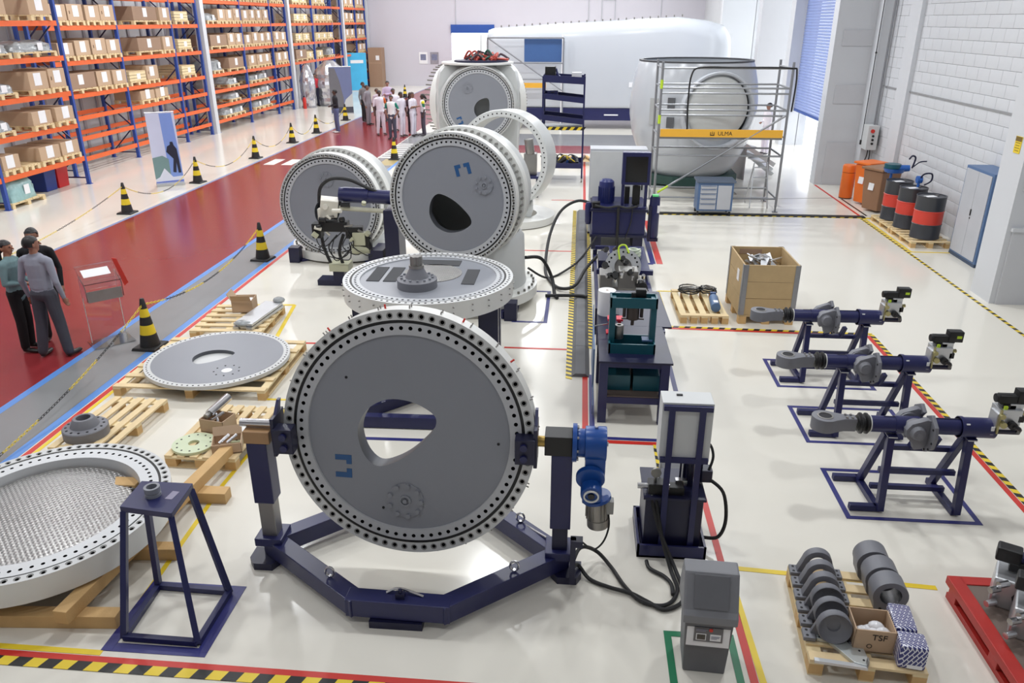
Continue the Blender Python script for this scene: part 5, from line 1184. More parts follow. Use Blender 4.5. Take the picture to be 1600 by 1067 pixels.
q = thing('paper_roll', 'tall white paper roll standing on the bench corner', 'paper roll', (.42, 9.72, .8)); m = MB(); m.lathe([(.018, .33), (.115, .33), (.115, 0), (.02, 0)], 32); m.build('roll', PAPER, q, 35); MB().cyl((0, 0, .1), (0, 0, .329), .018, n=12).build('core', CARDD, q); MB().bx(.09, .17, -.01, .01, .0, .3).build('loose_sheet', PAPER, q, 0)
q = thing('bench_vise', 'red bench vise with steel handle on the work bench', 'vise', (.50, 9.05, .8)); m = MB(); m.box((-.05, 0, .09), (.04, .1, .18)); m.box((.06, .0, .09), (.04, .1, .18)); m.box((-.05, 0, .19), (.08, .14, .03)); m.box((.06, 0, .19), (.08, .14, .03)); m.box((-.05, 0, .01), (.1, .13, .02)); m.box((.06, 0, .01), (.1, .13, .02)); m.build('jaws', VISE, q, 0, .006); MB().cyl((-.24, -.05, .1), (-.06, 0, .12), .01, n=8).build('handle', STEEL, q)
# assembly machine behind the bench
t = thing('assembly_machine', 'navy machine table with toothed flange plates and black valves, behind the bench', 'machine', (.75, 12.4, 0)); B = W(t)
m = MB(); m.bx(.6, 1.25, 12.75, 14.2, .42, .5); B(m, 'table_top', NAVY, 0, .01)
for x, y in ((.35, 11.0), (1.22, 11.0), (.35, 14.2), (1.22, 13.4)): m = MB(); m.bx(x - .04, x + .04, y - .04, y + .04, 0, .42); B(m, 'leg', NAVYD, 0)
for z in (.3,): 
    for x in (.35, 1.22): m = MB(); m.bar((x, 11.0, z), (x, 14.2, z), .06, .06); B(m, 'side_rail', NAVY, 0)
m = MB(); m.bar((.35, 11.0, .3), (1.22, 11.0, .3), .06, .06); m.bar((.35, 12.7, .46), (1.3, 12.7, .46), .08, .08); m.bar((.35, 14.2, .46), (.9, 14.2, .46), .06, .06); B(m, 'cross_rail', NAVY, 0)
m = MB(); Mx = Matrix.Translation((.76, 12.15, .72)) @ zmat((.05, -1, .35)).to_4x4(); holed(m, .14, .29, 20, .235, .017, 0, .02); m.lathe([(.29, 0), (.29, -.05), (.14, -.05), (.14, 0)], 44, m=0); m.v = [tuple(Mx @ Vector(v)) for v in m.v]; B(m, 'flange_plate', [ALU, HOLE, SPOT], 30)
m = MB(); m.cyl((.76, 12.2, .70), (.76, 12.5, .60), .2, n=28); B(m, 'flange_body', STEELD)
m = MB(); m.box((.82, 11.75, .66), (.3, .3, .3)); m.box((.48, 11.9, .6), (.2, .4, .22)); m.box((.8, 12.0, .35), (.6, .5, .3)); B(m, 'manifold_block', STEELD, 0, .015)
m = MB()
rr = random.Random(11)
for k in range(11): x, y, z = rr.uniform(.45, 1.1), rr.uniform(11.4, 12.5), rr.uniform(.66, .9); m.cyl((x, y, z), (x + rr.uniform(-.06, .06), y - .09, z + .05), rr.uniform(.025, .05), n=10)
m.cyl((1.0, 11.55, .62), (1.02, 11.4, .62), .08, n=16); B(m, 'black_valves', BLACK)
m = MB()
for k in range(14): x, y, z = rr.uniform(.42, 1.12), rr.uniform(11.3, 12.5), rr.uniform(.62, .88); m.cyl((x, y, z), (x, y - .04, z + .06), rr.uniform(.015, .03), n=8)
B(m, 'steel_fittings', STEEL)
m = MB(); m.tube(catmull([(.70, 12.1, .85), (.68, 12.2, 1.02), (.78, 12.2, 1.06), (.84, 12.1, .96)], 6), .015); B(m, 'ground_wire', LIME)
m = MB(); m.bx(1.0, 1.15, 12.3, 12.5, .1, .42); m.cyl((1.08, 12.4, 0), (1.08, 12.4, .1), .09, n=16); m.bx(.38, .56, 12.8, 13.4, .46, .62); B(m, 'actuator_column', NAVYD, 30)
q = thing('hose_coil', 'green and white hose coil resting on the navy machine table', 'hose coil', (1.02, 13.35, .50)); MB().tube([(.1 * math.cos(a), .13 * math.sin(a), .03 + .004 * i) for i, a in enumerate([2 * PI * k / 14 for k in range(42)])], .02, 6).build('coil', pm('white_green_hose', (206, 216, 196), .5), q); MB().cyl((0, 0, 0), (0, 0, .05), .1, n=18).build('core', TEAL, q)
# hydraulic power unit
t = thing('power_unit', 'large navy hydraulic power unit with motor, monitor and bottle accumulators', 'hydraulics', (.85, 16.2, 0)); B = W(t)
m = MB(); m.bx(.30, 1.38, 15.7, 16.7, .28, .90); B(m, 'tank', NAVY, 0, .02)
m = MB(); m.bx(.26, 1.42, 15.66, 16.74, .80, .86); m.bx(.26, 1.42, 15.66, 16.74, .27, .33); B(m, 'tank_rim', NAVYD, 0, .01)
for x in (.4, 1.25): m = MB(); m.bx(x - .1, x + .1, 15.72, 16.65, 0, .28); B(m, 'foot', NAVYD, 0)
m = MB(); m.cyl((.58, 16.1, .9), (.58, 16.1, 1.28), .155, n=28); m.lathe([(.155, 0), (.15, .06), (.1, .1), (0, .11)], 28, Matrix.Translation((.58, 16.1, 1.28)))
for k in range(24): a = 2 * PI * k / 24; m.box((.58 + .16 * math.cos(a), 16.1 + .16 * math.sin(a), 1.08), (.02, .008, .3), rz=a)
B(m, 'motor', pm('motor_navy', (30, 40, 100), .35))
m = MB(); m.bx(.86, 1.42, 15.72, 15.92, 1.34, 1.98); B(m, 'monitor_housing', NAVY, 0, .012); m = MB(); m.bx(.93, 1.36, 15.71, 15.725, 1.40, 1.90); B(m, 'monitor_screen', pm('dark_screen', (16, 18, 22), .12), 0)
for x in (.9, 1.36): m = MB(); m.bx(x - .03, x + .03, 15.8, 15.86, .9, 1.36); B(m, 'monitor_post', NAVY, 0)
m = MB(); m.bx(1.1, 1.25, 15.85, 15.95, .92, 1.3); m.cyl((1.17, 15.9, .9), (1.17, 15.9, 1.3), .05, n=12); m.bx(.95, 1.05, 16.0, 16.1, .9, 1.25); m.bx(.3, .45, 15.7, 15.85, .86, .98); B(m, 'valve_stack', BLACK, 30)
m = MB(); m.tube(catmull([(.35, 15.66, .93), (.6, 15.6, .9), (.8, 15.62, .93), (1.0, 15.6, .9), (1.2, 15.65, .93)], 5), .022); m.tube([(.82, 15.62, .9), (.82, 15.62, .1)], .03, 8); m.tube(catmull([(1.1, 15.62, .9), (1.08, 15.62, .6), (.98, 15.62, .25)], 5), .012); B(m, 'hose', RUBB)
for x, z0, z1, r_ in ((1.56, .22, 1.12, .105), (.22, .5, .95, .07)): m = MB(); m.lathe([(0, 0), (r_ * .7, 0), (r_, .06), (r_, z1 - z0 - .06), (r_ * .7, z1 - z0), (0, z1 - z0)], 24, Matrix.Translation((x, 15.85, z0))); B(m, 'accumulator', NAVY, 40)
m = MB(); m.box((1.56, 15.8, 1.125), (.12, .12, .03)); B(m, 'green_cap', pm('bright_green', (110, 230, 140), .4), 0); m = MB(); m.bx(1.45, 1.66, 15.75, 15.95, .18, .24); m.bx(1.45, 1.5, 15.75, 15.95, .24, .9); B(m, 'accumulator_bracket', NAVYD, 0)
m = MB(); m.box((1.63, 15.76, .85), (.05, .004, .15)); B(m, 'sticker', PAPER, 0)
t = thing('switch_cabinet', 'tall light grey switch cabinet behind the navy power unit', 'cabinet', (.95, 17.2, 0)); MB().bx(-.72, .5, -.25, .25, .05, 1.86).build('body', CABG, t, 0, .012); MB().bx(-.72, .5, -.25, .25, 0, .05).build('plinth', NAVYD, t, 0); MB().bx(-.70, .48, -.262, -.25, .1, 1.81).build('door_panel', CABW, t, 0, .004); MB().bx(.4, .43, -.275, -.262, 1.0, 1.15).build('handle', BLACK, t, 0)

# ================================================================== SHELF TROLLEY, TOOL CART
t = thing('shelf_trolley', 'tall navy shelf trolley with hazard striped shelf edge and parts on it', 'trolley', (-.5, 23.4, 0)); hx = .58
for x in (-hx, hx):
    for y in (-.5, .5): MB().bx(x - .025, x + .025, y - .025, y + .025, .12, 2.95).build('post', NAVY, t, 0); MB().cyl((x - .02, y, .06), (x + .02, y, .06), .06, n=14).build('caster', STEELD, t)
def tray(z, mat, tilt=0, h=.13):
    m = MB(); m.bx(-hx, hx, -.5, .5, -.01, .01); m.bx(-hx, hx, -.52, -.5, -.02, h); m.bx(-hx, hx, .5, .52, -.02, h); m.bx(-hx - .01, -hx, -.5, .5, -.02, h); m.bx(hx, hx + .01, -.5, .5, -.02, h); return m.build('tray', mat, t, 0, 0, (0, 0, z), (0, tilt, 0))
tray(2.78, NAVY, R(3), .17); tray(2.30, NAVY, R(6)); tray(1.72, NAVY, R(6)); tray(.42, NAVY)
MB().bx(-hx, hx, -.5, .55, 1.50, 1.54).build('work_shelf', GPLATE, t, 0); hz = hazard('hazard_edge', (-hx - .05, 0), (hx + .05, 0), .09, .1, .8, z=0, parent=t); hz.rotation_euler = (R(90), 0, 0); hz.location = (0, -.53, 1.53)
q = thing('control_box', 'black control box with cable on the trolley top', 'box', (-.9, 23.4, 2.86)); MB().box((0, 0, .16), (.3, .3, .32)).build('box', BLACK, q, 0, .01); MB().tube(catmull([(.16, 0, .25), (.22, -.1, .1), (.3, -.15, .03)], 5), .03).build('cable', NAVY, q)
q = thing('tool_case', 'flat black tool case on the trolley top', 'case', (-.42, 23.3, 2.83), R(-8)); MB().box((0, 0, .04), (.4, .25, .08)).build('case', BLACK, q, 0, .01); MB().box((0, -.13, .04), (.1, .02, .03)).build('handle', STEELD, q, 0)
q = thing('white_carton', 'white carton on the trolley top', 'box', (-.15, 23.5, 2.82)); MB().box((0, 0, .1), (.28, .25, .2)).build('carton', PAPER, q, 0, .008); MB().box((0, 0, .201), (.28, .04, .002)).build('packing_tape', CABG, q, 0)
q = thing('blue_case', 'small navy case on the second trolley tray', 'case', (-.82, 23.3, 2.40)); MB().box((0, 0, .07), (.3, .22, .14)).build('case', NAVY, q, 0, .01); MB().box((0, -.115, .09), (.1, .02, .02)).build('handle', BLACK, q, 0)
rr = random.Random(21)
for k in range(9):
    x, y = -.95 + k * .11, 23.1 + rr.uniform(-.1, .4); q = thing('tool_part', '%s cabled tool from the left in the heap on the lowest trolley tray' % ORD[k], 'tool', (x, y, .43), rr.uniform(0, 3), 'tools heaped on the lowest trolley tray')
    MB().cyl((-.12, 0, .08), (.12, 0, .12 + rr.uniform(0, .1)), rr.uniform(.03, .07)).build('tool_body', [BLACK, STEELD, GEARB, BLACK][k % 4], q); MB().tube(catmull([(.1, 0, .14), (.18, .1, .25), (.05, .15, .28), (-.1, .05, .15)], 4), .015).build('tool_cable', [RUBB, TYEL, RUBB][k % 3], q)
pallet('pallet with pipe pieces on the floor behind the shelf trolley', (-.1, 26.2, 0), 1.2, .9, 0, 5)
for k in range(5):
    q = thing('pipe_piece', '%s short pipe piece from the left on the pallet behind the shelf trolley' % ORD[k], 'pipe', (-.5 + k * .2, 26.1, PT), rr.uniform(-.4, .4), 'pipe pieces behind the trolley'); MB().cyl((0, -.3, .05), (0, .3, .05), .05, n=12).build('pipe', [BPLATE, TIMB, RUBB][k % 3], q); MB().cyl((0, -.32, .05), (0, -.28, .05), .065, n=12).build('collar', STEELD, q)
t = thing('gear_trolley', 'navy trolley with yellow and grey gear parts, seen through the hub casting', 'trolley', (-1.55, 21.0, 0)); MB().bx(-.5, .5, -.35, .35, .5, .56).build('deck', NAVY, t, 0)
for x in (-.45, .45):
    for y in (-.3, .3): MB().bx(x - .03, x + .03, y - .03, y + .03, 0, .5).build('leg', NAVYD, t, 0)
MB().bx(-.3, -.05, -.2, .2, .56, 1.1).build('column', NAVY, t, 0, .01); MB().box((.25, 0, .85), (.34, .34, .55)).cyl((.25, -.1, 1.12), (.2, -.1, 1.5), .12).build('gear_head', STEELD, t, 30, .02); MB().box((-.45, -.1, .75), (.16, .2, .3)).build('yellow_cover', TYEL, t, 0, .03)
t = thing('tool_cart', 'blue grey workshop tool cart with drawers on casters', 'tool cart', (3.29, 19.2, 0)); MB().bx(-.42, .42, -.27, .27, .12, .80).build('body', CABB, t, 0, .012)
for k, (z0, z1) in enumerate(((.16, .30), (.31, .42), (.43, .54), (.55, .65), (.66, .74))): q = MB().bx(-.36, .02, -.285, -.27, z0, z1).build('drawer', CABG, t, 0, .004); MB().bx(-.34, 0, -.295, -.285, z1 - .02, z1 - .008).build('handle', CABB, q, 0)
MB().bx(.05, .37, -.285, -.27, .16, .74).build('door', CABG, t, 0, .004); MB().bx(-.46, .46, -.3, .3, .80, .85).build('top_tray', pm('tray_dark', (92, 104, 122), .6), t, 0, .01)
for x in (-.38, .38):
    for y in (-.22, .22): MB().cyl((x - .02, y, .05), (x + .02, y, .05), .05, n=14).build('caster', BLACK, t)
MB().tube([(.46, -.1, .5), (.52, -.1, .5), (.52, .15, .5), (.46, .15, .5)], .012).build('push_handle', STEELD, t)

# ================================================================== NACELLE, SPINNER, SCAFFOLD
t = thing('nacelle', 'huge white turbine nacelle cover on navy base at the back', 'nacelle', (1.0, 37.2, 0)); B = W(t)
m = MB(); secs = []
for x, top, yf, yb, bot, rad in ((-4.15, 3.7, 35.5, 38.7, 1.2, .3), (-4.05, 4.0, 35.25, 39, .95, .45), (-3.7, 4.1, 35.1, 39.2, .86, .55), (0, 4.32, 35.0, 39.4, .86, .6), (3.9, 4.52, 35.0, 39.4, .86, .6), (5.2, 4.38, 35.1, 39.3, .88, .7), (5.9, 4.2, 35.35, 39.1, .95, .8), (6.25, 3.9, 35.8, 38.7, 1.15, .9), (6.35, 3.4, 36.3, 38.2, 1.5, .8)):
    ring = []; rt = min(rad, (yb - yf) / 2 - .05)
    for cy_, cz_, a0, r_ in ((yf + rt, top - rt, 180, rt), (yb - rt, top - rt, 90, rt), (yb - .15, bot + .15, 0, .15), (yf + .15, bot + .15, -90, .15)):
        for k in range(7): a = R(a0 - 15 * k); ring.append((x, cy_ + r_ * math.cos(a), cz_ + r_ * math.sin(a)))
    secs.append(ring)
n = len(secs[0]); m.add([p for s in secs for p in s], [(j * n + i, j * n + (i + 1) % n, (j + 1) * n + (i + 1) % n, (j + 1) * n + i) for j in range(len(secs) - 1) for i in range(n)] + [tuple(range(n)), tuple((len(secs) - 1) * n + i for i in range(n))]); B(m, 'shell', NACW, 50)
m = MB(); m.bx(-3.9, 5.6, 35.05, 39.2, .36, .87); B(m, 'base_skirt', NAVY, 0, .02)
for x in (-3, 0, 3, 5.2): m = MB(); m.bx(x - .15, x + .15, 35.4, 39, 0, .36); B(m, 'support_foot', CABG, 0)
m = MB()
for k in range(24): x = -3.5 + k * .33; m.cyl((x, 35.55, 4.08 + .45 * (x + 4) / 8), (x, 35.55, 4.16 + .45 * (x + 4) / 8), .03, n=6)
B(m, 'roof_bolts', STEELD, 0)['kind'] = 'stuff'
m = MB(); m.bx(.1, .3, 34.99, 35.05, 1.7, 1.9) if 0 else m.bx(2.0, 2.3, 34.985, 35.0, 1.75, 1.95); B(m, 'white_sticker', PAPER, 0)
m = MB(); m.bx(1.0, 1.6, 35.03, 35.05, .57, .62); B(m, 'maker_plate', PAPER, 0)
m = MB(); m.bx(-.92, -.86, 34.95, 35.0, .9, 4.0) if 0 else m.cyl((-.86, 34.9, 0), (-.86, 34.9, 3.85), .04, n=8); B(m, 'downpipe', PAPER)
t = thing('site_fence', 'tube frame with blue panel leaning on the nacelle side', 'frame', (-2.3, 34.5, 0)); B = W(t)
m = MB()
for a, b in (((-3.95, 3.72), (-.8, 3.72)), ((-3.95, 3.72), (-3.95, 0)), ((-.8, 3.72), (-.8, 0)), ((-3.95, 3.72), (-.6, 1.5)), ((-2.9, 2.74), (-.8, 2.74)), ((-3.95, 2.1), (-.8, 2.1))): m.cyl((a[0], 34.3, a[1]), (b[0], 34.3, b[1]), .03, n=8)
B(m, 'tube_frame', GALV); m = MB(); m.bx(-2.43, -.87, 34.34, 34.38, 2.78, 3.68); B(m, 'blue_panel', PANB, 0, .01); m = MB(); m.bx(-3.9, -1.5, 34.28, 34.33, 1.75, 1.95); B(m, 'toe_board', PLANKY, 0)
# spinner
sx, sy = 3.17, 23.4
t = thing('spinner_cover', 'white open topped spinner cover with round side opening on green base', 'spinner', (sx, sy, 0)); 
m = MB(); m.lathe([(1.12, .32), (1.3, .5), (1.5, .9), (1.68, 1.4), (1.77, 1.9), (1.78, 2.3), (1.72, 2.8), (1.62, 3.2), (1.56, 3.36), (1.48, 3.36), (1.55, 3.15), (1.68, 2.3), (1.6, 1.4), (1.2, .6)], 80); m.build('shell', NACW, t, 50)
MB().lathe([(1.47, 3.345), (1.575, 3.345), (1.575, 3.385), (1.47, 3.385)], 80, closed=True).build('top_rim', pm('rim_dark', (70, 72, 76), .5), t, 40)
fa = facing(R(12), R(0)); nn = Vector((math.sin(R(12)), -math.cos(R(12)), 0)); pos = nn * 1.54 + Vector((.10, 0, 2.16))
q = MB().lathe([(.98, -.35), (1.0, .18), (.985, .22), (.94, .22), (.92, .18), (.90, -.35)], 64).build('side_opening', NACW, t, 45, 0, pos, fa)
MB().lathe([(0, .26), (.5, .23), (.80, .16), (.84, .08)], 56, Matrix.Translation((0, .05, 0))).build('opening_cover', pm('cover_white', (206, 208, 206), .3), q, 60); m = MB(); m.lathe([(.93, -.0), (.6, -.02)], 40); m.build('painted_opening_shade', HOLE, q)  # dark ring behind the cover: shade of the interior put into the colour
m = MB(); m.box((-.78, -1.63, 2.35), (.2, .02, .28), rz=-.45); m.box((-.78, -1.63, 1.85), (.2, .02, .28), rz=-.45); m.build('grey_square', pm('sq_grey', (92, 94, 98), .6), t, 0); m = MB(); m.box((-1.2, -1.30, 2.1), (.26, .02, .7), rz=-.72); m.build('pale_panel', pm('sq_pale', (176, 178, 178), .6), t, 0)
q = MB().prism([(1.45 * math.cos(R(22.5 + 45 * k)), 1.35 * math.sin(R(22.5 + 45 * k))) for k in range(8)], .08, .32).build('base_frame', DKGRN, t, 0, .01); MB().bx(-1.2, 1.2, -.8, -.6, 0, .08).build('skid', DKGRN, t, 0); MB().bx(-1.2, 1.2, .6, .8, 0, .08).build('skid', DKGRN, t, 0)
# scaffold
t = thing('scaffold_tower', 'steel scaffold tower with yellow toe board in front of the spinner', 'scaffold', (3.35, 20.0, 0)); B = W(t); xs = (1.88, 4.86); ysn = (19.45, 20.75)
for x in xs:
    for y in ysn: m = MB(); m.cyl((x, y, .12), (x, y, 3.5), .03, n=10); B(m, 'standard', GALV); m = MB(); m.cyl((x, y, 0), (x, y, .2), .022, n=8); m.cyl((x, y, 0), (x, y, .02), .07, n=12); B(m, 'base_jack', GALV)
for z, ys_ in ((3.36, (0,)), (2.92, (0, 1)), (2.80, (0,)), (2.42, (0, 1)), (2.30, (0,)), (1.36, (0, 1)), (.33, (0, 1))):
    for k in ys_: m = MB(); m.cyl((xs[0], ysn[k], z), (xs[1], ysn[k], z), .022, n=8); B(m, 'ledger', GALV)
for x in xs:
    for z in (.33, 1.36, 1.8, 2.42, 2.92, 3.36): m = MB(); m.cyl((x, ysn[0], z), (x, ysn[1], z), .022, n=8); B(m, 'transom', GALV)
m = MB(); m.cyl((1.95, 19.42, .45), (4.8, 19.42, 2.3), .025, n=8); B(m, 'diagonal_brace', GALV); m = MB(); m.cyl((1.95, 19.42, .45), (2.2, 19.42, .612), .028, n=8); m.cyl((xs[0], 19.45, 2.9), (xs[0], 19.45, 3.1), .036, n=8); m.cyl((xs[0], 19.45, 2.1), (xs[0], 19.45, 2.3), .036, n=8); B(m, 'yellow_sleeve', LIME)
m = MB(); m.bx(1.92, 4.8, 19.40, 19.43, 1.80, 1.98); tb = B(m, 'toe_board', PLANKY, 0); m = MB(); m.bx(1.92, 4.82, 19.5, 20.7, 1.74, 1.79); B(m, 'deck', GALV, 0)
text('lettering', 'ULMA', .13, BLACK, tb, (3.45, 19.397, 1.885), (R(90), 0, 0)); m = MB(); m.prism([(3.10, 1.84), (3.20, 1.84), (3.20, 1.92), (3.185, 1.92), (3.185, 1.86), (3.115, 1.86), (3.115, 1.92), (3.10, 1.92)], 0, .003, XZ2(19.394)); m.prism([(3.14, 1.88), (3.16, 1.88), (3.15, 1.95)], 0, .003, XZ2(19.394)); m.build('logo_mark', BLACK, tb, 0)
m = MB(); m.tube(catmull([(2.55, 19.42, 1.98), (2.52, 19.42, 2.6), (2.55, 19.42, 3.2), (2.75, 19.42, 3.38), (3.5, 19.42, 3.38), (4.75, 19.42, 3.37), (4.95, 19.44, 3.25), (4.94, 19.45, 2.4)], 6), .02); B(m, 'black_cable', BLACK)
t = thing('step_ladder', 'pale folding step ladder standing inside the scaffold by the spinner', 'ladder', (4.55, 20.2, 0)); m = MB()
for x in (-.22, .22): m.bar((x, -.3, 0), (x * .7, 0, 1.1), .025, .04); m.bar((x, .3, 0), (x * .7, 0, 1.1), .02, .03)
m.build('rails', ALU, t, 0)
for k in range(4): m = MB(); z = .25 + .24 * k; m.box((0, -.3 + .3 * z / 1.1, z), (.4 - .1 * z, .08, .02)); m.build('tread', ALU, t, 0)
for i, (x, y, z, a) in enumerate(((5.2, 24.2, .5, .3), (5.5, 25.0, .25, -.2))):
    t = thing('metal_stairs', ['upper pale metal step platform to the right of the spinner', 'lower pale metal step platform to the right of the spinner'][i], 'steps', (x, y, 0), a, 'step platforms by the spinner'); 
    for k in range(3): MB().box((.25 * k - .3, 0, z + .22 * (2 - k)), (.3, .8, .03)).build('tread', ALU, t, 0)
    for s in (-.4, .4): MB().bar((-.5, s, z + .5), (.5, s, z - .1 if z > .3 else .02), .03, .12).build('stringer', ALU, t, 0)
    MB().bx(-.5, -.45, -.4, .4, 0, z + .5).build('support', GALV, t, 0)

# ================================================================== DRUMS, BINS, CABINET ON THE RIGHT WALL
pallet('pine pallet under the nearest oil drum', (7.34, 16.95, 0), .8, 1.2, 0, 6); pallet('pine pallet under the two farther oil drums', (7.34, 18.2, 0), .8, 1.2, 0, 6)
def drum(label, x, y):
    t = thing('oil_drum', label, 'drum', (x, y, PT), 0, 'oil drums on pallets by the right wall'); r_ = .285; pr = [(0, .015), (r_ - .02, .015), (r_ - .01, 0), (r_ + .006, 0), (r_ + .006, .02), (r_, .03), (r_, .29), (r_ + .01, .30), (r_, .31)]
    MB().lathe(pr, 40).build('lower_body', DRUMB, t, 40); MB().lathe([(r_, .31), (r_, .57), (r_ + .01, .58), (r_, .59)], 40).build('red_band', DRUMR, t, 40)
    MB().lathe([(r_, .59), (r_, .86), (r_ + .006, .87), (r_ + .006, .885), (r_ - .01, .885), (r_ - .015, .865), (0, .862)], 40).build('upper_body', DRUMB, t, 40)
    MB().cyl((.14, .08, .86), (.14, .08, .878), .035, n=14).cyl((-.16, -.05, .86), (-.16, -.05, .872), .02, n=12).build('bung', STEELD, t); MB().box((-.03, 0, .8635), (.24, .14, .002), rz=.3).build('sticker', PAPER, t, 0); return t
d_a = drum('nearest black oil drum with red band', 7.35, 16.78); d_b = drum('middle black oil drum with red band and hand pump', 7.32, 17.66); d_c = drum('farthest black oil drum with star emblem on its red band', 7.3, 18.42)
st = MB(); c5 = [(.055 * (1 if k % 2 == 0 else .42) * math.cos(PI / 2 + PI * k / 5), .055 * (1 if k % 2 == 0 else .42) * math.sin(PI / 2 + PI * k / 5)) for k in range(10)]
Ms = Matrix.Rotation(R(8), 4, 'Z') @ Matrix.Translation((0, -.288, .45)) @ Matrix.Rotation(R(90), 4, 'X'); st.prism(c5, -.002, .004, Ms); st.lathe([(.065, .003), (.08, .003)], 24, Ms); st.build('star_emblem', PAPER, d_c, 0)
t = thing('hand_pump', 'blue rotary hand pump screwed into the middle drum', 'pump', (7.42, 17.72, PT + .875)); MB().cyl((0, 0, 0), (0, 0, .12), .03).cyl((-.05, 0, .16), (.05, 0, .16), .08, n=18).build('pump_body', CARTB, t); MB().tube(catmull([(0, -.05, .2), (.05, -.1, .3), (.2, -.1, .3), (.22, -.08, .15), (.1, -.05, .05)], 5), .018).build('crank_hose', NAVYD, t)
t = thing('transfer_pump', 'blue drum transfer pump on post with curved spout behind the drums', 'pump', (7.3, 19.0, 0)); MB().cyl((0, 0, 0), (0, 0, 1.12), .03).bx(-.06, .06, -.03, .03, 0, .8).build('post', CARTB, t); MB().cyl((-.1, 0, 1.18), (.35, -.1, 1.22), .1, .07, n=18).lathe([(.24, 0), (.2, -.09), (.05, -.12)], 24, Matrix.Translation((.05, 0, 1.2))).build('pump_body', CARTB, t, 40); MB().cyl((.0, 0, 1.2), (0, 0, 1.3), .18, n=18).build('hopper', TEAL, t); MB().tube(catmull([(.4, -.1, 1.22), (.44, -.1, 1.45), (.36, -.1, 1.5), (.3, -.1, 1.42)], 5), .02).tube(catmull([(.42, -.1, 1.25), (.55, -.1, 1.36), (.7, -.1, 1.38)], 4), .015).build('spout', NAVYD, t)
def wheelie(label, x, y, mat, rz, h=1.02, w_=.5, d=.56):
    t = thing('wheeled_bin', label, 'bin', (x, y, 0), rz, 'wheeled bins by the right wall'); MB().box((0, 0, .05 + (h - .12) / 2), (w_ * .8, d * .78, h - .12), top=(1.22, 1.25)).build('body', mat, t, 0, .03)
    MB().box((0, 0, h - .03), (w_ + .06, d + .08, .06)).build('lid', mat, t, 0, .02)
    for s in (-1, 1): MB().cyl((s * w_ * .36, d * .36, .12), (s * w_ * .46, d * .36, .12), .12, n=20).build('wheel', BLACK, t)
    MB().cyl((-w_ * .4, d * .52, h - .06), (w_ * .4, d * .52, h - .06), .02, n=10).build('handle_bar', mat, t); MB().box((0, -d * .46, h * .62), (.16, .006, .26), rot=Euler((R(-7), 0, 0)).to_matrix()).build('paper_label', PAPER, t, 0); return t
wheelie('brown wheeled waste bin beside the oil drums', 7.42, 19.85, BRWN, R(-62), 1.08, .6, .66); wheelie('orange wheeled waste bin behind the brown bin', 7.4, 20.65, ORNG, R(-62), 1.08, .48, .56)
t = thing('orange_canister', 'slim orange cylinder bin beside the orange wheeled bin', 'bin', (7.12, 21.35, 0)); MB().lathe([(0, .02), (.16, .02), (.17, .05), (.17, .68), (0, .68)], 28).build('body', ORNG, t, 40); MB().lathe([(.172, .69), (.172, .85), (.15, .88), (0, .88)], 28).build('lid', ORNG, t, 40); MB().lathe([(0, 0), (.165, 0), (.165, .02)], 28).lathe([(.165, .68), (.165, .69)], 28).build('dark_band', BLACK, t)
t = thing('steel_cabinet', 'tall blue framed grey steel cabinet against the right wall', 'cabinet', (7.84, 15.55, 0)); MB().bx(-.24, .24, -.55, .55, .06, 1.78).build('carcass', CABB, t, 0, .008); MB().bx(-.24, .24, -.55, .55, 0, .06).build('plinth', pm('plinth_dark', (60, 76, 100), .5), t, 0)
for s in (-1, 1): q = MB().bx(-.256, -.24, (.004 if s > 0 else -.50), (.50 if s > 0 else -.004), .1, 1.73).build('door', CABG, t, 0, .004)
MB().bx(-.275, -.256, -.03, -.01, .9, 1.02).box((-.262, -.02, .85), (.01, .02, .03)).build('handle', BLACK, t, 0)
t = thing('switch_box', 'grey electrical switch box with red knob on the wall column', 'switch box', (7.9, 22.45, 1.45)); MB().bx(-.16, .12, -.22, .22, -.32, .32).build('enclosure', CABW, t, 0, .01); MB().cyl((-.05, -.22, .18), (-.05, -.26, .18), .05, n=16).build('red_knob', TRED, t)
for z in (.05, -.05, -.15): MB().cyl((-.02, -.22, z), (-.02, -.25, z), .03, n=12).build('socket', BLACK, t)
MB().tube(catmull([(-.05, -.1, -.32), (-.08, -.12, -.55), (-.2, -.05, -.9), (-.3, 0, -1.1)], 5), .015).tube(catmull([(.0, -.1, -.32), (.0, -.12, -.6), (-.12, -.05, -1.0)], 5), .015).build('cable', BLACK, t); MB().cyl((.05, 0, .32), (.05, 0, 5), .03, n=8).build('conduit', GALV, t)
t = thing('wall_conduit', 'thin dark cable running down the white column', 'cable', (7.74, 22.9, 0)); MB().cyl((0, -.25, 1.3), (0, -.25, 6), .012, n=6).build('cable', BLACK, t); MB().box((0, -.25, 1.28), (.07, .06, .12)).box((0, -.25, 3.6), (.04, .04, .04)).build('hanging_socket', BLACK, t, 0)
t = thing('warning_sign', 'small yellow warning sign with dark header on the right column', 'sign', (6.925, 13.2, 2.57)); MB().box((0, 0, 0), (.008, .19, .26)).build('sheet', TYEL, t, 0); MB().box((-.005, 0, .09), (.004, .18, .07)).build('header', pm('sign_brown', (120, 96, 30), .6), t, 0)
m = MB()
for k in range(4): m.box((-.005, .0, .03 - k * .04), (.003, .14 - .02 * (k % 2), .012))
m.build('text_lines', pm('sign_text', (150, 130, 40), .6), t, 0)
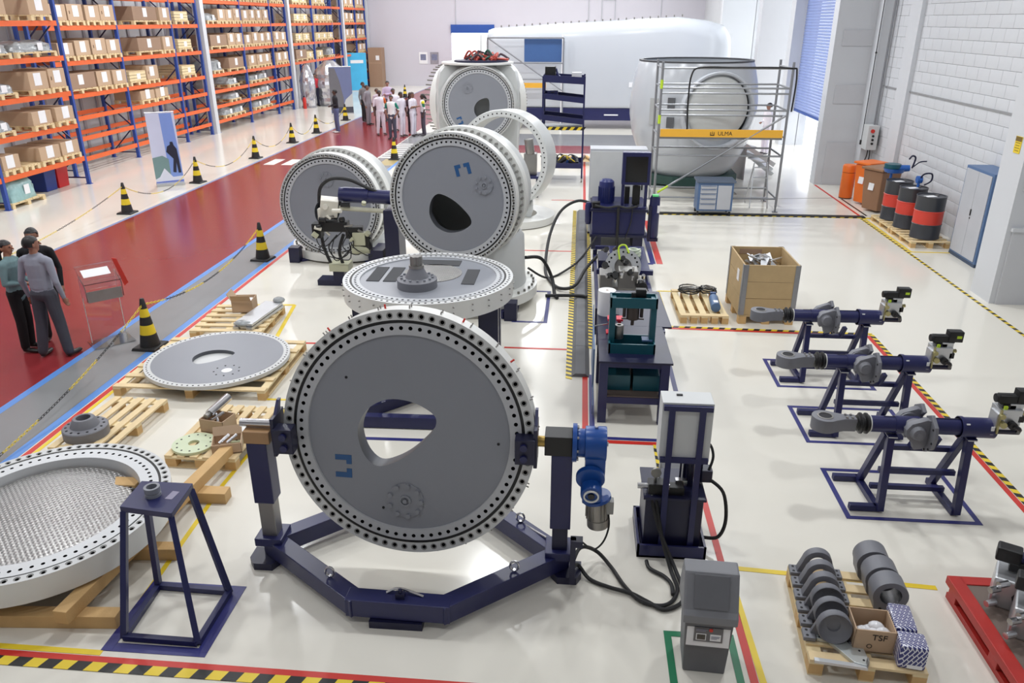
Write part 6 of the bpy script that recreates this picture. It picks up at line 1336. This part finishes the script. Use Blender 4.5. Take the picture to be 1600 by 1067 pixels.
for lb, x0, x1, c in (('pale drawing poster on the far wall', -11.6, -11.0, (190, 192, 206)), ('grey photo poster on the far wall beside the drawing', -10.8, -10.2, (150, 146, 154))):
    t = thing('wall_poster', lb, 'poster', ((x0 + x1) / 2, 57.98, 1.9), 0, 'posters on the far wall'); MB().box((0, 0, 0), (.6, .02, .78)).build('sheet', PAPER if x0 < -11 else pm('poster_grey', c, .6, var=.3, scale=5), t, 0); MB().box((0, -.012, .05), (.4, .004, .4)).build('print', pm('poster_print' + str(c[0]), (120, 124, 150), .6, var=.5, scale=6), t, 0)
# ================================================================== CONES, CHAINS, BANNERS
def cone_proto():
    t = thing('traffic_cone', '', 'cone', (0, 0, 0), 0, 'yellow and black traffic cones along the walkway')
    MB().box((0, 0, .02), (.38, .38, .04), top=(.92, .92)).build('base', CBLK, t, 0, .01)
    r_ = lambda z: .145 - .115 * (z / .74)
    for nm, mt, z0, z1 in (('lower_black', CBLK, .04, .22), ('lower_yellow_band', CYEL, .22, .36), ('middle_black', CBLK, .36, .48), ('upper_yellow_band', CYEL, .48, .60), ('tip', CBLK, .60, .74)):
        m = MB(); m.lathe([(r_(z0), z0), (r_(z1), z1)] + ([(.02, .75), (0, .75)] if z1 == .74 else []), 28); m.build(nm, mt, t, 40)
    return t
cp = cone_proto()
spots = [(-11.05, 18.0, 'nearest cone on the far side of the red walkway'), (-11.1, 21.9, 'cone beside the standing banner'), (-11.1, 26.25, 'third cone from the near end on the far walkway side'),
         (-11.1, 29.9, 'fourth cone from the near end on the far walkway side'), (-11.05, 32.7, 'cone beside the man in the black jacket'), (-11.1, 37.2, 'cone in front of the grey blue poster'),
         (-6.28, 26.4, 'cone standing by the zebra stripes behind the hubs'), (-6.2, 14.4, 'cone beside the left turbine hub'), (-6.13, 9.92, 'nearest cone, beside the grey disc pallet'), (-10.8, 49.1, 'farthest cone, behind the group of people')]
for i, (x, y, lb) in enumerate(spots):
    if i == 0: cp.location = (x, y, 0); cp['label'] = 'yellow and black ' + lb
    else: dup(cp, (x, y, 0), random.uniform(-.2, .2), 'yellow and black ' + lb)
def chain(a, b, sag, label, za=.66, zb=.66):
    a = Vector((*a, za)); b = Vector((*b, zb)); L_ = (b - a).length; n = max(8, int(L_ / .052)); m = MB(); up = Vector((0, 0, 1))
    pts = [a.lerp(b, k / n) - up * (sag * 4 * (k / n) * (1 - k / n)) for k in range(n + 1)]
    for k in range(n):
        p, q = pts[k], pts[k + 1]; d = (q - p); l = d.length; d.normalize(); sd = d.cross(up).normalized(); nn = sd if k % 2 else sd.cross(d); c = (p + q) / 2; lp = []
        for ang in range(8): t_ = 2 * PI * ang / 8; lp.append(c + d * (l * .62 * math.cos(t_)) + nn * (.014 * math.sin(t_)))
        m.tube(lp, .0045, 4, m=(k // 12) % 2, closed=True)
    o = m.build('plastic_chain', [CYEL, CBLK], None, 0); return tag(o, label, 'chain', 'yellow and black plastic chains')
chain((-11.05, 18.0), (-11.4, 12.3), .2, 'plastic chain from the nearest far side cone toward the left edge', zb=.03)
for i in range(5): chain(spots[i][:2], spots[i + 1][:2], .5, 'plastic chain between the %s and %s far side cones' % (ORD[i], ORD[i + 1]))
chain((-6.13, 9.92), (-6.2, 14.4), .30, 'plastic chain between the nearest cone and the cone by the left hub'); chain((-6.13, 9.92), (-6.12, 5.2), .2, 'plastic chain from the nearest cone toward the lower left edge', zb=.03)
# banners
t = thing('roll_up_banner', 'tall roll-up banner with blue tower picture and dark silhouette, beside the racks', 'banner', (-11.68, 21.42, 0), R(32))
MB().bx(-.38, .38, -.1, .1, 0, .08).build('foot_case', ALU, t, 0, .01); MB().bx(-.37, .37, -.008, .008, .08, 2.02).build('sheet', pm('banner_sky', (206, 212, 236), .5, var=.08, scale=1.5), t, 0)
pr = lambda nm, poly, c, k=0: MB().prism(poly, 0, .002, XZ2(-.010 - .002 * k)).build(nm, pm('banner_' + nm, c, .5), t, 0)
pr('tower_print', [(.02, .2), (.37, .2), (.30, 2.0), (-.02, 2.0)], (128, 156, 222)); pr('hill_print', [(-.37, .2), (.05, .2), (.05, .75), (-.1, .85), (-.37, .8)], (120, 150, 150), 1)
pr('floor_print', [(-.37, .1), (.37, .1), (.37, .26), (.1, .24), (-.1, .5), (-.25, .26), (-.37, .2)], (222, 226, 240), 2); pr('stripe_print', [(-.37, .1), (.37, .1), (.37, .15), (-.37, .13)], (110, 130, 210), 3)
pr('figure_print', [(.12, .38), (.18, .75), (.02, .95), (.06, 1.1), (.14, 1.14), (.15, 1.22), (.22, 1.22), (.24, 1.12), (.30, 1.02), (.32, .7), (.33, .35), (.26, .35), (.24, .65), (.2, .36)], (36, 40, 60), 4)
MB().cyl((-.38, 0, 2.03), (.38, 0, 2.03), .015, n=8).build('top_rail', ALU, t)
t = thing('roll_up_banner', 'grey and blue poster stand in front of the foil wrapped part', 'banner', (-12.0, 39.8, 0), R(20), None)
MB().bx(-.55, .55, -.1, .1, 0, .06).build('foot_case', ALU, t, 0); MB().bx(-.55, .55, -.01, .01, .06, 2.25).build('sheet', pm('poster_blue_grey', (112, 122, 160), .5), t, 0)
MB().prism([(-.55, .2), (-.55, 2.2), (-.25, 2.2), (-.05, 1.6), (.1, .8), (.1, .2)], 0, .003, XZ2(-.013)).build('tower_print', pm('poster_dark_grey', (110, 110, 116), .5), t, 0); MB().prism([(.0, .2), (.55, .2), (.55, 1.0), (.2, .7)], 0, .003, XZ2(-.016)).build('cloud_print', pm('poster_pale', (196, 200, 200), .5), t, 0); MB().bx(-.5, .55, -.02, -.016, .06, .35).build('caption_print', pm('poster_caption', (70, 72, 84), .5), t, 0); MB().cyl((-.56, 0, 2.26), (.56, 0, 2.26), .02, n=8).build('top_rail', ALU, t)
t = thing('roll_up_banner', 'bright cyan banner hanging on the farthest rack', 'banner', (-14.9, 53.4, 0), R(28)); MB().bx(-.65, .65, -.02, .02, .05, 2.4).build('sheet', pm('banner_cyan', (70, 180, 226), .5, var=.15, scale=2), t, 0); MB().bx(-.4, .45, -.03, -.02, 1.75, 1.95).build('white_print', PAPER, t, 0); MB().bx(-.66, .66, -.05, .05, 0, .05).build('foot_case', ALU, t, 0)
# foil wrapped parts
for lb, x, y, rx, ry, h, sd in (('big foil wrapped part under the fourth rack', -13.9, 44.3, .8, .9, 2.25, 3), ('narrow foil wrapped part beside the rack post', -14.7, 42.75, .36, .36, 2.1, 5)):
    rr = random.Random(sd); m = MB(); n = 28; k = 14; p = []
    for j in range(k):
        tt = j / (k - 1); q = (1.0 + .12 * math.sin(tt * 3)) * (1 - max(0, tt - .6) ** 2 * 4.5)
        for i in range(n): a = 2 * PI * i / n; s_ = q * (1 + rr.uniform(-.09, .09)); p.append((rx * s_ * math.cos(a), ry * s_ * math.sin(a), h * tt))
    m.add(p, [(j * n + i, j * n + (i + 1) % n, (j + 1) * n + (i + 1) % n, (j + 1) * n + i) for j in range(k - 1) for i in range(n)] + [tuple(range(n - 1, -1, -1)), tuple((k - 1) * n + i for i in range(n))])
    t = thing('foil_wrapped_part', lb, 'wrapped part', (x, y, .09), 0, 'foil wrapped parts'); m.build('foil', FOIL, t, 20); MB().lathe([(0, -.09), (rx * 1.1, -.09), (rx * 1.1, 0), (0, 0)], 12).build('pallet_base', pm('wrap_base', (150, 150, 154), .6), t, 0)
t = thing('fire_extinguisher', 'red fire extinguisher standing by the third white column', 'extinguisher', (-14.75, 42.15, 0)); MB().lathe([(0, 0), (.09, 0), (.09, .5), (.05, .58), (0, .6)], 20).build('cylinder', TRED, t, 40); MB().box((0, 0, .63), (.05, .12, .05)).build('valve', BLACK, t, 0)
# lectern
t = thing('acrylic_lectern', 'transparent acrylic lectern with white sheet and red cloth on the walkway', 'lectern', (-6.80, 10.06, 0), R(46))
MB().bx(-.28, .28, -.2, .22, 0, .015).build('base', GLASS, t, 0); MB().bx(-.24, .24, .10, .112, .015, 1.02).build('front_panel', GLASS, t, 0)
MB().box((0, 0, 1.06), (.50, .40, .012), rot=Euler((R(28), 0, 0)).to_matrix()).build('reading_top', GLASS, t, 0); MB().bx(-.25, .25, -.185, -.175, .9, 1.02).build('lip', GLASS, t, 0)
for s in (-1, 1): MB().prism([(-.18, .72), (.11, .72), (.11, 1.06), (-.18, .93)], s * .24 - .005, s * .24 + .005, YZ2(0)).build('side_panel', GLASS, t, 0)
MB().box((-.02, .02, 1.076), (.36, .16, .004), rot=Euler((R(28), 0, 0)).to_matrix()).build('paper_sheet', PAPER, t, 0); MB().bx(-.23, .23, -.172, -.165, .70, .86).build('grey_strip', pm('grey_strip', (140, 132, 130), .4, var=.25, scale=6), t, 0)
for s in (-1, 1): MB().bx(s * .24 - .004, s * .24 + .004, .098, .114, .015, 1.02).build('painted_edge_glint', BOOTG, t, 0)  # bright glint of the clear acrylic edges, painted as white strips
m = MB(); m.prism([(.24, 1.22), (.30, 1.2), (.40, .82), (.34, .78)], .0, .02, XZ2(.08)); m.build('red_cloth', TRED, t, 0)

# ================================================================== PEOPLE
def cmat(rgb): return pm('cloth_%d_%d_%d' % rgb, rgb, .85, var=.12, scale=9, bump=.2, bscale=25)
def person(label, loc, rz, shirt, pants, shoes=(30, 28, 28), skin=(150, 104, 80), hair=(24, 20, 20), h=1.72, sleeve='long', arms=('down', 'down'), long_hair=False, jacket_len=0, vox=.017, accents=(), lean=0, stance=.0, turn=0, heels=False, group='visitors standing on the walkway', female=False, loose=1.12):
    """bones: p0, p1, r0, r1, material, flatten (x,y); built as one voxel-fused surface; front is -Y"""
    S, U, P_, K = 0, 1, 2, 3     # skin, upper, pants, shoes
    k = 1.0; bn = []
    def b(p0, p1, r0, r1, m, fl=(1, 1)): bn.append((Vector(p0), Vector(p1), r0, r1, m, fl))
    sw = .165 if not female else .145
    for s in (-1, 1):
        hx_ = .085; fx = .10 + stance; fy = .03 * s * (1 if stance else .4)
        b((s * hx_, 0, .92), (s * (hx_ + (fx - hx_) * .45), -.01 + fy * .5, .50), .095 if not female else .09, .066 * loose, P_)
        b((s * (hx_ + (fx - hx_) * .45), -.01 + fy * .5, .50), (s * fx, .02 + fy, .10), .066 * loose, .055 * loose, P_)
        b((s * fx, .03 + fy, .045), (s * (fx + .03), -.16 + fy, .035), .042, .036, K, (1.05, .8)); b((s * fx, .03 + fy, .10), (s * fx, .03 + fy, .05), .042, .042, K)
    b((-.05, 0, .93), (.05, 0, .93), .115, .115, P_); b((0, .0, .96), (0, 0, 1.08), .14, .132, U if jacket_len else P_, (1, .74))
    b((0, 0, 1.02 - jacket_len), (0, 0, 1.14), .145, .14, U, (1.08, .76)); b((0, 0, 1.12), (0, -.01, 1.34), .142, .158, U, (1.08, .72)); b((-sw * .75, 0, 1.39), (sw * .75, 0, 1.39), .072, .072, U); b((0, .01, 1.36), (0, .01, 1.45), .1, .06, U, (1.1, .8))
    b((0, .005, 1.42), (0, -.005, 1.53), .052, .05, S)
    # head: cranium, jaw, nose, ears
    hz = 1.615; rt = Matrix.Rotation(turn, 3, 'Z')
    hd = lambda x, y, z: tuple(rt @ Vector((x, y, 0)) + Vector((0, 0, z)))
    b(hd(0, .012, hz + .015), hd(0, -.008, hz + .015), .082, .08, S, (.92, 1)); b(hd(0, -.03, hz - .035), hd(0, -.045, hz - .075), .058, .036, S); b(hd(0, -.095, hz + .01), hd(0, -.112, hz - .022), .010, .015, S)
    for s in (-1, 1): b(hd(s * .078, .012, hz + .01), hd(s * .08, .014, hz - .025), .016, .012, S)
    fore = U if sleeve == 'long' else S
    for s, pose in zip((-1, 1), arms):
        sh = Vector((s * (sw + .02), 0, 1.385))
        if pose == 'down': el, wr_ = Vector((s * (sw + .085), .03, 1.11)), Vector((s * (sw + .09), -.04, .87))
        elif pose == 'out': el, wr_ = Vector((s * (sw + .14), .03, 1.13)), Vector((s * (sw + .22), -.02, .90))
        elif pose == 'front': el, wr_ = Vector((s * (sw + .07), .0, 1.12)), Vector((s * .06, -.2, 1.08))
        elif pose == 'cross': el, wr_ = Vector((s * (sw + .07), -.03, 1.13)), Vector((-s * .08, -.2, 1.17))
        elif pose == 'hip': el, wr_ = Vector((s * (sw + .2), .08, 1.16)), Vector((s * .17, -.03, 1.0))
        elif pose == 'pocket': el, wr_ = Vector((s * (sw + .12), .07, 1.14)), Vector((s * .18, -.04, .94))
        b(sh, sh.lerp(el, .55), .056, .05, U); b(sh.lerp(el, .55), el, .05, .042, fore if sleeve == 'cap' else U); b(el, wr_, .042, .03, fore)
        d = (wr_ - el).normalized(); sd = Vector((0, -1, 0)) if abs(d.y) < .8 else Vector((1, 0, 0)); sd = (sd - d * sd.dot(d)).normalized(); nn = d.cross(sd)
        pl = wr_ + d * .075; b(wr_ + d * .01, pl, .026, .034, S, (1, 1))
        for fi, (o_, ln) in enumerate(((-.027, .062), (-.009, .074), (.009, .07), (.026, .054))):
            f0 = pl + sd * -o_; f1 = f0 + d * ln * .55 + nn * s * -.006; f2 = f1 + d * ln * .4 + nn * s * -.02; b(f0, f1, .0095, .009, S); b(f1, f2, .009, .0075, S)
        b(wr_ + d * .03 + sd * .02, wr_ + d * .07 + sd * .052, .012, .011, S); b(wr_ + d * .07 + sd * .052, wr_ + d * .1 + sd * .052, .011, .009, S)
    m = MB()
    for p0, p1, r0, r1, mi, fl in bn:
        d = p1 - p0; L_ = max(d.length, 1e-4); Rm = zmat(d) if L_ > .001 else Matrix.Identity(3)
        # keep flattening axis aligned with body x/y for the upright bones
        if abs(d.normalized().z) > .9: Rm = Matrix.Diagonal((1, 1, 1 if d.z > 0 else -1)); 
        pr_ = [(r0 * math.cos(a), -r0 * math.sin(a)) for a in (PI / 2, PI / 3, PI / 6)] + [(r0, 0), (r1, L_)] + [(r1 * math.cos(a), L_ + r1 * math.sin(a)) for a in (PI / 6, PI / 3, PI / 2)]
        n = 14; p = []
        for r_, z in pr_:
            for i in range(n): a = 2 * PI * i / n; p.append(p0 + (Rm @ Vector((r_ * fl[0] * math.cos(a), r_ * fl[1] * math.sin(a), z)) if abs(d.normalized().z) <= .9 else Vector((r_ * fl[0] * math.cos(a), r_ * fl[1] * math.sin(a), 0)) + d.normalized() * z))
        kk = len(pr_); m.add(p, [(j * n + i, j * n + (i + 1) % n, (j + 1) * n + (i + 1) % n, (j + 1) * n + i) for j in range(kk - 1) for i in range(n)])
    tmp = ob('tmp_body', m.mesh('tmp_body', cmat(shirt), 0, merge=True)); md = tmp.modifiers.new('r', 'REMESH'); md.mode = 'VOXEL'; md.voxel_size = vox; sm_ = tmp.modifiers.new('s', 'SMOOTH'); sm_.factor = .5; sm_.iterations = 2
    bpy.context.view_layer.update(); me = bpy.data.meshes.new_from_object(tmp.evaluated_get(bpy.context.evaluated_depsgraph_get())); bpy.data.objects.remove(tmp)
    me.materials.clear(); mats = [pm('skin_%d' % skin[0], skin, .55, var=.05), cmat(shirt), cmat(pants), pm('shoe_%d' % shoes[0], shoes, .4)] + [cmat(a[0]) for a in accents]
    for q in mats: me.materials.append(q)
    for po in me.polygons:
        c = po.center; best = 9; bi = 0
        for p0, p1, r0, r1, mi, fl in bn:
            d = p1 - p0; l2 = d.length_squared; t_ = max(0, min(1, (c - p0).dot(d) / l2)) if l2 > 1e-8 else 0
            q = p0 + d * t_; v = c - q; dist = math.sqrt((v.x / fl[0]) ** 2 + (v.y / fl[1]) ** 2 + v.z ** 2) - (r0 + (r1 - r0) * t_)
            if dist < best: best = dist; bi = mi
        for ai, (col_, fn) in enumerate(accents):
            if bi == U and fn(c): bi = 4 + ai
        po.material_index = bi
    me.polygons.foreach_set('use_smooth', [True] * len(me.polygons)); me.name = 'body'
    t = thing('person', label, 'person', (loc[0], loc[1], 0), rz, group); sc = h / 1.72; t.scale = (sc, sc, sc)
    ob('body', me, t, (0, 0, 0), (lean, 0, 0))
    hm = MB(); n = 18
    for j in range(9):
        ph = PI * .64 * j / 8
        for i in range(n):
            a = 2 * PI * i / n; v = Vector((.088 * math.sin(ph) * math.cos(a), .105 * math.sin(ph) * math.sin(a) + .012, .103 * math.cos(ph)))
            if v.y < -.02 and v.z < .045: v.z = .045 + (v.z - .045) * .15; v.y *= .9
            v = rt @ v + Vector((0, 0, hz + .012)); hm.v.append(tuple(v))
    hm.f = [(j * n + i, (j + 1) * n + i, (j + 1) * n + (i + 1) % n, j * n + (i + 1) % n) for j in range(8) for i in range(n)]; hm.m = [0] * len(hm.f)
    if long_hair:
        hm.sphere(hd(0, .09, hz - .02), (.06, .05, .07), 12); hm.tube([hd(0, .1, hz - .02), hd(0, .14, hz - .1), hd(0, .13, hz - .2), hd(0, .11, hz - .27)], [.045, .05, .04, .015], 10)
    hm.build('hair', pm('hair_%d' % hair[0], hair, .45), t, 50)
    em = MB()
    for s in (-1, 1): em.sphere(hd(s * .03, -.083, hz + .012), .011, 8)
    em.box(hd(0, -.092, hz - .052), (.04, .012, .008), rz=turn); em.build('eyes_and_mouth', pm('eye_dark', (60, 36, 34), .3), t, 40)
    return t
G3 = 'three people talking on the walkway'
person('woman in teal grey jumper and black trousers, hair tied back, seen from the side', (-7.80, 9.68), R(96), (116, 142, 146), (18, 16, 20), (20, 18, 18), (168, 116, 92), (26, 18, 20), 1.62, 'long', ('front', 'front'), True, .10, .010, group=G3, female=True)
person('man in grey shirt and dark grey trousers, back to the camera', (-7.27, 9.50), R(178), (150, 152, 166), (72, 72, 82), (44, 40, 40), (160, 112, 92), (30, 24, 24), 1.74, 'long', ('down', 'down'), False, 0, .010, stance=.07, loose=1.2, turn=R(-30), group=G3)
person('person in black jacket hidden behind the man in the grey shirt', (-7.66, 10.05), R(20), (20, 19, 23), (30, 28, 32), (60, 56, 58), (150, 106, 86), (18, 15, 18), 1.70, 'long', ('down', 'down'), False, .12, .012, group=G3)
GV = 'visitors gathered at the end of the walkway'
WH = (226, 220, 230)
person('man in black jacket and blue jeans standing apart beside the cones', (-10.2, 32.9), R(-60), (34, 34, 42), (92, 100, 138), (206, 204, 204), (78, 54, 46), (22, 18, 18), 1.74, 'long', ('front', 'front'), False, .08, group=GV)
person('leftmost man of the group, grey suit jacket and black trousers', (-10.05, 36.8), R(60), (118, 116, 118), (32, 30, 32), (24, 22, 22), (110, 78, 64), (40, 32, 30), 1.76, 'long', ('down', 'down'), False, .16, group=GV)
person('second man in full grey suit at the left of the group', (-9.55, 35.6), R(70), (136, 132, 138), (132, 128, 134), (24, 22, 22), (130, 92, 74), (44, 34, 32), 1.72, 'long', ('down', 'down'), False, .16, group=GV)
person('man in lilac shirt standing behind the group', (-8.95, 37.0), R(10), (196, 178, 204), (90, 84, 96), (30, 28, 28), (156, 112, 96), (36, 26, 28), 1.8, 'long', ('cross', 'cross'), False, .05, group=GV)
person('person with brown hair behind the white overall with orange sleeve', (-8.85, 34.6), R(50), (186, 170, 180), (60, 44, 48), (36, 30, 30), (126, 88, 70), (70, 50, 40), 1.66, 'short', ('down', 'down'), False, .06, group=GV)
person('worker in white overalls with bright orange sleeve', (-8.2, 32.4), R(30), WH, WH, (60, 56, 58), (84, 58, 48), (26, 20, 20), 1.76, 'short', ('down', 'pocket'), False, .1, group=GV, accents=(((226, 112, 50), lambda c: c.x > .15 and c.z > 1.2),), stance=.04)
person('man in white and green shirt with jeans facing the camera', (-7.44, 31.2), R(-5), (236, 236, 236), (74, 76, 92), (50, 44, 46), (134, 92, 76), (30, 22, 24), 1.68, 'short', ('pocket', 'pocket'), False, .1, group=GV, accents=(((30, 130, 112), lambda c: abs(c.x) > .17 and c.z > 1.2),))
person('worker in white overalls turned to the right, in the middle of the group', (-7.22, 32.0), R(60), WH, WH, (66, 60, 60), (86, 60, 50), (24, 20, 20), 1.74, 'short', ('down', 'down'), False, .1, group=GV)
person('worker in white top behind the man in the white and green shirt', (-7.9, 33.6), R(40), WH, WH, (66, 60, 60), (126, 88, 72), (34, 26, 26), 1.74, 'short', ('down', 'down'), False, .1, group=GV)
person('person in dark clothes between two white overalls', (-7.05, 33.0), R(40), (70, 52, 60), (52, 44, 58), (30, 26, 28), (90, 62, 54), (34, 24, 28), 1.64, 'long', ('down', 'down'), True, .1, group=GV, female=True)
person('worker in white overalls with arms crossed, right part of the group', (-6.8, 32.2), R(65), WH, WH, (66, 60, 60), (128, 92, 74), (60, 44, 38), 1.72, 'short', ('cross', 'cross'), False, .1, group=GV)
person('woman in white, yellow and green shirt and dark trousers at the right of the group', (-6.42, 32.4), R(-70), (232, 228, 232), (80, 74, 86), (70, 64, 70), (70, 48, 42), (24, 18, 18), 1.64, 'short', ('hip', 'down'), True, .06, group=GV, female=True, accents=(((216, 206, 60), lambda c: abs(c.x) > .12 and c.z > 1.34), ((30, 120, 84), lambda c: abs(c.x) > .15 and 1.2 < c.z <= 1.34)))
person('person in red shirt and dark trousers between the foil wrapped parts', (-14.5, 43.4), R(30), (196, 50, 62), (38, 40, 62), (30, 28, 30), (150, 110, 90), (40, 30, 30), 1.7, 'short', ('down', 'down'), False, 0, group=None)
person('worker in white clothes behind the scaffold tower', (6.5, 28.6), R(-70), (232, 226, 232), (214, 206, 216), (60, 58, 66), (150, 100, 88), (34, 24, 30), 1.75, 'long', ('front', 'down'), False, .1, group=None)
# ================================================================== one part, one piece: separate what lies apart inside a part's mesh
def split_parts():
    for o in list(SC.objects):
        if o.type != 'MESH' or o.parent is None or o.get('kind') or o.children or o.data.users > 1: continue
        if o.name.split('.')[0] in ('body', 'eyes_and_mouth', 'lettering', 'label_text_lines', 'text_lines', 'hair', 'conduit', 'tube_frame', 'logo_mark', 'hazard_edge', 'hazard_tape', 'dashed_hazard_tape', 'foil', 'block_courses'): continue
        me = o.data; n = len(me.vertices)
        if n > 6000 or n < 12: continue
        par = list(range(n))
        def find(a):
            while par[a] != a: par[a] = par[par[a]]; a = par[a]
            return a
        for p in me.polygons:
            vs_ = p.vertices; a = find(vs_[0])
            for v in vs_[1:]:
                b = find(v)
                if a != b: par[b] = a
        boxes = {}
        for i, v in enumerate(me.vertices):
            r = find(i); c = v.co
            if r not in boxes: boxes[r] = [c.x, c.y, c.z, c.x, c.y, c.z]
            else:
                b = boxes[r]; b[0] = min(b[0], c.x); b[1] = min(b[1], c.y); b[2] = min(b[2], c.z); b[3] = max(b[3], c.x); b[4] = max(b[4], c.y); b[5] = max(b[5], c.z)
        if len(boxes) < 2: continue
        keys = list(boxes); cl = {k: k for k in keys}
        def cf(a):
            while cl[a] != a: a = cl[a]
            return a
        if len(keys) > 400: continue
        e = .002
        for i, a in enumerate(keys):
            A = boxes[a]
            for b in keys[i + 1:]:
                Bx = boxes[b]
                if all(A[k] <= Bx[k + 3] + e and Bx[k] <= A[k + 3] + e for k in range(3)):
                    x, y = cf(a), cf(b)
                    if x != y: cl[y] = x
        roots = sorted({cf(k) for k in keys})
        if len(roots) < 2: continue
        if len(roots) > 12: o['kind'] = 'stuff'; continue
        groups = {r: {} for r in roots}; faces = {r: [] for r in roots}; mats = {r: [] for r in roots}; sm = {r: [] for r in roots}
        for p in me.polygons:
            r = cf(find(p.vertices[0])); g = groups[r]
            faces[r].append([g.setdefault(v, len(g)) for v in p.vertices]); mats[r].append(p.material_index); sm[r].append(p.use_smooth)
        base = o.name.split('.')[0]
        for k, r in enumerate(roots):
            nm = bpy.data.meshes.new(base); inv = sorted(groups[r], key=groups[r].get)
            nm.from_pydata([me.vertices[v].co[:] for v in inv], [], faces[r])
            for mt in me.materials: nm.materials.append(mt)
            nm.polygons.foreach_set('material_index', mats[r]); nm.polygons.foreach_set('use_smooth', sm[r])
            if any(sm[r]): nm.set_sharp_from_angle(angle=R(35))
            if k == 0: o.data = nm
            else:
                q = o.copy(); q.data = nm; COL.objects.link(q); q.parent = o.parent
split_parts()
